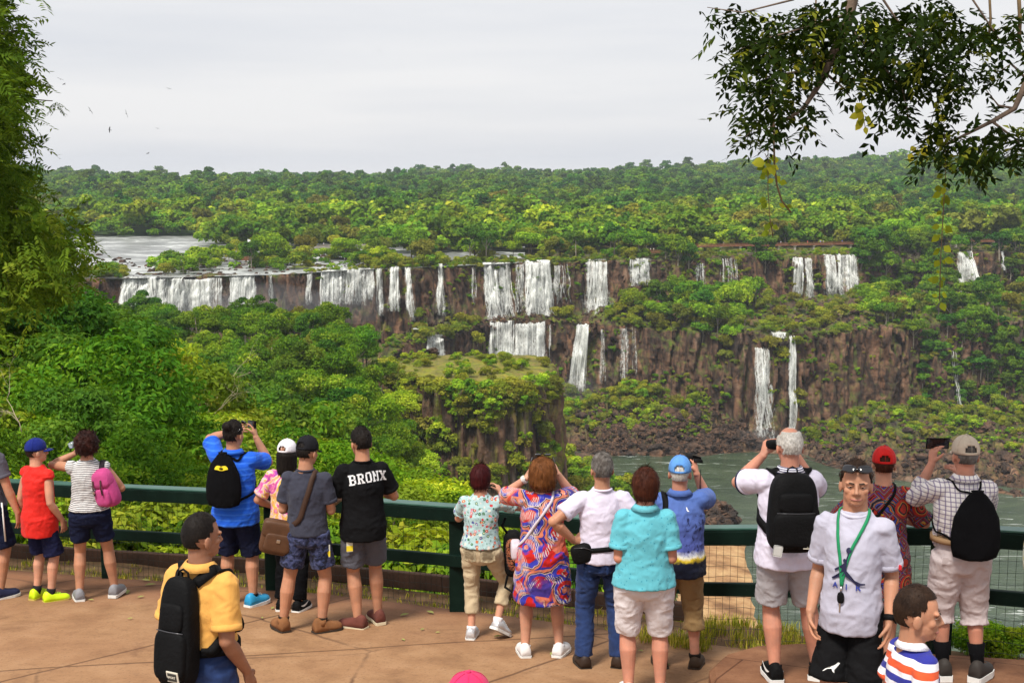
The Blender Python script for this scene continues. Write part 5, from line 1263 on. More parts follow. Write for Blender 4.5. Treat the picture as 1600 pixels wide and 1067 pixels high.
def soil_mat(name, stops, sc=0.15):
    k = NT(name); v = k.coord("Object")
    c = k.ramp(k.noise(v, sc, 8, 0.7), stops)
    k.bsdf(c, 0.95, k.bump(k.noise(v, sc * 8, 5, 0.7), 0.5, 0.3), 0, 0.1)
    return k.m
M_FLOOR = soil_mat("forest floor", [(0.3, (.012, .02, .006, 1)), (0.5, (.03, .05, .01, 1)), (0.7, (.06, .075, .018, 1))])
M_HILLS = soil_mat("hill ground", [(0.3, (.015, .035, .008, 1)), (0.7, (.04, .07, .015, 1))], 0.03)

# --- the gorge wall: plateau, upper cliff, ledge, lower cliff, talus, river bed
GK = [  # px: lipD, base1D, base1z, lip2D, lip2z, base2D, base2z, shoreD
 (-500, (462, 458, -84, 452, -86, 449, -98, 430)),
 (120, (480, 476, -84, 468, -88, 465, -100, 450)),
 (195, (482, 478, -88, 470, -92, 466, -101, 455)),
 (440, (500, 496, -86, 484, -90, 480, -101, 462)),
 (560, (526, 521, -74, 502, -80, 498, -101, 478)),
 (640, (533, 528, -66, 514, -70, 509, -100, 488)),
 (700, (544, 539, -63, 527, -68, 522, -100, 494)),
 (760, (555, 550, -62, 542, -64, 537, -99, 498)),
 (850, (571, 566, -62, 556, -64.5, 551, -98, 500)),
 (920, (580, 575, -62, 557, -65.5, 552, -95, 500)),
 (1000, (584, 579, -58, 546, -66, 539, -90, 500)),
 (1100, (592, 587, -57, 531, -67, 524, -92, 500)),
 (1180, (606, 601, -59, 525, -66, 519, -108, 508)),
 (1245, (615, 610, -60, 524, -66, 519, -109, 503)),
 (1290, (618, 612, -60, 526, -66, 520, -103, 485)),
 (1340, (620, 615, -60, 528, -66, 521, -97, 470)),
 (1450, (640, 634, -60, 540, -65, 532, -97, 455)),
 (1600, (650, 644, -62, 550, -64, 541, -99, 438)),
 (2200, (680, 674, -62, 570, -64, 560, -99, 400)),
]
Z_LIP, Z_RIVER = -40.0, -112.0
def gorge_keys(px):
    lip, b1, b1z, l2, l2z, b2, b2z, sh = lerp_keys(px, GK)
    zr = lerp_keys(px, [(600, (-40.7,)), (760, (-40.2,)), (1000, (-39.5,))])[0]
    return [(790, zr - 1.4), (lip + 60, zr - 0.5), (lip + 12, zr), (lip, Z_LIP - 0.2), (b1, b1z), (l2, l2z), (b2, b2z), (sh, -111.6), (sh - 14, -114.5), (sh - 60, -118)]
GCNT = [16, 10, 5, 26, 22, 36, 34, 3, 2]
GPX = list(np.concatenate([np.arange(-500, 100, 6.0), np.arange(100, 1700, 2.6), np.arange(1700, 2201, 6.0)]))
gorge_rows = {px: subdivide(gorge_keys(px), GCNT) for px in GPX}
def gdisp(p, i, j, cols):
    j0, j1, j2, j3, j4, j5, j6 = 26, 31, 57, 79, 115, 149, 152
    a = noise.fractal(Vector((p.x * .055, p.y * .03, p.z * .02)), 1.0, 2.1, 5)
    col = noise.fractal(Vector((p.x * .22 + 9, p.y * .05, p.z * .035)), 0.9, 2.1, 4)
    blk = noise.cell(Vector((p.x * .16 + 3 * a, 1.5, p.z * .07 + 2 * col)))
    q = Vector(p)
    if j1 - 1 <= j <= j2 or j3 <= j <= j4:
        edge = 1.0
        fin = noise.fractal(Vector((p.x * .7, 3.0, p.z * .22)), .8, 2.1, 4)
        q.y -= edge * (a * 3.2 + col * 2.2 + blk * 2.2 + fin * 1.0 - 1.0); q.z += noise.noise(Vector((p.x * .4, p.z * .3, 7))) * .6
        if j in (j1, j3): q.z += a * 0.8
    elif j < j1 - 1:
        q.z += noise.fractal(Vector((p.x * .05, p.y * .035, 3.0)), 0.8, 2.2, 5) * (1.6 if p.x < 0 else 1.2)
    elif j2 < j < j3:
        q.z += a * 2.2 + col * 1.2 + (noise.cell(Vector((p.x * .3 + a, p.y * .3, 2))) - .3) * 1.6
    elif j4 < j < j5:
        q.z += noise.fractal(Vector((p.x * .07, p.y * .07, 8.0)), 0.7, 2.2, 6) * 3.0 + (noise.cell(Vector((p.x * .28 + col, p.y * .22, p.z * .1))) - .3) * 2.2
        q.y -= col * 2
    else:
        q.z += a * 0.6
    return q
gorge = sheet("gorge_terrain", GPX, lambda px: gorge_rows[px], M_CLIFF, disp=gdisp)

# --- slope below the viewpoint
def fence_D(px):
    return lerp_keys(px, [(-300, (14.2,)), (150, (13.0,)), (420, (12.42,)), (715, (11.5,)), (1095, (10.28,)), (1490, (9.35,)), (1900, (8.5,))])[0]
SLK = {  # px -> z at D = 20, 40, 70, 120, 200, 300, 340, 400, 460
 -900: (-8, -14, -22, -30, -38, -42, -46, -66, -100),
 0: (-8, -14.5, -23, -31, -38.5, -41.5, -44, -68, -100),
 200: (-8, -14.5, -23, -31, -38.5, -41.3, -44, -68, -100),
 380: (-8, -15, -24, -33, -39.5, -41.8, -45, -70, -102),
 520: (-8.2, -15.5, -25, -34, -40, -41.5, -45, -72, -104),
 590: (-8.3, -16.5, -27, -38, -47, -50, -56, -82, -108),
 640: (-8.5, -18, -29, -41, -54, -64, -76, -100, -113),
 720: (-9, -21, -36, -54, -76, -92, -99, -106, -113),
 800: (-9, -23, -41, -62, -80, -90, -92, -93, -97),
 880: (-9, -24, -44, -68, -88, -94, -92, -94, -101),
 950: (-9, -25, -46, -72, -92, -97, -97, -101, -113),
 1050: (-9.5, -25, -48, -76, -98, -106, -107, -110.5, -115),
 1100: (-10, -26, -50, -80, -104, -110.3, -110.6, -111.4, -116),
 1170: (-10, -26, -50, -82, -107, -111.0, -111.2, -112.3, -117),
 1240: (-10, -26, -50, -84, -109, -113.2, -115, -117, -119),
 1700: (-10, -26, -50, -86, -113, -118, -119, -120, -120),
 2500: (-10, -26, -50, -86, -113, -118, -119, -120, -120),
}
SLKEY = [(k, v) for k, v in sorted(SLK.items())]
SD = [20, 40, 70, 120, 200, 300, 340, 400, 460]
def slope_rows(px):
    fd = fence_D(px)
    z = lerp_keys(px, SLKEY)
    X = XY(px, fd)
    k = [(fd - 0.7, plaza_z(X, fd - 0.7) - 0.05), (fd + 0.8, plaza_z(X, fd + 0.8) - 0.02), (fd + 3, plaza_z(X, fd) - 1.6)] + list(zip(SD, z))
    return subdivide(k, [2, 3, 5, 8, 10, 12, 14, 10, 6, 8, 6])
def sdisp(p, i, j, cols):
    q = Vector(p)
    if j >= 2 and p.y < 15: q.z += noise.noise(p * 1.3) * 0.05
    if p.y > 15: q.z += noise.fractal(Vector((p.x * .06, p.y * .06, 1)), 0.8, 2.2, 4) * min(1.6, p.y * .012) * (0.35 if p.x > 45 else 1)
    return q
SPX = [-900 + 20 * i for i in range(171)]
k = NT("slope ground"); v = k.coord("Object")
n1 = k.noise(v, 0.08, 8, 0.7); n2 = k.noise(v, 2.2, 6, 0.7)
sx = k.sep(v)
green = k.ramp(n1, [(0.3, (.012, .022, .006, 1)), (0.5, (.035, .06, .01, 1)), (0.7, (.09, .10, .02, 1))])
sand = k.ramp(k.noise(v, 0.10, 7, 0.65), [(0.36, (.16, .085, .042, 1)), (0.5, (.33, .19, .09, 1)), (0.62, (.46, .30, .15, 1))])
# sand only on the low bank beside the river, where the ground nears the water
low = k.ramp(k.math('ADD', k.math('MULTIPLY', sx[2], 0.05), k.math('MULTIPLY', n1, 0.5)), [(0.0, 1.0), (0.001, 1.0)])
lowm = k.math('LESS_THAN', k.math('ADD', sx[2], k.math('MULTIPLY', n1, 7.0)), -103.5)
near = k.math('LESS_THAN', sx[1], 16.0)
soil = k.ramp(n2, [(0.3, (.07, .04, .022, 1)), (0.55, (.16, .095, .05, 1)), (0.75, (.20, .17, .07, 1))])
c = k.mix(lowm, green, sand)
c = k.mix(near, c, soil)
k.bsdf(c, 0.95, k.bump(k.noise(v, 1.5, 5), 0.5, 0.3), 0, 0.1)
M_SLOPE = k.m
hillside = sheet("hillside", SPX, slope_rows, M_SLOPE, disp=sdisp)

# --- rocky island in the gorge
def island():
    plan = [(585, 352), (612, 342), (645, 333), (690, 322), (730, 316), (775, 313), (820, 316), (850, 322), (868, 334), (874, 350), (868, 366), (840, 376), (780, 380), (700, 378), (640, 372), (600, 362)]
    pts = []
    n = len(plan)
    for i in range(n):
        a, b = plan[i], plan[(i + 1) % n]
        m = 20
        for t in range(m):
            s = t / m
            pts.append((XY(a[0] + (b[0] - a[0]) * s, a[1] + (b[1] - a[1]) * s), a[1] + (b[1] - a[1]) * s))
    cx = sum(p[0] for p in pts) / len(pts); cy = sum(p[1] for p in pts) / len(pts)
    V = []; rows = 64; top = 12
    N = len(pts)
    for j in range(rows + top + 1):
        for i, (x, y) in enumerate(pts):
            d = Vector((x - cx, y - cy, 0)); L = d.length; d.normalize()
            if j <= rows:
                t = j / rows
                z = -113 + (-54.0 + 113) * t
                a = noise.fractal(Vector((x * .10, y * .10, z * .03)), 0.9, 2.1, 5)
                col = noise.fractal(Vector((x * .35, y * .35, z * .05)), 0.9, 2.1, 4)
                crack = abs(noise.noise(Vector((x * .17 + 4, y * .17, z * .012)))) ; col += .5 * noise.fractal(Vector((x * .9, y * .9, z * .25)), .8, 2.1, 4)
                rr = L + (1 - t) * 3.0 + a * 2.2 + col * 1.3 - max(0, .22 - crack) * 16
                if j > rows - 4: rr -= (j - rows + 4) ** 2 * 0.12
            else:
                t = (j - rows) / top
                z = -54.0 + 1.2 * math.sin(t * 1.5) + noise.fractal(Vector((x * .1 * (1 - t), y * .1 * (1 - t), 5)), 0.8, 2.2, 4) * 0.9
                rr = (L - 2.0) * (1 - t) + 0.01
            V.append((cx + d.x * rr, cy + d.y * rr, z))
    Fq = [(j * N + i, j * N + (i + 1) % N, (j + 1) * N + (i + 1) % N, (j + 1) * N + i) for j in range(rows + top) for i in range(N)]
    return link("rocky_island", mesh_np("rocky_island", V, Fq), M_ISLE)
isle = island()
tag(isle, kind="structure")

# --- hills behind the falls
def hill_rows(px):
    yc = lerp_keys(px, [(-600, (270,)), (0, (271,)), (250, (279,)), (300, (284,)), (500, (280,)), (700, (277,)), (1000, (268,)), (1200, (260,)), (1400, (253,)), (1600, (253,)), (2300, (262,))])[0]
    zc = zat(yc, 2300) - 9
    s = min(1, max(0, (px - 330) / 200))          # the river stays wide open on the left
    return subdivide([(700, -43.5 + 3.2 * s), (770, -43 + 3.5 * s), (830, -39), (1050, -37), (1500, -26), (2000, zc - 9), (2300, zc), (2900, zc - 30), (4200, zc - 80)], [3, 3, 6, 8, 8, 5, 4, 4])
def hdisp(p, i, j, cols):
    q = Vector(p); f = min(1, max(0, (p.y - 830) / 400))
    q.z += noise.fractal(Vector((p.x * .004, p.y * .004, 2)), 0.8, 2.2, 4) * 9 * f
    return q
hills = sheet("hills", [-900 + 25 * i for i in range(137)], hill_rows, M_HILLS, disp=hdisp)

# --- water
def water_mat(name, deep, shallow, foam_lo, foam_hi, sc, stretch=(1, 1, 1), rough=0.12, rot=0.0, bump=0.25):
    k = NT(name)
    v = k.coord("Object", scale=stretch, rot=(0, 0, rot))
    n = k.noise(v, sc, 7, 0.6, 1.2)
    nf = k.noise(v, sc * 2.2, 9, 0.68, 2.0)
    big = k.noise(k.coord("Object"), sc * 0.35, 3)
    col = k.ramp(n, [(0.35, deep), (0.65, shallow)])
    foam = k.math('MULTIPLY', k.ramp(nf, [(foam_lo, 0.0), (foam_hi, 1.0)]), k.ramp(big, [(0.42, 0.15), (0.6, 1.0)]))
    col = k.mix(foam, col, (0.75, 0.78, 0.76, 1))
    k.bsdf(col, k.ramp(foam, [(0, rough), (1, 0.6)]), k.bump(k.noise(v, sc * 14, 5, 0.65), bump, 0.6), 0, 0.45)
    return k.m
k_px = [-300 + 40 * i for i in range(50)]
lower = sheet("river_water", [600 + 20 * i for i in range(60)], lambda px: subdivide([(270, Z_RIVER), (560, Z_RIVER)], [40]),
              water_mat("gorge water", (.028, .048, .028, 1), (.062, .088, .050, 1), 0.565, 0.72, 0.045, (0.5, 1.9, 1), 0.16, R(18), 0.5))
upper = sheet("upper_river_water", [-300 + 20 * i for i in range(57)],
              lambda px: subdivide([(lerp_keys(px, GK)[0] - 0.3, -40.05), (lerp_keys(px, GK)[0] + 25, -40.25), (860, -40.3)], [6, 20]),
              water_mat("plateau water", (.07, .075, .07, 1), (.20, .205, .20, 1), 0.44, 0.60, 0.12, (0.35, 1.4, 1), 0.35, 0))

def bvh_of(o):
    me = o.data
    return BVHTree.FromPolygons([o.matrix_world @ v.co for v in me.vertices], [tuple(p.vertices) for p in me.polygons])
B_GORGE, B_SLOPE, B_ISLE, B_HILL = bvh_of(gorge), bvh_of(hillside), bvh_of(isle), bvh_of(hills)
def drop(bvh, x, y, z0=400):
    h = bvh.ray_cast(Vector((x, y, z0)), Vector((0, 0, -1)))
    return h[0].z if h[0] is not None else None
# ------------------------------------------------------------------ foliage builders
def leaf_cloud(lobes, n, size, rng, up=0.5, low=-0.55, aspect=0.5, fill=0.35, lobe_var=0.5, spread=0.8):
    """lobes: [(cx,cy,cz,rx,ry,rz)] -> verts, faces, tint of small bent leaf faces"""
    L = np.array(lobes, float)
    wgt = (L[:, 3] * L[:, 4]); wgt /= wgt.sum()
    idx = rng.choice(len(L), n, p=wgt)
    u = rng.normal(size=(n, 3)); u /= np.linalg.norm(u, axis=1)[:, None]
    flip = u[:, 2] < low; u[flip, 2] *= -1
    s = 1 - fill * rng.random(n) ** 1.6
    # knobbly lobes
    bump = 1 + 0.16 * np.sin(u[:, 0] * 7 + idx * 2.1) * np.sin(u[:, 1] * 6 + idx) + 0.10 * np.sin(u[:, 2] * 11 + idx * 3)
    p = L[idx, :3] + L[idx, 3:] * u * (s * bump)[:, None]
    nrm = u + spread * rng.normal(size=(n, 3)) * 0.7 + np.array([0, 0, up])
    nrm /= np.linalg.norm(nrm, axis=1)[:, None]
    t = rng.normal(size=(n, 3)); t -= nrm * (t * nrm).sum(1)[:, None]; t /= np.linalg.norm(t, axis=1)[:, None]
    b = np.cross(nrm, t)
    sz = size * (0.6 + 0.8 * rng.random(n))
    l = t * sz[:, None] * 0.5; wv = b * (sz * aspect * 0.5)[:, None]
    mid = p + nrm * (sz * 0.06)[:, None]
    V = np.stack([p - l, mid + wv, p + l - nrm * (sz * .12)[:, None], mid - wv], 1).reshape(-1, 3)
    Fq = np.arange(4 * n).reshape(n, 4)
    lt = rng.random(len(L))
    tint = np.clip(0.5 + (lt[idx] - 0.5) * lobe_var + (rng.random(n) - 0.5) * 0.45, 0, 1)
    return V, Fq, np.repeat(tint, 4)

def dome_lobes(rng, n, rx, rz, zc, flat=1.0, rl=(0.28, 0.5)):
    """lobes over a dome-shaped crown"""
    out = []
    for i in range(n):
        a = rng.random() * 2 * math.pi; r = math.sqrt(rng.random()) * 0.85
        e = rng.uniform(-0.25, 1.0)
        h = e * math.sqrt(max(0.05, 1 - r * r))
        q = rng.uniform(*rl) * rx
        out.append((r * rx * math.cos(a), r * rx * math.sin(a), zc + h * rz, q * rng.uniform(.85, 1.2), q * rng.uniform(.85, 1.2), q * rng.uniform(.6, .85) * flat))
    return out

def trunk_bm(h, r, lobes, rng, nl=5, base=-1.0):
    bm = bmesh.new()
    bend = Vector((rng.uniform(-.06, .06) * h, rng.uniform(-.06, .06) * h, 0))
    top = Vector((bend.x, bend.y, h))
    tube(bm, [Vector((0, 0, base)), Vector((bend.x * .1, bend.y * .1, h * .3)), Vector((bend.x * .5, bend.y * .5, h * .65)), top], [r * 1.25, r, r * .75, r * .35], 7)
    for k in rng.choice(len(lobes), min(nl, len(lobes)), replace=False):
        l = lobes[k]; s = Vector((bend.x * .4, bend.y * .4, h * rng.uniform(.45, .7)))
        e = Vector(l[:3]); m = (s + e) / 2 + Vector((0, 0, -.04 * h))
        tube(bm, [s, m, e], [r * .45, r * .3, r * .12], 5)
    return bm

BARK = plain("bark", (.10, .075, .055, 1), 0.9, 0.35, 2.0, bump=0.5)
BARKP = plain("pale bark", (.30, .26, .20, 1), 0.9, 0.3, 2.0, bump=0.4)
LEAF_J = leaf_mat("jungle leaf", [(0.0, (.018, .055, .006, 1)), (0.35, (.045, .115, .010, 1)), (0.7, (.095, .175, .013, 1)), (1.0, (.19, .25, .03, 1))])
LEAF_Y = leaf_mat("yellow scrub leaf", [(0.0, (.045, .075, .008, 1)), (0.4, (.10, .145, .014, 1)), (0.75, (.165, .195, .022, 1)), (1.0, (.23, .24, .045, 1))], hue=0.02)  # yellowish green is the scrub's own leaf colour
LEAF_D = leaf_mat("dark leaf", [(0.0, (.012, .040, .007, 1)), (0.4, (.03, .085, .012, 1)), (0.8, (.065, .14, .016, 1)), (1.0, (.12, .19, .03, 1))], hue=0.025)
LEAF_O = leaf_mat("olive leaf", [(0.0, (.04, .06, .010, 1)), (0.4, (.095, .115, .018, 1)), (0.8, (.13, .155, .03, 1)), (1.0, (.18, .19, .05, 1))], hue=0.025)
LEAF_B = leaf_mat("bright leaf", [(0.0, (.04, .10, .008, 1)), (0.4, (.10, .19, .012, 1)), (0.75, (.18, .28, .02, 1)), (1.0, (.30, .36, .04, 1))], hue=0.02)

class Proto:
    def __init__(s, crown, trunk, cm, tm=None):
        s.crown, s.trunk, s.cm, s.tm = crown, trunk, cm, tm
def make_proto(name, seed, h, rx, rz, nl, n, leaf, cm, flat=1.0, r=0.25, rl=(0.28, 0.5), trunk_h=0.8, **kw):
    rng = np.random.default_rng(seed)
    lobes = dome_lobes(rng, nl, rx, rz, h - rz * 0.95, flat, rl)
    V, Fq, t = leaf_cloud(lobes, n, leaf, rng, **kw)
    me = mesh_np(name + " crown", V, Fq, t); me.materials.append(cm)
    bm = trunk_bm(h * trunk_h, r, lobes, rng)
    tm = bpy.data.meshes.new(name + " trunk"); bm.to_mesh(tm); bm.free(); tm.materials.append(BARK if seed % 2 else BARKP)
    tm.polygons.foreach_set("use_smooth", [True] * len(tm.polygons))
    return Proto(me, tm, cm)

def palm_proto(seed, h, cm, nf=18, L=3.2):
    rng = np.random.default_rng(seed); V = []; Fq = []; T = []
    for f in range(nf):
        a = f * 2.399 + rng.uniform(-.2, .2); el = rng.uniform(-.2, 1.1)
        d = Vector((math.cos(a), math.sin(a), 0)); side = Vector((-math.sin(a), math.cos(a), 0))
        for k in range(26):
            t = (k + 1) / 26
            p = Vector((0, 0, h)) + d * (L * t * math.cos(el * (1 - t * .6))) + Vector((0, 0, L * (math.sin(el) * t - 0.75 * t * t)))
            for sg in (-1, 1):
                ll = 0.75 * math.sin(math.pi * min(.97, t * .9 + .08)) + .1
                q = p + (side * sg * .9 + d * .5 + Vector((0, 0, -.35))) * ll
                w = d * .07
                i = len(V); V += [tuple(p - w), tuple(p + w), tuple(q + w * .3), tuple(q - w * .3)]; Fq.append((i, i + 1, i + 2, i + 3))
                T += [rng.uniform(.3, .9)] * 4
    me = mesh_np("palm crown", V, Fq, T); me.materials.append(cm)
    bm = bmesh.new(); tube(bm, [(0, 0, -1), (.1, 0, h * .5), (0, 0, h)], [.17, .14, .12], 7)
    tm = bpy.data.meshes.new("palm trunk"); bm.to_mesh(tm); bm.free(); tm.materials.append(BARKP)
    return Proto(me, tm, cm)

def plant(pr, name, loc, sc, rz, label, cat, group, parts=("crown", "trunk"), sz=None):
    e = empty(name, loc, rz, label, cat, group)
    e.scale = (sc, sc, sc * (sz or 1.0))
    for me, nm in ((pr.crown, parts[0]), (pr.trunk, parts[1])):
        if me is None: continue
        o = bpy.data.objects.new(nm, me); C.objects.link(o); o.parent = e
    return e
# ------------------------------------------------------------------ waterfalls
k = NT("falling water")
v = k.coord("Object", scale=(1.0, 1.0, 0.07))
n = k.noise(v, 0.9, 6, 0.6); n2 = k.noise(k.coord("Object", scale=(1, 1, .25)), 2.0, 5, 0.6)
at = k.n("ShaderNodeAttribute", attribute_name="tint")
col = k.ramp(n, [(0.3, (.56, .58, .56, 1)), (0.48, (.82, .84, .81, 1)), (0.7, (.92, .92, .88, 1))])
b = k.n("ShaderNodeBsdfPrincipled", inp={"Base Color": col, "Roughness": 0.7, "Specular IOR Level": 0.2})
tr = k.n("ShaderNodeBsdfTranslucent", inp={"Color": col})
m1 = k.n("ShaderNodeMixShader", inp={0: 0.25, 1: b.outputs[0], 2: tr.outputs[0]})
tp = k.n("ShaderNodeBsdfTransparent")
a = k.math('ADD', k.math('MULTIPLY', n2, 0.9), k.math('MULTIPLY', at.outputs["Fac"], 0.75))
al = k.ramp(k.math('SUBTRACT', a, 0.28), [(0.22, 0.0), (0.72, 0.95)])
m2 = k.n("ShaderNodeMixShader", inp={0: al, 1: tp.outputs[0], 2: m1.outputs[0]})
k.t.links.new(m2.outputs[0], k.out.inputs[0])
M_FALL = k.m

def front_of(x, y0, z):
    """distance of the cliff seen along +y at height z"""
    h = B_GORGE.ray_cast(Vector((x * (y0 - 60) / y0, y0 - 60, z)), Vector((x / y0, 1, 0)).normalized())
    return h[0].y if h[0] is not None else None

def waterfall(px0, px1, ytop, ybot, tier, dens, label, seed, flare=1.15, skew=0.0, solid=0.55, lump=0.0):
    rng = random.Random(seed)
    pxm = (px0 + px1) / 2
    gk = lerp_keys(pxm, GK)
    D0 = gk[0] if tier == 1 else gk[3]
    ppm = F / D0
    W = (px1 - px0) / ppm
    zt = zat(ytop, D0); zb = zat(ybot, D0 - 6)
    H = zt - zb
    n = max(3, int(W * dens * 2.6))
    V = []; Fq = []; T = []
    xc = XY(pxm, D0)
    nw = 3 if solid > .6 else (2 if solid > .45 else 0)
    for s in range(-nw, n):
        u = (s + .5 + rng.uniform(-.6, .6)) / n - .5
        if s < 0: u = ((s + nw + .5) / nw - .5) * .8
        w0 = rng.choice([rng.uniform(.12, .3), rng.uniform(.25, .6), rng.uniform(.4, 1.0)]) * min(1.0, W * .4) ; tt = rng.uniform(.25, 1.0) * (1 if solid > .5 else .85)
        tt = min(1, tt * (.45 + .75 * solid))
        if s < 0: w0 = W * .75 / nw; tt = solid * .62
        len_ = rng.uniform(.88, 1.04) if rng.random() < .75 else rng.uniform(.3, .95)
        if s < 0: len_ = 1.0
        off = rng.uniform(.3, 1.6); ph = rng.uniform(0, 9); base = None
        rows = 22
        last = None
        for r in range(rows + 1):
            t = r / rows * len_
            z = zt + 0.25 - H * t
            x = xc + u * W * (1 + (flare - 1) * t) + skew * t + 0.35 * math.sin(ph + t * 5) * t + (lump * math.sin(ph * 3 + t * 9) * t)
            fy = front_of(x, D0, min(z, zt - 0.8))
            y = (fy if fy is not None and abs(fy - D0) < 14 else D0) - off - 1.0 * math.sqrt(t)
            if last is not None: y = min(y, last + 0.15) if last - y < 3 else last - 1.2
            last = y
            if r == 0:
                y = D0 + 2.5; z = zt + 0.35
            w = w0 * (1 + 0.55 * t) * (0.85 + .3 * math.sin(ph * 2 + t * 7))
            i = len(V)
            V += [(x - w, y + .25, z), (x, y - .12, z), (x + w, y + .25, z)]
            e = 1 - max(0, (r / rows - .62)) * 1.5
            T += [0, tt * e, 0]
            if r:
                Fq += [(i - 3, i - 2, i + 1, i), (i - 2, i - 1, i + 2, i + 1)]
    o = link("waterfall", mesh_np("waterfall", V, Fq, T), M_FALL)
    tag(o, label, "waterfall")
    return o

WF = [
 (196, 244, 435, 492, 1, 2.2, "broad white waterfall beside the dark mossy end of the long left lip", 1.05, 0, .8, 0),
 (246, 288, 435, 492, 1, 2.2, "white curtain waterfall second from the left end of the long river lip", 1.05, 0, .85, 0),
 (292, 328, 436, 496, 1, 2.4, "bulging white waterfall spreading out wider towards its foot", 1.2, 0, .85, 0),
 (331, 349, 434, 496, 1, 1.6, "greyish thinner waterfall between the bulging fall and the bright square fall", 1.1, 0, .45, 0),
 (363, 398, 432, 490, 1, 2.6, "bright square white waterfall beside the bare brown rock wall", 1.03, 0, .9, 0),
 (423, 429, 430, 488, 1, 1.2, "single faint thread of water on the bare brown rock wall", 1.1, 0, .2, 0),
 (482, 490, 428, 478, 1, 1.6, "narrow white waterfall at the right edge of the bare brown wall", 1.1, 0, .6, 0),
 (506, 532, 424, 482, 1, 2.2, "stepped white waterfall standing alone right of the brown wall", 1.05, 0, .75, 0),
 (537, 572, 421, 478, 1, 1.9, "veil of many white threads falling behind the jungle treetops", 1.05, 0, .5, 0),
 (573, 585, 421, 470, 1, 1.7, "short white strand at the right side of the thread veil", 1.05, 0, .5, 0),
 (590, 598, 420, 494, 1, 2.0, "slender tall waterfall just right of the thread veil", 1.25, 1, .65, 0),
 (612, 624, 418, 488, 1, 2.0, "left one of a close pair of slender falls in the centre left cliff", 1.15, .5, .7, 0),
 (633, 642, 418, 502, 1, 1.8, "right one of a close pair of slender falls bending to the right", 1.1, 2.5, .6, .5),
 (685, 692, 414, 494, 1, 2.2, "lonely thin white waterfall down the dark middle cliff", 1.6, .8, .6, .3),
 (737, 743, 418, 478, 1, 1.4, "faint trickle beside the double tiered falls", 1.3, .5, .3, .2),
 (755, 772, 412, 502, 1, 2.6, "left stem of the double tiered falls sliding right over boulders", 1.3, 3.5, .75, .8),
 (774, 796, 412, 500, 1, 1.8, "greenish laced fall inside the double tiered group", 1.1, 2.5, .5, .8),
 (806, 818, 412, 486, 1, 1.3, "thin fall in the gap of the double tiered group", 1.1, .5, .4, .6),
 (820, 858, 408, 494, 1, 2.6, "widest white fall of the double tiered group spreading over rocks", 1.12, 1.2, .8, .6),
 (864, 886, 414, 476, 1, 0.9, "scattered trickles right of the widest double tiered fall", 1.2, 1.5, .35, .7),
 (916, 946, 407, 496, 1, 1.7, "white fall breaking up into lacy steps above the tall single plunge", 1.0, 0, .55, .8),
 (982, 1013, 405, 448, 1, 1.5, "short comb of white strands under the forest edge", 1.05, 0, .55, 0),
 (1085, 1098, 412, 448, 1, 0.6, "faint grey seep on the brown upper cliff", 1.1, 0, .25, 0),
 (1122, 1150, 405, 446, 1, 0.5, "dark wet wall with thin dripping threads under the walkway", 1.05, 0, .3, 0),
 (1234, 1247, 401, 463, 1, 2.0, "tall pale fall of three strands beneath the walkway with visitors", 1.1, 0, .6, 0),
 (1252, 1262, 402, 465, 1, 1.5, "slim strand curving right beside the tall pale fall", 1.2, .8, .5, 0),
 (1283, 1300, 399, 462, 1, 1.6, "left half of the twin veil falls below the walkway end", 1.05, 0, .5, 0),
 (1304, 1333, 398, 463, 1, 1.6, "right half of the twin veil falls below the walkway end", 1.05, 0, .55, 0),
 (1489, 1514, 394, 458, 1, 1.6, "pale fall dropping behind trees near the far right walkway", 1.1, .6, .55, 0),
 (1556, 1563, 393, 425, 1, 1.4, "thin fall at the far right end of the upper cliff", 1.05, 0, .4, 0),
 (668, 690, 525, 566, 2, 2.6, "small white fall pouring beside the grassy island top", 1.25, .6, .85, 0),
 (645, 653, 517, 524, 2, 2.6, "tiny chute left of the small white fall", 1.25, .6, .6, 0),
 (766, 803, 503, 590, 2, 1.6, "lower tier of water strands on the left behind the grassy island", 1.02, 0, .55, 0),
 (805, 851, 503, 592, 2, 1.7, "lower tier curtain on the right behind the grassy island", 1.02, 0, .55, 0),
 (858, 861, 508, 570, 2, 1.8, "single thread at the right end of the lower tier", 1.0, 0, .4, 0),
 (902, 920, 506, 612, 2, 3.4, "thick white plunge fanning out down the lower cliff", 1.55, -3.2, .95, 0),
 (938, 944, 512, 600, 2, 1.6, "thin grey thread right of the thick white plunge", 1.1, 0, .35, 0),
 (969, 980, 511, 598, 2, 1.1, "pair of faint threads on the dark wet lower cliff", 1.1, 0, .3, 0),
 (988, 992, 512, 590, 2, 1.2, "last dim thread on the dark wet lower cliff", 1.0, 0, .25, 0),
 (1180, 1200, 541, 682, 2, 1.8, "forked fall splitting round a mossy ledge to the river", 1.25, .5, .6, 1.2),
 (1206, 1226, 520, 532, 2, 1.0, "row of tiny spouts along the flat lower ledge", 1.0, 0, .6, 0),
 (1233, 1242, 523, 690, 2, 3.2, "tall single white plunge straight into the river pool", 1.35, .2, .95, 0),
 (1484, 1492, 545, 655, 2, 1.2, "dark wet chute with thin grey water on the overgrown right cliff", 1.1, .8, .35, .3),
]
for i, wfd in enumerate(WF):
    px0, px1, yt, yb, tier, dens, lab, fl, sk, sol, lump = wfd
    waterfall(px0, px1, yt, yb, tier, dens, lab, 100 + i, fl, sk, sol, lump)

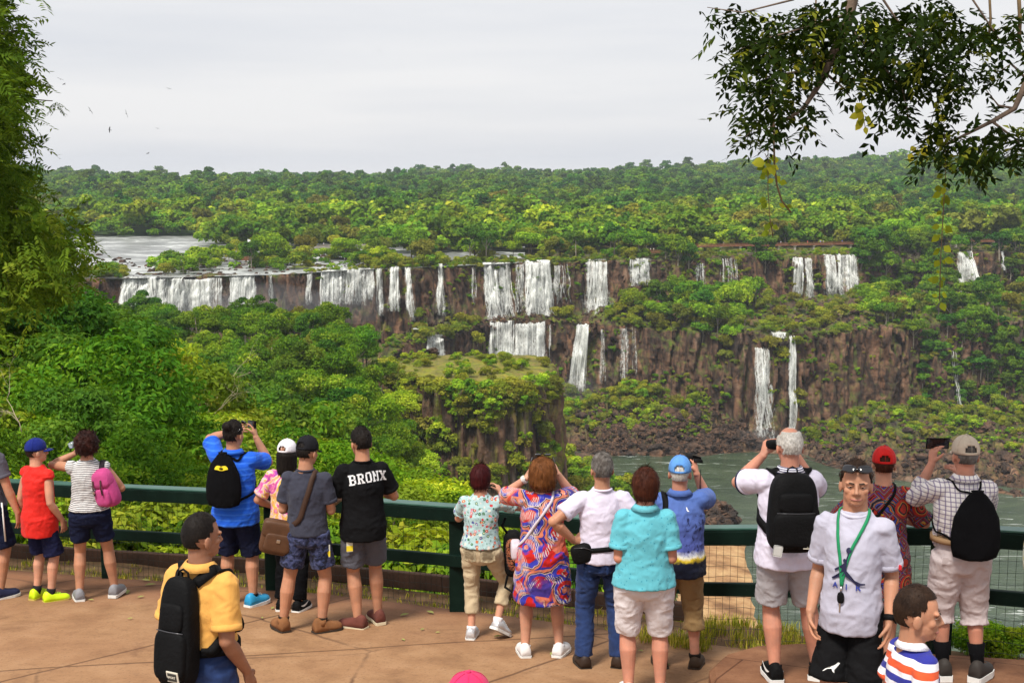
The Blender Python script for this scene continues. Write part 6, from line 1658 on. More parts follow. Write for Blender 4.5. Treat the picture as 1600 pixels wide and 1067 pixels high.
# ------------------------------------------------------------------ spray hanging at the feet of the falls
k = NT("spray")
vv = k.n("ShaderNodeVolumePrincipled", inp={"Color": (.95, .97, 1.0, 1), "Density": 0.010, "Anisotropy": 0.1})
k.t.links.new(vv.outputs[0], k.out.inputs["Volume"])
M_MIST = k.m
for px, py, D, rx, ry, rz in ((300, 490, 474, 26, 6, 9), (420, 480, 486, 26, 7, 10), (815, 575, 528, 14, 6, 8), (903, 606, 545, 9, 6, 6), (1190, 684, 508, 9, 5, 5), (1238, 688, 508, 6, 4, 5), (545, 478, 508, 16, 6, 8)):
    bm = bmesh.new(); bmesh.ops.create_icosphere(bm, subdivisions=3, radius=1)
    for v_ in bm.verts: v_.co = Vector((v_.co.x * rx, v_.co.y * ry, v_.co.z * rz)) * (1 + .25 * noise.noise(v_.co * 1.7 + Vector((px, 0, 0))))
    o = bm_obj("mist", bm, M_MIST, None, True); o.location = P(px, py, D)
    tag(o, "faint white spray rising at the foot of a waterfall", "mist", "spray at the feet of the falls", "stuff")
# ------------------------------------------------------------------ far forest: one mass of crowns
def gn_scatter(name, pts, scl, rot, idx, protos):
    col = bpy.data.collections.new(name + " kinds")
    for i, pr in enumerate(protos):
        o = bpy.data.objects.new("%s crown %d" % (name, i), pr); col.objects.link(o)
    me = bpy.data.meshes.new(name)
    me.vertices.add(len(pts)); me.vertices.foreach_set("co", np.asarray(pts, np.float32).ravel())
    for nm, dat, ty in (("scl", scl, 'FLOAT'), ("rot", rot, 'FLOAT'), ("idx", idx, 'INT')):
        a = me.attributes.new(nm, ty, 'POINT'); a.data.foreach_set("value", np.asarray(dat, np.int32 if ty == 'INT' else np.float32))
    o = bpy.data.objects.new(name, me); C.objects.link(o)
    g = bpy.data.node_groups.new(name, 'GeometryNodeTree')
    g.interface.new_socket("Geometry", in_out='INPUT', socket_type='NodeSocketGeometry')
    g.interface.new_socket("Geometry", in_out='OUTPUT', socket_type='NodeSocketGeometry')
    N = g.nodes.new; Lk = g.links.new
    gi, go = N("NodeGroupInput"), N("NodeGroupOutput")
    ci = N("GeometryNodeCollectionInfo"); ci.inputs[0].default_value = col
    ci.inputs["Separate Children"].default_value = True; ci.inputs["Reset Children"].default_value = True
    ip = N("GeometryNodeInstanceOnPoints"); ip.inputs["Pick Instance"].default_value = True
    def att(nm, ty):
        a = N("GeometryNodeInputNamedAttribute"); a.data_type = ty; a.inputs[0].default_value = nm; return a.outputs[0]
    cx = N("ShaderNodeCombineXYZ"); Lk(att("rot", 'FLOAT'), cx.inputs[2])
    er = N("FunctionNodeEulerToRotation"); Lk(cx.outputs[0], er.inputs[0])
    Lk(gi.outputs[0], ip.inputs["Points"]); Lk(ci.outputs[0], ip.inputs["Instance"])
    Lk(att("idx", 'INT'), ip.inputs["Instance Index"]); Lk(er.outputs[0], ip.inputs["Rotation"]); Lk(att("scl", 'FLOAT'), ip.inputs["Scale"])
    Lk(ip.outputs[0], go.inputs[0])
    md = o.modifiers.new("scatter", 'NODES'); md.node_group = g
    return o

far_protos = []
for s, (rx, rz, nl, nlf, lm) in enumerate([(6, 4.5, 10, 520, LEAF_D), (7, 4.0, 12, 620, LEAF_J), (5, 5.5, 9, 480, LEAF_D), (7.5, 3.4, 12, 600, LEAF_J), (5, 4, 8, 450, LEAF_O), (6.5, 4.2, 10, 520, LEAF_J), (4.5, 6.5, 9, 480, LEAF_D), (6, 4, 10, 520, LEAF_B), (5.5, 4, 10, 500, LEAF_Y)]):
    rng = np.random.default_rng(900 + s)
    V, Fq, t = leaf_cloud(dome_lobes(rng, nl, rx, rz, 0), nlf, 1.7, rng, fill=.25, aspect=.75, up=.6)
    me = mesh_np("far crown", V, Fq, t); me.materials.append(lm); far_protos.append(me)

pts, scl, rot, idx = [], [], [], []
def lipD(px): return lerp_keys(px, GK)[0]
rg = random.Random(5)
def far_tree(px, D, dz, s, ii):
    x, y = XY(px, D), D
    z = drop(B_HILL if D > 765 else B_GORGE, x, y)
    if z is None: return
    pts.append((x, y, z + dz)); scl.append(s); rot.append(rg.uniform(0, 6.28)); idx.append(ii)
# hill forest, denser near
D = 640.0
while D < 2420:
    step_px = F / D * 9.6
    px = -260 + rg.uniform(0, step_px)
    while px < 1860:
        wk = 60 if any(a <= px <= b for a, b in ((1080, 1236), (1236, 1340), (1482, 1560))) else 34
        if D > 795 or (px > 640 + rg.uniform(-40, 40) and D > lipD(px) + wk) or (px > 330 + rg.uniform(-15, 40) and D > lipD(px) + 165):
            s = rg.uniform(.7, 1.0) * rg.choice([.8, 1, 1, 1.25, 1.7]) * (1.0 if D < 1300 else 1.1)
            if D > 2230: s *= rg.choice([.8, .9, 1, 1.0, 1.0, 1.35])
            if D > 1200: ii = rg.choice([0, 2, 6, 1, 0, 2, 5])
            elif D > 900: ii = rg.choice([0, 1, 2, 3, 5, 6, 4])
            else: ii = rg.choice([1, 3, 4, 5, 7, 7, 4, 1, 8, 3])
            far_tree(px, D + rg.uniform(-5, 5), rg.uniform(3.5, 9.5) * s, s, ii)
        px += step_px * rg.uniform(.6, 1.4)
    D *= 1.0125
far_forest = gn_scatter("forest", pts, scl, rot, idx, far_protos)
tag(far_forest, "dense green rainforest rising to the flat horizon behind the falls", "forest", None, "stuff")

# crowns standing tall above the skyline and the nearer forest edge are separate trees
EDGE = [make_proto("edge tree", 40 + s, h, rx, rz, int(nl * 1.4), n, 1.0, m, flat=.95, r=.3, rl=(.2, .45), fill=.45, aspect=.55, spread=1.1) for s, (h, rx, rz, nl, n, m) in enumerate([
    (14, 6, 4.5, 14, 2200, LEAF_J), (12, 7, 3.6, 14, 2300, LEAF_B), (15, 5, 5.5, 12, 2000, LEAF_D), (10, 5, 4, 10, 1700, LEAF_O)])]
SHRUB = [make_proto("shrub", 60 + s, h, rx, rz, nl, n, .42, m, flat=1.0, r=.06, fill=.35, aspect=.6, trunk_h=.5, low=-.3) for s, (h, rx, rz, nl, n, m) in enumerate([
    (3.0, 2.4, 1.6, 9, 1100, LEAF_Y), (2.4, 2.0, 1.3, 8, 1000, LEAF_O), (3.4, 2.2, 2.0, 9, 1100, LEAF_B), (2.8, 2.6, 1.4, 9, 1100, LEAF_J)])]

def scatter(protos, n, pick, bvh, sc, name, label, cat, group, seed, sink=0.3, kinds=None, parts=("crown", "trunk"), lo=None):
    g = random.Random(seed); out = []
    for i in range(n):
        px, D = pick(g)
        x, y = XY(px, D), D
        z = drop(bvh, x, y)
        if z is None or (lo is not None and z < lo): continue
        pr = g.choice(kinds or protos)
        out.append(plant(pr, name, (x, y, z - sink), g.uniform(*sc), g.uniform(0, 6.28), label, cat, group, parts, g.uniform(.85, 1.2)))
    return out

def between(px, a, b, t):
    g = lerp_keys(px, GK); return g[a] + (g[b] - g[a]) * t

# forest edge along the plateau behind the lip
def pick_edge(g):
    px = g.choice([g.uniform(360, 760), g.uniform(640, 1240), g.uniform(1330, 1640), g.uniform(1330, 1640)])
    wk = any(a <= px <= b for a, b in ((1080, 1230), (1240, 1334), (1486, 1556)))
    return px, lipD(px) + (g.uniform(62, 80) if wk else g.uniform(9, 75) + (30 if px < 640 else 0))
scatter(EDGE, 150, pick_edge, B_GORGE, (.55, 1.15), "forest_tree", "bushy green tree on the river plateau above the falls", "tree", "trees on the plateau above the falls", 11)
# tall plugs of forest that hang over the upper cliff
def pick_plug(g):
    px = g.choice([g.gauss(1055, 20), g.gauss(1400, 40), g.gauss(1590, 20), g.gauss(1440, 30), g.gauss(1185, 14), g.gauss(1360, 12)])
    return px, lipD(px) + g.uniform(-5, 8)
scatter(EDGE, 58, pick_plug, B_GORGE, (.7, 1.2), "overhanging_tree", "green tree hanging over the edge of the upper cliff", "tree", "trees draped over the upper cliff", 12, sink=5, kinds=[EDGE[0], EDGE[2], EDGE[0]])
# ledge between the two tiers on the right
def pick_ledge(g):
    px = g.choice([g.uniform(985, 1170), g.uniform(1060, 1180), g.uniform(1330, 1480), g.uniform(1350, 1700), g.uniform(1480, 1620)])
    return px, between(px, 1, 3, g.uniform(.25, 1.0))
scatter(EDGE, 110, pick_ledge, B_GORGE, (.6, 1.15), "ledge_tree", "leafy green tree on the ledge between upper and lower cliffs", "tree", "trees on the ledge between the cliffs", 13, sink=1.5)
# lower cliff on the far right is overgrown
def pick_right(g):
    px = g.choice([g.uniform(1420, 1680), g.uniform(1500, 1680)]); return px, between(px, 3, 5, g.uniform(0.0, .95))
scatter(EDGE, 80, pick_right, B_GORGE, (.5, .95), "clinging_tree", "dark green tree clinging to the overgrown right hand cliff", "tree", "trees clinging to the right cliff", 14, sink=4, kinds=[EDGE[0], EDGE[2]])
# shrubs: lip, ledge rocks, talus
def pick_lip(g):
    px = g.choice([g.uniform(130, 200), g.uniform(490, 1180), g.uniform(560, 760), g.uniform(890, 1100)])
    return px, lipD(px) + g.uniform(0, 30)
scatter(SHRUB, 130, pick_lip, B_GORGE, (.7, 1.8), "lip_shrub", "yellow green shrub at the brink of the waterfalls", "shrub", "shrubs along the brink of the falls", 15, parts=("leaves", "stem"), kinds=[SHRUB[0], SHRUB[1], SHRUB[3]])
def pick_islet(g):
    px = g.choice([g.uniform(240, 330), g.uniform(300, 480), g.uniform(360, 640), g.uniform(360, 640)]); return px, lipD(px) + g.choice([g.uniform(14, 60), g.uniform(40, 130)])
scatter(SHRUB, 95, pick_islet, B_GORGE, (.8, 2.9), "islet_shrub", "green shrub on the low islets in the wide upper river", "shrub", "shrubs on the river islets", 16, parts=("leaves", "stem"), kinds=[SHRUB[0], SHRUB[2], SHRUB[3]])
def pick_step(g):
    px = g.uniform(640, 1330)
    while 748 < px < 872 or 900 < px < 950 or 664 < px < 694: px = g.uniform(640, 1330)
    return px, between(px, 1, 3, g.uniform(.1, 1.05))
scatter(SHRUB, 130, pick_step, B_GORGE, (.7, 2.0), "step_shrub", "olive shrub on the rock step between the tiers of falls", "shrub", "shrubs on the rock step", 17, parts=("leaves", "stem"), kinds=[SHRUB[0], SHRUB[1]])
def pick_talus(g):
    px = g.choice([g.uniform(880, 1090), g.uniform(880, 1010), g.uniform(1270, 1640), g.uniform(1380, 1700)])
    return px, between(px, 5, 7, .03 + .55 * g.random() ** 1.3)
scatter(SHRUB, 210, pick_talus, B_GORGE, (.6, 1.7), "talus_shrub", "low yellow green bush among fallen rocks below the lower cliff", "shrub", "bushes among the fallen rocks", 18, sink=.8, parts=("leaves", "stem"), kinds=[SHRUB[0], SHRUB[0], SHRUB[1], SHRUB[2]])
# ------------------------------------------------------------------ jungle on the slope below the railing
JUN = [make_proto("jungle tree", 20 + s, h, rx, rz, int(nl * 1.5), n, lf * 1.15, m, flat=.95, r=.25, rl=(.17, .42), fill=.5, aspect=.5, spread=1.1) for s, (h, rx, rz, nl, n, lf, m) in enumerate([
    (13, 5.2, 4.2, 18, 7000, .48, LEAF_J), (12, 6.0, 3.2, 20, 7500, .48, LEAF_B), (14, 4.6, 5.2, 16, 6800, .46, LEAF_D),
    (11, 5.0, 3.6, 15, 6500, .50, LEAF_O), (13, 5.6, 4.4, 22, 7500, .44, LEAF_J), (12, 4.4, 4.4, 14, 6500, .46, LEAF_D)])]
NEAR = [make_proto("near tree", 30 + s, h, rx, rz, nl, n, lf, m, flat=.85, r=.16, rl=(.2, .4), fill=.45, aspect=.42) for s, (h, rx, rz, nl, n, lf, m) in enumerate([
    (8.5, 3.6, 3.0, 26, 17000, .21, LEAF_J), (8, 3.8, 2.6, 26, 17000, .20, LEAF_B), (9, 3.3, 3.6, 24, 16000, .20, LEAF_D), (7, 3.4, 2.4, 22, 15000, .20, LEAF_Y)])]
PALM = palm_proto(3, 11, LEAF_O)

def right_edge(D):      # photograph column where the wooded spur ends
    return lerp_keys(D, [(16, (1010,)), (30, (760,)), (60, (700,)), (120, (690,)), (200, (680,)), (300, (640,)), (350, (600,))])[0]
g = random.Random(77)
jt = []
D = 62.0
while D < 365:
    step = F / D * 5.2
    px = -150 + g.uniform(0, step)
    while px < right_edge(D):
        d = D + g.uniform(-3, 3) * D / 100
        x = XY(px, d); z = drop(B_SLOPE, x, d)
        if z is not None and z > -92:
            jt.append((px, d, x, z))
        px += step * g.uniform(.75, 1.4)
    D *= 1.062
if len(jt) > 290:
    g.shuffle(jt); jt = jt[:290]
for px, d, x, z in jt:
    pr = g.choice(JUN + [JUN[0], JUN[4]]) if d > 95 else g.choice([JUN[0], JUN[2], JUN[4], JUN[5]])
    s = g.uniform(.62, 1.0)
    edge = right_edge(d) - px
    if edge < 60 * 100 / d * 3: s *= .85
    if g.random() < .05: pr = PALM
    lab = {0: "mid green round tree in the jungle below the railing", 1: "bright flat crowned tree in the jungle below the railing", 2: "dark tall tree in the jungle below the railing", 3: "olive tree in the jungle below the railing", 4: "mid green round tree in the jungle below the railing", 5: "dark tall tree in the jungle below the railing"}.get(JUN.index(pr) if pr in JUN else -1, "palm tree rising among the jungle crowns below the railing")
    plant(pr, "palm_tree" if pr is PALM else "jungle_tree", (x, d, z - 1.0), s, g.uniform(0, 6.28), lab, "tree", "palms in the jungle" if pr is PALM else "jungle trees below the railing")

# nearer trees whose leaves can be told apart
nt = []
D = 18.0
while D < 62:
    step = F / D * 3.4
    px = -260 + g.uniform(0, step)
    while px < right_edge(D):
        d = D + g.uniform(-1.5, 1.5); x = XY(px, d); z = drop(B_SLOPE, x, d)
        # crown top follows the line the slope's canopy has in the picture
        yt = lerp_keys(px, [(-200, (420,)), (60, (455,)), (150, (500,)), (230, (585,)), (330, (655,)), (520, (690,)), (650, (750,)), (1000, (800,))])[0]
        f = min(1, max(0, (d - 15) / 22))
        ytop = yt + (860 - yt) * (1 - f) * 0.85 + g.uniform(-10, 40)
        h = zat(ytop, d) - z
        if h > 2.2: nt.append((px, d, x, z, h))
        px += step * g.uniform(.75, 1.35)
    D *= 1.13
for px, d, x, z, h in nt:
    pr = g.choice([NEAR[0], NEAR[1], NEAR[3], NEAR[3]]) if px > 150 else g.choice([NEAR[0], NEAR[2], NEAR[1], NEAR[2]])
    if px > 560: pr = g.choice([NEAR[0], NEAR[1], NEAR[1]])
    H = {0: 8.5, 1: 8, 2: 9, 3: 7}[NEAR.index(pr)]
    s = h / H
    e = plant(pr, "slope_tree", (x, d, z - .4), min(s, 1.35), g.uniform(0, 6.28),
          ["mid green feathery tree just beyond the railing", "bright green feathery tree just beyond the railing", "dark feathery tree just beyond the railing", "yellowish scrubby tree just beyond the railing"][NEAR.index(pr)], "tree", "slope trees just beyond the railing", sz=max(1.0, s / 1.35))
# shrubs right behind the fence
FSH = [make_proto("fence shrub", 80 + s, h, rx, rz, nl, n, .10, m, flat=1.0, r=.02, fill=.6, aspect=.5, trunk_h=.5, low=-.4) for s, (h, rx, rz, nl, n, m) in enumerate([
    (1.1, .75, .55, 14, 2600, LEAF_B), (.9, .7, .45, 13, 2400, LEAF_J), (1.3, .8, .65, 15, 2600, LEAF_Y)])]
def pick_fsh(gg):
    px = gg.uniform(-120, 1010); return px, fence_D(px) + gg.uniform(1.9, 4.5)
scatter(FSH, 62, pick_fsh, B_SLOPE, (.8, 1.35), "fence_shrub", "small leafy shrub pressing against the green railing from outside", "shrub", "shrubs behind the railing", 21, sink=.1, parts=("leaves", "stem"))
# the green foot of the gorge in front of the island and beside the river
def pick_foot(gg):
    px = gg.choice([gg.uniform(690, 1010), gg.uniform(850, 1040)]); return px, gg.uniform(325, 440)
scatter(SHRUB, 130, pick_foot, B_SLOPE, (1.0, 2.2), "riverbank_bush", "green bush on the bank between rocky island and river", "shrub", "bushes on the bank beside the island", 22, sink=.8, parts=("leaves", "stem"), kinds=[SHRUB[2], SHRUB[3], SHRUB[0], SHRUB[3]], lo=-110.5)
# plants draped over the rocky island
def pick_isle(gg):
    return gg.uniform(600, 876), gg.uniform(314, 330)
for i in range(240):
    gg = random.Random(3000 + i)
    px = gg.uniform(600, 872)
    if i % 3 == 0:
        d = gg.uniform(322, 372); x = XY(px, d); z = drop(B_ISLE, x, d)
    else:
        zz = gg.uniform(-80, -55) if gg.random() < .7 else gg.uniform(-60, -55); x0 = XY(px, 250)
        hit = B_ISLE.ray_cast(Vector((x0, 250, zz)), Vector((x0 / 250, 1, 0)).normalized())
        z = None
        if hit[0] is not None: x, d, z = hit[0].x, hit[0].y, hit[0].z
    if z is None: continue
    s = gg.uniform(.35, 1.0) if i % 3 == 0 else gg.uniform(.7, 1.7)
    hang = 0
    plant(gg.choice([SHRUB[0], SHRUB[1], SHRUB[0], SHRUB[2]]), "island_bush", (x, d - (1.5 if hang else 0), z - .5 - hang), s, gg.uniform(0, 6), "yellow green bush growing over the rim of the rocky island", "shrub", "bushes over the island rim", ("leaves", "stem"))
# ------------------------------------------------------------------ paved viewpoint and railing
PLAT = [(1.36, 4.0), (1.36, 8.4), (1.42, 8.9), (1.58, 9.25), (1.85, 9.5), (2.2, 9.58), (2.55, 9.5), (2.9, 9.33), (3.4, 9.22), (4.2, 9.0), (7.0, 8.6), (7.0, 4.0)]
RAISE = 0.20
def in_poly(x, y, poly=PLAT):
    c = False
    for (x0, y0), (x1, y1) in zip(poly, poly[1:] + poly[:1]):
        if (y0 > y) != (y1 > y) and x < (x1 - x0) * (y - y0) / (y1 - y0) + x0: c = not c
    return c
def floor_z(x, y):
    return plaza_z(x, y) + (RAISE if in_poly(x, y) else 0.0)

k = NT("paving")
v = k.coord("Object")
sp = k.sep(v)
big = k.noise(v, 0.55, 5, 0.6); med = k.noise(v, 3.0, 7, 0.65); fine = k.noise(v, 40.0, 5, 0.7)
col = k.ramp(med, [(0.28, (.20, .105, .052, 1)), (0.5, (.30, .168, .084, 1)), (0.72, (.37, .22, .118, 1))])
col = k.mix(k.ramp(big, [(0.38, 0.4), (0.62, 0.0)]), col, (.27, .135, .07, 1))
sand_n = k.noise(v, 1.3, 6, 0.7)
edge = k.math('ADD', k.math('MULTIPLY', sp[1], 0.42), k.math('MULTIPLY', sand_n, 1.6))
col = k.mix(k.ramp(edge, [(0.0, 0.0), (1.0, 1.0)]), col, col)
dirt = k.ramp(k.math('MULTIPLY', k.math('SUBTRACT', k.math('ADD', k.math('ADD', sp[1], k.math('MULTIPLY', sp[0], 0.27)), k.math('MULTIPLY', sand_n, 1.4)), 11.3), 1.2), [(0.0, 0.0), (1.0, 0.75)])
col = k.mix(dirt, col, (.20, .085, .045, 1))
# expansion joints cut as narrow dark wandering lines
wob = k.math('MULTIPLY', k.math('SUBTRACT', k.noise(v, 2.0, 4), 0.5), 0.05)
def joint(ang, period, off, width):
    a = k.math('ADD', k.math('MULTIPLY', sp[0], math.cos(ang)), k.math('MULTIPLY', sp[1], math.sin(ang)))
    f = k.math('FRACT', k.math('ADD', k.math('DIVIDE', k.math('ADD', a, wob), period), off))
    d = k.math('MULTIPLY', k.math('ABSOLUTE', k.math('SUBTRACT', f, 0.5)), period)
    return k.ramp(d, [(0.0, 1.0), (width, 0.85), (width * 2.6, 0.0)])
j1 = joint(R(104), 3.0, 0.13, 0.008)
j2 = joint(R(-38), 2.9, 0.48, 0.008)
jj = k.math('MAXIMUM', j1, j2)
col = k.mix(k.math('MULTIPLY', jj, 0.85), col, (.085, .04, .022, 1))
grit = k.ramp(fine, [(0.34, 0.55), (0.46, 0.0)])
col = k.mix(grit, col, (.13, .07, .04, 1))
crk = k.voro(k.mix(.12, v, k.n("ShaderNodeTexNoise", inp={"Vector": v, "Scale": 3.0, "Detail": 4}).outputs[1]), 0.55, 'DISTANCE_TO_EDGE')
col = k.mix(k.math('MULTIPLY', k.ramp(crk, [(0.0, .8), (.006, .4), (.012, 0.0)]), k.ramp(big, [(.45, 0.0), (.55, 1.0)])), col, (.08, .04, .025, 1))
stain = k.ramp(k.noise(v, 1.7, 8, 0.75, 0.6), [(0.56, 0.0), (0.70, 0.5)])
col = k.mix(stain, col, (.12, .055, .03, 1))
k.bsdf(col, 0.85, k.bump(k.math('SUBTRACT', k.math('ADD', med, k.math('MULTIPLY', fine, .35)), k.math('MULTIPLY', jj, 1.0)), 0.35, 0.02), 0, 0.2)
M_PAVE = k.m

def pave_edge(px):
    D = fence_D(px) + 0.02
    return (XY(px, D), D)
bm = bmesh.new()
edge_pts = [pave_edge(px) for px in range(-500, 2101, 20)]
nrow = 40
prev = None
for x, yf in edge_pts:
    x2 = x
    col_v = []
    for j in range(nrow + 1):
        y = 1.2 + (yf - 1.2) * j / nrow
        xx = x * y / yf
        z = plaza_z(xx, y) + noise.noise(Vector((xx * .8, y * .8, 0))) * .012
        col_v.append(bm.verts.new((xx, y, z)))
    col_v.append(bm.verts.new((x, yf + .005, plaza_z(x, yf) - .25)))
    if prev:
        for a in range(len(col_v) - 1): bm.faces.new((prev[a], col_v[a], col_v[a + 1], prev[a + 1]))
    prev = col_v
tag(bm_obj("paving_ground", bm, M_PAVE, smooth=True), kind="structure")

# raised platform with a rounded earthy edge
k = NT("platform paving"); v = k.coord("Object"); sp = k.sep(v)
med = k.noise(v, 3.2, 7, 0.65); fine = k.noise(v, 45, 5, 0.7)
col = k.ramp(med, [(0.28, (.12, .052, .028, 1)), (0.5, (.20, .092, .048, 1)), (0.74, (.29, .145, .078, 1))])
brn = k.n("ShaderNodeTexBrick", inp={"Vector": k.coord("Object", rot=(0, 0, R(28))), "Color1": (1, 1, 1, 1), "Color2": (.9, .9, .9, 1), "Mortar": (0.35, .3, .3, 1), "Scale": 1.0, "Mortar Size": 0.008, "Brick Width": 1.1, "Row Height": 0.8})
col = k.mix(0.8, col, brn.outputs[0], 'MULTIPLY')
col = k.mix(k.ramp(fine, [(0.34, 0.4), (0.44, 0.0)]), col, (.06, .03, .02, 1))
k.bsdf(col, 0.88, k.bump(k.math('ADD', med, k.math('MULTIPLY', fine, .4)), 0.4, 0.02), 0, 0.15)
M_PLAT = k.m
bm = bmesh.new()
# resample outline smoothly
ring_t, ring_b, ring_i = [], [], []
dense = []
for (a, b) in zip(PLAT, PLAT[1:] + PLAT[:1]):
    for t in range(6): dense.append((a[0] + (b[0] - a[0]) * t / 6, a[1] + (b[1] - a[1]) * t / 6))
pcx, pcy = 4.0, 6.6
for x, y in dense:
    d = Vector((pcx - x, pcy - y, 0)).normalized() * .06
    w_ = noise.noise(Vector((x * 3, y * 3, 1))) * .02
    ring_b.append(bm.verts.new((x + w_, y + w_, plaza_z(x, y) - .05)))
    ring_t.append(bm.verts.new((x + w_ + d.x * .2, y + w_ + d.y * .2, plaza_z(x, y) + RAISE - .045)))
    ring_i.append(bm.verts.new((x + d.x, y + d.y, plaza_z(x, y) + RAISE)))
N_ = len(dense)
for i in range(N_):
    j = (i + 1) % N_
    bm.faces.new((ring_b[i], ring_b[j], ring_t[j], ring_t[i])); bm.faces.new((ring_t[i], ring_t[j], ring_i[j], ring_i[i]))
bm.faces.new(ring_i)
tag(bm_obj("raised_path", bm, M_PLAT, smooth=False), kind="structure")

# terraces the photographer's side of the frame rests on (steps behind the picture's lower edge)
def post_z(px):
    D = fence_D(px); x = XY(px, D)
    return plaza_z(x, D) + lerp_keys(px, [(1095, (0.0,)), (1490, (.17,)), (1900, (.2,))])[0]

# --- dark green railing
k = NT("green paint"); v = k.coord("Object")
n = k.noise(v, 5, 6, 0.7); n2 = k.noise(v, 60, 3)
col = k.ramp(n, [(0.3, (.0012, .007, .0045, 1)), (0.55, (.0025, .0115, .0078, 1)), (0.75, (.006, .018, .013, 1))])
col = k.mix(k.ramp(n2, [(0.66, 0.0), (0.74, 0.5)]), col, (.05, .06, .05, 1))
k.bsdf(col, 0.6, k.bump(n2, 0.08, 0.005), 0, 0.12)
M_GREEN = k.m
k = NT("pale rail top"); v = k.coord("Object")  # cap in a lighter green than the rail faces below it
n = k.noise(v, 4, 6, 0.7); n2 = k.noise(k.coord("Object", scale=(2, 2, 2)), 12, 5)
col = k.ramp(n, [(0.3, (.02, .07, .052, 1)), (0.6, (.04, .11, .085, 1)), (0.8, (.10, .18, .15, 1))])
k.bsdf(col, 0.38, k.bump(n2, 0.1, 0.005), 0, 0.5)
M_RAILTOP = k.m
M_WIRE = plain("wire", (.012, .02, .016, 1), 0.5, 0.3, 20)
rail = empty("railing", (0, 0, 0), 0, "long dark green railing with wire mesh along the edge of the viewpoint", "railing")
PPX = [-330, -110, 150, 420, 715, 1095, 1490, 1900]
PW = {150: .085, 420: .17, 715: .175, 1095: .085, 1490: .15}
FH = 1.0
base = [Vector((XY(px, fence_D(px)), fence_D(px), post_z(px))) for px in PPX]
for px, b in zip(PPX, base):
    wd = PW.get(px, .12)
    bm = bmesh.new(); box(bm, b + Vector((0, 0.02, FH / 2 - .12)), (wd, wd * .9, FH + .22), None, .008)
    bm_obj("post", bm, M_GREEN, rail)
def beam(a, b, wd, ht, name, m, dz=0, bev=.008, trim=0.0):
    d = b - a; L = d.length - trim
    rot = d.to_track_quat('X', 'Z').to_matrix()
    bm = bmesh.new(); box(bm, (a + b) / 2 + Vector((0, 0, dz)), (L, wd, ht), rot, bev)
    return bm_obj(name, bm, m, rail)
for i in range(len(base) - 1):
    a, b = base[i], base[i + 1]
    up = Vector((0, 0, 1)); out = Vector((0, -.085, 0))
    beam(a + up * (FH - .068) + out, b + up * (FH - .068) + out, .06, .120, "top_rail", M_GREEN)
    beam(a + up * (FH + .003) + out * .4, b + up * (FH + .003) + out * .4, .13, .016, "rail_cap", M_RAILTOP, bev=.004)
    beam(a + up * (.50) + out, b + up * (.50) + out, .05, .11, "middle_rail", M_GREEN)
    # wire mesh
    bm = bmesh.new(); d = b - a; L = d.length; nx = int(L / .06); nz_ = 11
    off = Vector((0, .07, 0))
    def sag(t, zf):
        return a + d * t + off + Vector((0, .012 * math.sin(t * 23 + zf * 9), FH * zf * .93 + .008 * math.sin(t * 31 + zf * 5)))
    for q in range(nx + 1):
        t = q / nx; tube(bm, [sag(t, zf) for zf in (0.0, .33, .66, 1.0)], .0017, 3, False)
    for q in range(nz_):
        zf = .02 + q / (nz_ - 1) * .96
        tube(bm, [sag(s / 14, zf) for s in range(15)], .0017, 3, False)
    bm_obj("wire_mesh", bm, M_WIRE, rail)

# low timber kerb outside the railing
M_KERB = plain("old timber", (.035, .017, .010, 1), 0.9, 0.45, 3.0, bump=0.6)
kb = [Vector((XY(px, fence_D(px) + .85), fence_D(px) + .85, plaza_z(0, fence_D(px) + .85) + .06)) for px in (-330, -60, 170, 420, 690, 900, 1080)]
kerb_root = empty("timber_edging", (0, 0, 0), 0, "low brown timber edging on the soil outside the railing", "edging")
for a, b in zip(kb, kb[1:]):
    d = b - a
    bm = bmesh.new(); box(bm, (a + b) / 2, (d.length - .004, .07, .17), d.to_track_quat('X', 'Z').to_matrix(), .01)
    bm_obj("board", bm, M_KERB, kerb_root)

# grass tufts on the soil strip and outside the platform
GRASS = leaf_mat("grass blade", [(0.0, (.06, .08, .010, 1)), (0.5, (.14, .165, .02, 1)), (1.0, (.26, .22, .06, 1))])
rg = np.random.default_rng(31)
V, Fq, T = [], [], []
def tuft(x, y, z, h, n):
    for _ in range(n):
        a = rg.uniform(0, 6.28); l = h * rg.uniform(.5, 1.1); lean = rg.uniform(.1, .7) * l
        bx, by = x + rg.normal() * .03, y + rg.normal() * .03
        d = Vector((math.cos(a), math.sin(a), 0)); s = Vector((-d.y, d.x, 0)) * .004
        p0 = Vector((bx, by, z)); p1 = p0 + d * lean * .35 + Vector((0, 0, l * .7)); p2 = p0 + d * lean + Vector((0, 0, l))
        i = len(V); V.extend([tuple(p0 - s), tuple(p0 + s), tuple(p1 + s * .8), tuple(p1 - s * .8), tuple(p2)])
        t = rg.random(); T.extend([t] * 5)
        Fq.append((i, i + 1, i + 2, i + 3)); Fq.append((i + 3, i + 2, i + 4, i + 4))
for _ in range(520):
    px = rg.uniform(-150, 1080); fd = fence_D(px); d = fd + rg.choice([rg.uniform(.05, .2), rg.uniform(.9, 1.9), rg.uniform(.9, 1.9), rg.uniform(.2, .8)])
    x = XY(px, d); z = drop(B_SLOPE, x, d)
    if z is not None: tuft(x, d, z, .06 if d - fd < .85 else .15, 8)
for _ in range(210):
    px = rg.uniform(1095, 1330); fd = fence_D(px); d = fd + rg.uniform(-.1, 1.0); x = XY(px, d)
    z = drop(B_SLOPE, x, d)
    if not in_poly(x, d) and z is not None: tuft(x, d, z, .12, 7)
for _ in range(60):
    px = rg.uniform(1000, 1115); d = fence_D(px) - rg.uniform(0, .25); x = XY(px, d)
    if not in_poly(x, d): tuft(x, d, plaza_z(x, d), .08, 9)
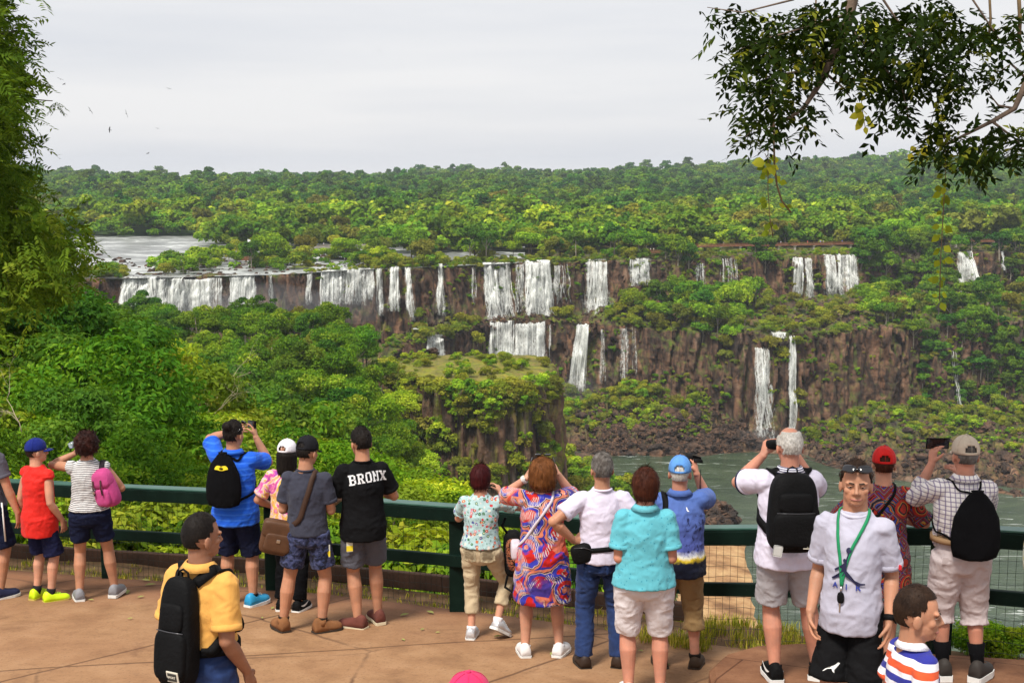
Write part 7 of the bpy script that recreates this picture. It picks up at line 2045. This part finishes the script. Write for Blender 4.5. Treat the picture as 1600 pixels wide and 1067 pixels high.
me = bpy.data.meshes.new("grass"); me.from_pydata(V, [], [f if f[2] != f[3] else f[:3] for f in Fq])
at_ = me.attributes.new("tint", 'FLOAT', 'POINT'); at_.data.foreach_set("value", np.array(T, np.float32))
tag(link("grass", me, GRASS), "tufts of yellow green grass along the soil strip outside the railing", "grass", None, "stuff")

# bright leafy plants outside the railing on the right
for i, (px, dd, s) in enumerate([(1535, .5, .26), (1562, .52, .30), (1596, .5, .27), (1640, .6, .3), (1450, .55, .2), (1548, .75, .3), (1582, .8, .3)]):
    d = fence_D(px) + dd; x = XY(px, d)
    plant(FSH[0], "leafy_plant", (x, d, plaza_z(x, d) - .02 - (dd - .5) * .3), s, i * 1.3, "bright yellow green leafy plant outside the railing by the checked shirt man", "plant", "bright plants outside the right railing", ("leaves", "stem"))
# fallen leaves on the paving
LM = plain("fallen leaf", (.25, .26, .07, 1), 0.7, 0.3, 5)
def flat_leaf(px, py, s, a):
    p = on_plaza(px, py); bm = bmesh.new()
    c_, s_ = math.cos(a), math.sin(a)
    outl = [(0, -1), (.38, -.4), (.42, .2), (0, 1), (-.42, .2), (-.38, -.4)]
    vs = [bm.verts.new((p.x + (u * c_ - w_ * s_) * s, p.y + (u * s_ + w_ * c_) * s, p.z + .015 + .25 * s * abs(u))) for u, w_ in outl]
    ctr = bm.verts.new((p.x, p.y, p.z + .012))
    for q in range(6): bm.faces.new((vs[q], vs[(q + 1) % 6], ctr))
    o = bm_obj("fallen_leaf", bm, LM)
    tag(o, "dry yellowish leaf lying on the paving near the railing", "leaf", "fallen leaves on the paving")
for px, py, s, a in [(198, 926, .07, .4), (235, 915, .06, 2), (555, 978, .04, 1), (632, 962, .05, 2.2), (672, 958, .05, .8), (228, 908, .05, 1.2), (660, 985, .03, 2.6), (1187, 1010, .03, 1)] + [(random.Random(i).uniform(30, 1080), None, random.Random(i + 50).uniform(.02, .045), i) for i in range(26)]:
    if py is None: py = 268 + (F / (fence_D(px) - abs(random.Random(int(px)).gauss(.15, .5)))) * 4.12 if False else 903 + px * .105 + abs(random.Random(int(px)).gauss(8, 22))
    flat_leaf(px, py, s, a)
# ------------------------------------------------------------------ leaf sprays: near tree on the left, hanging branch on the right
def spray(rng, p, d, L, nl, leaf, width, tintv, V, Fq, T, droop=0.3, flat=0.6):
    """a stem with leaflets in two rows"""
    d = Vector(d).normalized()
    up = Vector((0, 0, 1))
    side = d.cross(up)
    side = side.normalized() if side.length > .05 else Vector((1, 0, 0))
    side = (side + Vector(rng.normal(size=3)) * .35).normalized()
    nrm = side.cross(d)
    for k in range(nl):
        t = (k + .6) / nl
        q = p + d * (L * t) + Vector((0, 0, -droop * L * t * t))
        for sg in (-1, 1):
            ax = (side * sg * 1.0 + d * .55 + Vector((0, 0, -.25)) + Vector(rng.normal(size=3)) * .18).normalized()
            ll = leaf * (0.75 + .5 * rng.random()) * (1 - .35 * abs(t - .5))
            wv = ax.cross(nrm).normalized() * (ll * width * .5)
            m = q + ax * ll * .5 + nrm * ll * .05 * flat
            e = q + ax * ll + Vector((0, 0, -.15 * ll))
            i = len(V)
            V.extend([tuple(q), tuple(m + wv), tuple(e), tuple(m - wv)]); Fq.append((i, i + 1, i + 2, i + 3))
            tv = min(1, max(0, tintv + rng.normal() * .12)); T.extend([tv] * 4)
    e = p + d * L + Vector((0, 0, -droop * L)); ll = leaf
    wv = side * (ll * width * .5); i = len(V)
    V.extend([tuple(e), tuple(e + d * ll * .5 + wv), tuple(e + d * ll), tuple(e + d * ll * .5 - wv)]); Fq.append((i, i + 1, i + 2, i + 3)); T.extend([tintv] * 4)

# --- tall tree at the left edge: crown outline in photograph pixels at its distance
LEAF_N = leaf_mat("near tree leaf", [(0.0, (.02, .05, .006, 1)), (0.35, (.05, .105, .010, 1)), (0.7, (.10, .17, .016, 1)), (1.0, (.18, .25, .03, 1))], hue=0.01, val=.05, gain=1.25)
TD = 21.0
rng = np.random.default_rng(55)
V, Fq, T = [], [], []
right_out = [(-200, 10), (0, 18), (40, 45), (90, 62), (130, 74), (170, 66), (215, 58), (250, 44), (280, 40), (310, 60), (340, 95), (370, 112), (400, 150), (430, 130), (450, 70), (480, 40)]
tree = empty("tall_tree", P(-190, 900, TD), 0, "tall dark feathery tree rising past the top left corner of the view", "tree")
tb = Vector(tree.location)
def rout(py): return lerp_keys(py, [(a, (b,)) for a, b in right_out])[0]
clumps = []
for i in range(520):
    py = rng.uniform(-260, 470); r_ = rout(py)
    px = r_ - abs(rng.normal()) * 80 - 34 - (18 if py < 230 else 0)
    if px < -330: continue
    clumps.append((px, py, TD + rng.normal() * 1.3))
for px, py, d in clumps:
    c = P(px, py, d); tv = rng.uniform(.2, .75)
    if py > 300: tv += .12
    base_d = Vector((rng.normal() * .7 + .45, rng.normal() * .7, rng.normal() * .35 - .05))
    for s in range(13):
        q = c + Vector(rng.normal(size=3)) * .24
        dd = base_d.normalized() + Vector(rng.normal(size=3)) * .7
        spray(rng, q, dd, rng.uniform(.25, .45), 8, .12, .36, tv, V, Fq, T, .45)
# the lone sprig poking out at mid height
for s in range(7):
    q = P(84 + s * 1.2, 160 + rng.normal() * 4, TD); spray(rng, q, (rng.normal() * .3 + .2, rng.normal() * .3, -.5), .16, 5, .07, .36, .5, V, Fq, T, .2)
me = mesh_np("crown", np.array(V) - np.array(tb), Fq, T)
link("crown", me, LEAF_N, tree, smooth=False)
bm = bmesh.new()
loc = lambda px, py, d: P(px, py, d) - tb
tube(bm, [loc(-190, 1000, TD), loc(-180, 700, TD), loc(-160, 400, TD), loc(-150, 100, TD), loc(-140, -250, TD)], [.3, .27, .24, .19, .08], 10)
for a, b, c, r_ in [((-165, 450), (-80, 390), (100, 395), .07), ((-160, 350), (-70, 300), (35, 330), .06), ((-155, 250), (-60, 190), (45, 150), .06), ((-150, 130), (-60, 60), (20, 50), .05), ((-165, 480), (-90, 470), (60, 430), .06), ((-150, 60), (-80, -40), (0, -100), .05), ((-155, 200), (-40, 150), (82, 158), .03)]:
    tube(bm, [loc(*a, TD), loc(*b, TD + .2), loc(*c, TD)], [r_, r_ * .7, r_ * .25], 6)
bm_obj("trunk", bm, BARK, tree, True)

# --- branch hanging into the top right corner
LEAF_H = leaf_mat("hanging leaf", [(0.0, (.008, .018, .004, 1)), (0.4, (.018, .038, .006, 1)), (0.75, (.05, .085, .010, 1)), (1.0, (.20, .24, .03, 1))], trans=.3, hue=.01, val=.05, gain=.75)  # leaf colours set near black to carry the backlit look against the sky
BD = 7.5
ht = empty("leaning_tree", Vector((9.5, 7.0, plaza_z(9.5, 7.0))), 0, "tree with darkened backlit leaves reaching in from the top right corner with hanging vines", "tree")
hb = Vector(ht.location); loc = lambda px, py, d=BD: P(px, py, d) - hb
V, Fq, T = [], [], []
rng = np.random.default_rng(91)
# clusters: px, py, spread x, spread y, number of sprays
CL = [(1110, 15, 18, 10, 3), (1160, 25, 35, 22, 26), (1150, 75, 14, 16, 10), (1200, 70, 40, 35, 50), (1170, 100, 28, 22, 22), (1250, 45, 42, 35, 52), (1185, 150, 30, 28, 26), (1225, 110, 38, 30, 44), (1165, 175, 14, 18, 10), (1165, 215, 12, 14, 7), (1200, 200, 26, 16, 16), (1225, 165, 22, 20, 16), (1258, 205, 8, 18, 5),
      (1265, 160, 18, 14, 10), (1300, 75, 22, 40, 26), (1300, 25, 40, 20, 30), (1340, 50, 36, 38, 46), (1350, 110, 30, 24, 28), (1385, 90, 30, 30, 36), (1400, 40, 40, 30, 44), (1420, 110, 32, 24, 32), (1405, 150, 22, 22, 14), (1415, 175, 16, 12, 8), (1450, 85, 36, 36, 44), (1460, 40, 40, 30, 40), (1500, 60, 36, 36, 36), (1485, 120, 32, 26, 32), (1510, 130, 24, 20, 14), (1540, 50, 36, 30, 26), (1560, 110, 20, 14, 6),
      (1590, 40, 30, 30, 22), (1480, 200, 26, 24, 22), (1465, 230, 22, 16, 16), (1500, 235, 30, 16, 24), (1540, 215, 32, 22, 26), (1580, 200, 26, 22, 20), (1545, 240, 26, 14, 16), (1590, 240, 18, 10, 10), (1555, 175, 10, 10, 5), (1270, 50, 25, 40, 20), (1330, 20, 60, 14, 30), (1440, 10, 60, 14, 26), (1620, 100, 20, 60, 24), (1620, 220, 20, 30, 14)]
for px, py, sx, sy, n in CL:
    for s in range(int(n * .78)):
        d = BD + rng.normal() * .35
        c = P(px + rng.normal() * sx * .62, py + rng.normal() * sy * .62, d)
        u = rng.random()
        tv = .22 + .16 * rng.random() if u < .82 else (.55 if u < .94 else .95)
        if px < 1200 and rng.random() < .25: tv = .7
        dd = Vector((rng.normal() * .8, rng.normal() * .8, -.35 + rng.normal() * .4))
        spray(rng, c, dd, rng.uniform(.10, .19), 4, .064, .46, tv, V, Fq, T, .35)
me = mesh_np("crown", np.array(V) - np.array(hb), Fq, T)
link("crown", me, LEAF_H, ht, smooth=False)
bm = bmesh.new()
def limb(pts, r0, r1, seg=7):
    pts = [loc(*p) for p in pts]; n = len(pts)
    tube(bm, pts, [r0 + (r1 - r0) * i / (n - 1) for i in range(n)], seg)
tr_top = loc(2000, -500, BD)
tube(bm, [Vector((0, 0, -.3)), Vector((-.1, 0, 2.5)), loc(2020, -250, BD), tr_top], [.26, .22, .19, .15], 10)
limb([(2020, -250), (1750, -260), (1500, -200), (1345, -90), (1332, 0), (1322, 45), (1300, 85), (1290, 115), (1275, 140), (1255, 170), (1225, 190), (1200, 200)], .05, .004)
limb([(2000, -380), (1800, 20), (1640, 60), (1605, 125), (1585, 170), (1550, 190), (1500, 215), (1470, 230)], .032, .004)
for pts in ([(1340, -60), (1400, 30), (1450, 90), (1490, 130)], [(1335, 20), (1270, 40), (1200, 60), (1150, 80)], [(1325, 40), (1360, 80), (1410, 140), (1420, 185)], [(1500, -200), (1520, 0), (1560, 60), (1600, 90)],
            [(1290, 115), (1320, 140), (1330, 155)], [(1300, 90), (1260, 110), (1200, 120), (1165, 160)], [(1225, 190), (1190, 185), (1165, 215)], [(1585, 170), (1560, 165), (1540, 140)], [(1605, 125), (1580, 100), (1565, 110)], [(1550, 190), (1590, 220), (1600, 240)], [(1400, -120), (1240, 0), (1160, 20), (1105, 12)]):
    limb(pts, .009, .002, 5)
bm_obj("branch", bm, plain("branch bark", (.13, .09, .065, 1), .9, .5, 14, bump=.5), ht, True)
# hanging vines with pale green leaves, children of the tree they grow on
VINE = leaf_mat("vine leaf", [(0.0, (.03, .05, .008, 1)), (0.5, (.14, .19, .02, 1)), (1.0, (.33, .36, .05, 1))], trans=.45, hue=.01, val=.05)
STEM = plain("vine stem", (.13, .085, .04, 1), .8, .3, 20)
def vine(pts, r, leaves, lsize, tv):
    bm = bmesh.new(); wp = [loc(*p) for p in pts]; lsize *= .8
    tube(bm, wp, r, 5); o = bm_obj("vine", bm, STEM, ht, True)
    V, Fq, T = [], [], []
    for k in range(leaves):
        t = rng.random() * (len(wp) - 1); i = int(t); p = wp[i].lerp(wp[min(i + 1, len(wp) - 1)], t - i)
        ax = Vector((rng.normal(), rng.normal() * .6, -.6 + rng.normal() * .4)).normalized(); nn = Vector((rng.normal() * .4, -1, .4)).normalized()
        wv = ax.cross(nn).normalized(); l = lsize * rng.uniform(.6, 1.3); q = p + ax * l * .3; i0 = len(V)
        for f_, w_ in ((0, 0), (.35, .36), (.65, .3), (1, 0), (.65, -.3), (.35, -.36)):
            V.append(tuple(q + ax * l * f_ + wv * l * w_ + Vector((0, 0, -.1 * l * f_ * f_))))
        Fq += [(i0, i0 + 1, i0 + 2, i0 + 3), (i0, i0 + 3, i0 + 4, i0 + 5)]; T += [tv * rng.uniform(.4, 1.3)] * 6
    if leaves: link("vine_leaves", mesh_np("vine_leaves", V, Fq, T), VINE, o, smooth=False)
vine([(1206, 130), (1209, 200), (1210, 255), (1214, 290), (1222, 315), (1236, 332)], .006, 8, .06, .5)
vine([(1200, 225), (1200, 300), (1203, 340), (1208, 372)], .0025, 14, .055, .5)
vine([(1476, 200), (1478, 260), (1474, 330), (1470, 400), (1468, 470)], .003, 44, .06, .45)
vine([(1468, 150), (1452, 200), (1442, 225), (1425, 235)], .002, 12, .07, .9)
vine([(1345, 150), (1348, 175), (1352, 200)], .002, 12, .075, .9)
vine([(1195, 240), (1203, 256), (1206, 262)], .002, 11, .075, 1.0)
vine([(1276, -40), (1274, 40), (1271, 110)], .005, 0, 0, 0)
vine([(1590, -40), (1594, 30), (1592, 75)], .012, 0, 0, 0)
vine([(1545, -30), (1548, 30), (1545, 60)], .008, 0, 0, 0)
vine([(1345, 20), (1352, 50), (1350, 75)], .002, 12, .09, .9)
vine([(1240, 80), (1236, 110), (1240, 140)], .002, 10, .09, .8)
vine([(1295, 95), (1300, 110)], .002, 8, .08, .95)

# --- dead pale branches in the jungle
def dead_tree(px, py, D, h, seed, label, lean=(0, 0)):
    g = random.Random(seed); o = P(px, py, D); bm = bmesh.new()
    def br(p, d, l, r, dep):
        pts = [p]; q = Vector(p); dd = Vector(d)
        for s in range(4):
            dd = (dd + Vector((g.gauss(0, .22), g.gauss(0, .22), g.gauss(0, .15)))).normalized(); q = q + dd * l / 4; pts.append(q)
        tube(bm, pts, [r, r * .85, r * .7, r * .55, r * .4], 5)
        if dep:
            for s in range(g.randint(2, 3)):
                k_ = g.randint(1, 4)
                br(pts[k_], (dd + Vector((g.gauss(0, .75), g.gauss(0, .5), g.gauss(0.1, .55)))).normalized(), l * g.uniform(.5, .75), r * .5, dep - 1)
    br(Vector((0, 0, -1.0)), Vector((lean[0], lean[1], 1)).normalized(), h, h * .016, 4)
    ob = bm_obj("bare_branches", bm, plain("dead wood", (.36, .30, .20, 1), .9, .25, 3), None, True)
    ob.location = o; tag(ob, label, "dead tree")
dead_tree(262, 640, 48, 1.6, 4, "pale leafless branches tangled among green trees left of centre", (.35, 0))
dead_tree(305, 650, 46, 1.4, 9, "leafless grey branch cluster lower beside the tangled pale one", (.6, 0))
dead_tree(30, 600, 26, .8, 13, "twisted bare branches within the dark trees at the far left", (-.3, 0))
dead_tree(300, 690, 33, .9, 23, "broken pale trunk leaning among bushes near the blue shirt", (.9, 0))
dead_tree(330, 610, 62, 1.8, 31, "thin bare tree standing behind the pale leafless tangle", (.2, 0))
# ------------------------------------------------------------------ boulders, walkways, birds
def boulder_mesh(seed, jag=.35):
    g = random.Random(seed); bm = bmesh.new(); bmesh.ops.create_icosphere(bm, subdivisions=3, radius=1)
    sc = Vector((g.uniform(.8, 1.4), g.uniform(.8, 1.2), g.uniform(.55, .9)))
    off = Vector((seed * 3.1, 0, 0))
    for v in bm.verts:
        n = v.co.copy()
        f = 1 + jag * noise.fractal(n * 1.3 + off, .8, 2.0, 4) + .18 * (noise.cell(n * 1.6 + off) - .5)
        v.co = Vector((n.x * sc.x, n.y * sc.y, n.z * sc.z)) * f
    me = bpy.data.meshes.new("boulder"); bm.to_mesh(me); bm.free()
    return me
M_BOULD = rock_mat("boulder rock", moss=0, brown=.75, sc=1.2, tone=1.25)
BM_ = [boulder_mesh(s) for s in range(6)]
for m in BM_: m.materials.append(M_BOULD)
def boulder(bvh, px, D, s, label, group, g, sink=.35, zmin=None):
    x, y = XY(px, D), D; z = drop(bvh, x, y)
    if zmin is not None and z is not None: z = max(z, zmin)
    if z is None: return
    o = bpy.data.objects.new("boulder", g.choice(BM_)); C.objects.link(o)
    o.location = (x, y, max(z, Z_RIVER - .2) - s * sink + .3 * s); o.scale = (s, s, s * g.uniform(.8, 1.1)); o.rotation_euler = (g.uniform(-.4, .4), g.uniform(-.4, .4), g.uniform(0, 6.28))
    tag(o, label, "boulder", group)
g = random.Random(40)
for i in range(150):
    px = g.choice([g.uniform(900, 1200), g.uniform(980, 1200), g.uniform(1250, 1640)])
    gk = lerp_keys(px, GK); D = gk[5] + (gk[7] - gk[5]) * g.uniform(.3, 1.0)
    boulder(B_GORGE, px, D, g.choice([1, 1.5, 2.0, 2.6, 3.4]) * g.uniform(.7, 1.1), "brown fallen boulder on the slope between cliff and river", "boulders below the cliff", g)
for i in range(26):
    px = g.uniform(1290, 1620); gk = lerp_keys(px, GK)
    boulder(B_GORGE, px, gk[7] + g.uniform(-7, 2), g.uniform(.8, 1.8), "flat pale brown rock at the far waterline", "rocks along the far waterline", g, .5)
for i in range(40):
    px = g.uniform(1120, 1350); t = g.uniform(.35, .98)
    boulder(B_GORGE, px, between(px, 1, 3, t), g.uniform(1.0, 2.2), "mossy brown boulder on the ledge above the tall single plunge", "boulders on the ledge", g)
for i in range(60):
    px = g.choice([g.uniform(150, 330), g.uniform(150, 460), g.uniform(500, 620)]); D = lipD(px) + g.uniform(6, 150)
    boulder(B_GORGE, px, D, g.uniform(.7, 1.8), "dark rock breaking the surface of the upper river", "rocks in the upper river", g, .4, -40.2)
for i in range(46):
    a = g.uniform(0, 6.28); r_ = math.sqrt(g.random())
    px = 1122 + 42 * r_ * math.cos(a); D = 392 + 22 * r_ * math.sin(a)
    x = XY(px, D); z = -111 + (1 - r_) * 7.5
    o = bpy.data.objects.new("boulder", g.choice(BM_)); C.objects.link(o); s = g.uniform(1.2, 3.0) * (1.1 - .4 * r_)
    o.location = (x, D, z); o.scale = (s, s, s); o.rotation_euler = (g.uniform(-.5, .5), g.uniform(-.5, .5), g.uniform(0, 6.28))
    tag(o, "dark brown boulder in the rock heap on the near sandy bank", "boulder", "rock heap on the sandy bank")
for lab, px, D, s in (("large tilted slab of rock wedged between mossy boulders left of the river", 922, 470, 5.0), ("big upright mossy block leaning at the left of the rock slope", 895, 476, 5.5), ("lone grey brown rock sitting on the grassy island top", 671, 368, 2.6)):
    bv = B_ISLE if "island" in lab else B_GORGE
    x = XY(px, D); z = drop(bv, x, D) or -100
    o = bpy.data.objects.new("boulder", BM_[int(s) % 6]); C.objects.link(o); o.location = (x, D, z + s * .3); o.scale = (s * .8, s * .8, s); o.rotation_euler = (.3, .4, s); tag(o, lab, "boulder")

# rubble and low growth that nobody could count
g = random.Random(61)
rp_, rs_, rr_, ri_ = [], [], [], []; up_, us_, ur_, ui_ = [], [], [], []
def put(lst, px, D, s, dz, n_):
    x = XY(px, D); z = drop(B_GORGE, x, D)
    if z is None or z < -113: return
    lst[0].append((x, D, z + dz * s)); lst[1].append(s); lst[2].append(g.uniform(0, 6.28)); lst[3].append(g.randrange(n_))
RL, UL = (rp_, rs_, rr_, ri_), (up_, us_, ur_, ui_)
for i in range(2600):
    px = g.choice([g.uniform(900, 1210), g.uniform(940, 1210), g.uniform(1245, 1660)]); t = g.random() ** .55
    put(RL, px, between(px, 5, 7, t), g.uniform(.4, .9) * g.choice([1, 1, 1.8]), .15, 6)
for i in range(1000):
    px = g.uniform(620, 1360); put(RL, px, between(px, 1, 3, g.uniform(.05, 1.02)), g.uniform(.3, .9), .1, 6)
for i in range(260):
    px = g.uniform(140, 620); D = lipD(px) + g.uniform(2, 90); x = XY(px, D); rp_.append((x, D, -40.2)); rs_.append(g.uniform(.3, .9)); rr_.append(g.uniform(0, 6)); ri_.append(g.randrange(6))
rub = gn_scatter("rubble", rp_, rs_, rr_, ri_, BM_); tag(rub, "scattered brown stones and rubble below and between the cliffs", "rubble", None, "stuff")
for i in range(1500):
    px = g.uniform(600, 1720)
    if 748 < px < 872 or 900 < px < 950 or 664 < px < 694: continue
    put(UL, px, between(px, 1, 3, g.uniform(.0, 1.03)), g.uniform(.25, .75), -.5, 4)
for i in range(1300):
    px = g.choice([g.uniform(870, 1110), g.uniform(1250, 1720)]); t = g.random() ** 1.4 * .66; put(UL, px, between(px, 5, 7, t), g.uniform(.22, .65), -.5, 4)
for i in range(900):
    px = g.uniform(480, 1720); put(UL, px, lipD(px) + g.uniform(-1, 60) * g.random(), g.uniform(.25, .7), -.4, 4)
for i in range(1700):      # tufts and ferns rooted in the rock faces
    px = g.uniform(600, 1720); q_ = g.choice([(0, 1), (3, 5), (3, 5)]); D = between(px, *q_, .5); z = g.uniform(-58, -42) if q_ == (0, 1) else g.uniform(-98, -68)
    if noise.noise(Vector((px * .02, z * .05, 4))) < .05 - (.3 if px > 1440 else 0) - (.12 if q_ == (0, 1) and px > 980 else 0): continue
    x = XY(px, D); fy = front_of(x, D, z)
    if fy is None: continue
    up_.append((x * fy / D, fy + .4, z - .8)); us_.append(g.uniform(.25, .8) * (1.35 if px > 1440 or (q_ == (0, 1) and px > 980) else 1)); ur_.append(g.uniform(0, 6)); ui_.append(g.choice([0, 1, 2, 3, 3]))
und = gn_scatter("undergrowth", up_, us_, ur_, ui_, [s_.crown for s_ in SHRUB]); tag(und, "low green and yellowish growth covering the ledges and rocks of the gorge", "undergrowth", None, "stuff")

# walkways over the river above the falls, with visitors
M_DECK = plain("rusty walkway", (.20, .085, .04, 1), .8, .3, .4)
M_CONC = plain("pale concrete", (.42, .38, .33, 1), .9, .2, .3)
def walkway(a, b, label, rail_h=1.1, deck=M_DECK, piers=True, thick=.6, cat="walkway"):
    A, B_ = P(*a), P(*b); root = empty("walkway", A, 0, label, cat)
    d = B_ - A; L = d.length; rot = d.to_track_quat('X', 'Z').to_matrix()
    bm = bmesh.new(); box(bm, d / 2, (L, 2.2, thick), rot); bm_obj("deck", bm, deck, root)
    bm = bmesh.new()
    for s in (-1, 1):
        n_ = Vector((-d.y, d.x, 0)).normalized() * s * 1.0
        for hh in (.6, 1.1): tube(bm, [n_ + Vector((0, 0, hh)), d + n_ + Vector((0, 0, hh))], .06, 5)
        for q in range(int(L / 2.5) + 1):
            p = d * (q * 2.5 / L) + n_; tube(bm, [p, p + Vector((0, 0, 1.1))], .05, 5)
    bm_obj("handrail", bm, deck, root)
    if piers:
        for q in range(int(L / 11) + 1):
            p = d * min(1, (q * 11 + 2) / L)
            bm = bmesh.new(); box(bm, p + Vector((0, 0, -2.2)), (.9, 1.4, 3.8), rot, .05); box(bm, p + Vector((0, 0, -.45)), (1.6, 2.0, .5), rot, .05); bm_obj("pier", bm, M_CONC, root)
    return A, B_
wl = [(((1088, 385, 640), (1232, 383, 655)), "brown elevated walkway left part above the wet dark wall"),
      (((1236, 383, 650), (1332, 381, 662)), "brown elevated walkway carrying visitors above the veil falls"),
      (((1488, 378, 672), (1552, 377, 678)), "brown elevated walkway short piece at the far right")]
ends = [walkway(*e, lab) for e, lab in wl]
e4 = walkway((480, 388, 650), (625, 382, 690), "pale low causeway with visitors crossing the upper river", deck=M_CONC, thick=1.0, piers=False)
e5 = walkway((377, 404, 560), (403, 404, 562), "small brown lookout deck crowded with visitors by the flagpole", deck=M_DECK, thick=1.6, piers=True)
e6 = walkway((1002, 395, 606), (1030, 394, 610), "rusty lookout deck with visitors at the forest edge", deck=M_DECK, piers=False)

def far_person(p, shirt, label, group, g):
    root = empty("person", p, g.uniform(0, 6), label, "person", group)
    bm = bmesh.new()
    for s in (-1, 1): tube(bm, [(.1 * s, 0, 0), (.1 * s, 0, .45), (.09 * s, 0, .88)], [.06, .065, .09], 6)
    tube(bm, [(0, 0, .85), (0, 0, 1.1), (0, 0, 1.38), (0, 0, 1.48), (0, 0, 1.56)], [(.16, .11), (.15, .1), (.19, .11), (.08, .07), (.06, .06)], 8, ref=(1, 0, 0))
    for s in (-1, 1): tube(bm, [(.2 * s, 0, 1.4), (.25 * s, .03, 1.12), (.2 * s, .2, .98)], [.055, .045, .035], 6)
    ball(bm, (0, 0, 1.66), (.085, .1, .12), None, 8, 6)
    bm_obj("body", bm, plain("far skin", (.35, .2, .13, 1), .7), root, True)
    bm = bmesh.new(); tube(bm, [(0, 0, .88), (0, 0, 1.1), (0, 0, 1.38), (0, 0, 1.47)], [(.19, .13), (.175, .12), (.215, .13), (.1, .09)], 8, ref=(1, 0, 0))
    for s in (-1, 1): tube(bm, [(.2 * s, 0, 1.42), (.25 * s, .02, 1.15)], [.075, .065], 6)
    bm_obj("shirt", bm, shirt, root, True)
SH = [plain("white shirt far", (.8, .8, .8, 1), .8), plain("blue shirt far", (.12, .2, .55, 1), .8), plain("red shirt far", (.6, .1, .08, 1), .8), plain("pale shirt far", (.65, .62, .55, 1), .8)]
g = random.Random(3)
for (A, B_), n, lab, grp in ((ends[1], 6, "tiny visitor standing on the walkway above the veil falls", "visitors on the walkway above the veil falls"), (ends[0], 2, "tiny visitor on the walkway left part", "visitors on the left walkway"), (e4, 9, "tiny visitor crossing the pale causeway", "visitors on the causeway"), (e5, 8, "tiny visitor on the lookout deck by the flagpole", "visitors on the flagpole deck"), (e6, 4, "tiny visitor on the lookout at the forest edge", "visitors at the forest edge")):
    for i in range(n):
        t = g.uniform(.05, .95); p = A.lerp(B_, t) + Vector((0, g.uniform(-.7, .7), .35 if n < 8 else .8))
        far_person(p, g.choice(SH), lab, grp, g)
# flag on its pole
fp = P(388, 404, 561); root = empty("flagpole", fp, 0, "white flagpole with a blue and white flag above the lookout deck", "flagpole")
bm = bmesh.new(); tube(bm, [(0, 0, -1), (0, 0, 8.5)], .09, 6); bm_obj("pole", bm, SH[0], root, True)
bm = bmesh.new(); 
vs = [[bm.verts.new((x * .22, .1 * math.sin(x * .9), 8.4 - z * .5 - .05 * x)) for z in range(4)] for x in range(9)]
fs = []
for x in range(8):
    for z in range(3):
        f = bm.faces.new((vs[x][z], vs[x + 1][z], vs[x + 1][z + 1], vs[x][z + 1])); f.material_index = 0 if z == 1 else 1
me = bpy.data.meshes.new("flag"); bm.to_mesh(me); bm.free()
link("flag", me, [SH[0], plain("flag blue", (.06, .2, .6, 1), .7)], root, False)

# soaring birds
M_BIRD = plain("bird feathers", (.02, .018, .018, 1), .8)
def bird(px, py, D, s, roll, yaw, label, group):
    bm = bmesh.new()
    tube(bm, [(0, -.28, 0), (0, -.12, 0), (0, .1, .01), (0, .22, .02), (0, .3, .02)], [.015, .06, .075, .045, .02], 8)
    box(bm, (0, -.36, 0), (.16, .2, .012))
    for sg in (-1, 1):
        st = [(0.05, .1, -.1, .02), (.35, .14, -.12, .12), (.7, .08, -.12, .10), (.95, -.02, -.08, .04)]
        pv = None
        for x, y0, y1, z in st:
            c = (bm.verts.new((sg * x, y0, z + .012)), bm.verts.new((sg * x, y1, z)), bm.verts.new((sg * x, (y0 + y1) / 2, z - .012)))
            if pv:
                for q in range(3): bm.faces.new((pv[q], pv[(q + 1) % 3], c[(q + 1) % 3], c[q]))
            pv = c
    o = bm_obj("bird", bm, M_BIRD, None, True)
    o.location = P(px, py, D); o.rotation_euler = (R(25), R(roll), R(yaw)); o.scale = (s, s, s)
    tag(o, label, "bird", group)
for px, py, s, r_, y_ in [(141, 173, .85, 60, 20), (197, 178, .95, 70, 60), (171, 203, .9, -50, 100), (94, 124, .75, 20, 40), (100, 132, .7, -20, 80), (264, 139, .6, 15, 20), (246, 201, .5, 10, 50), (231, 240, .6, -20, 70), (593, 80, .55, 40, 30), (78, 237, .5, 10, 30), (93, 248, .5, 12, 60)]:
    bird(px, py, 210, s * .8, r_, y_, "small dark bird soaring in the pale sky above the falls", "birds soaring above the falls")
# ------------------------------------------------------------------ air
bm = bmesh.new(); box(bm, (0, 2050, -42), (9000, 4500, 172))
k = NT("humid air")
vol = k.n("ShaderNodeVolumePrincipled", inp={"Color": (.80, .88, 1.0, 1), "Density": 0.00008, "Anisotropy": 0.1})
k.t.links.new(vol.outputs[0], k.out.inputs["Volume"])
hz_ = bm_obj("haze", bm, k.m)
tag(hz_, "thin bluish humid haze over the distant forest", "haze", None, "stuff")
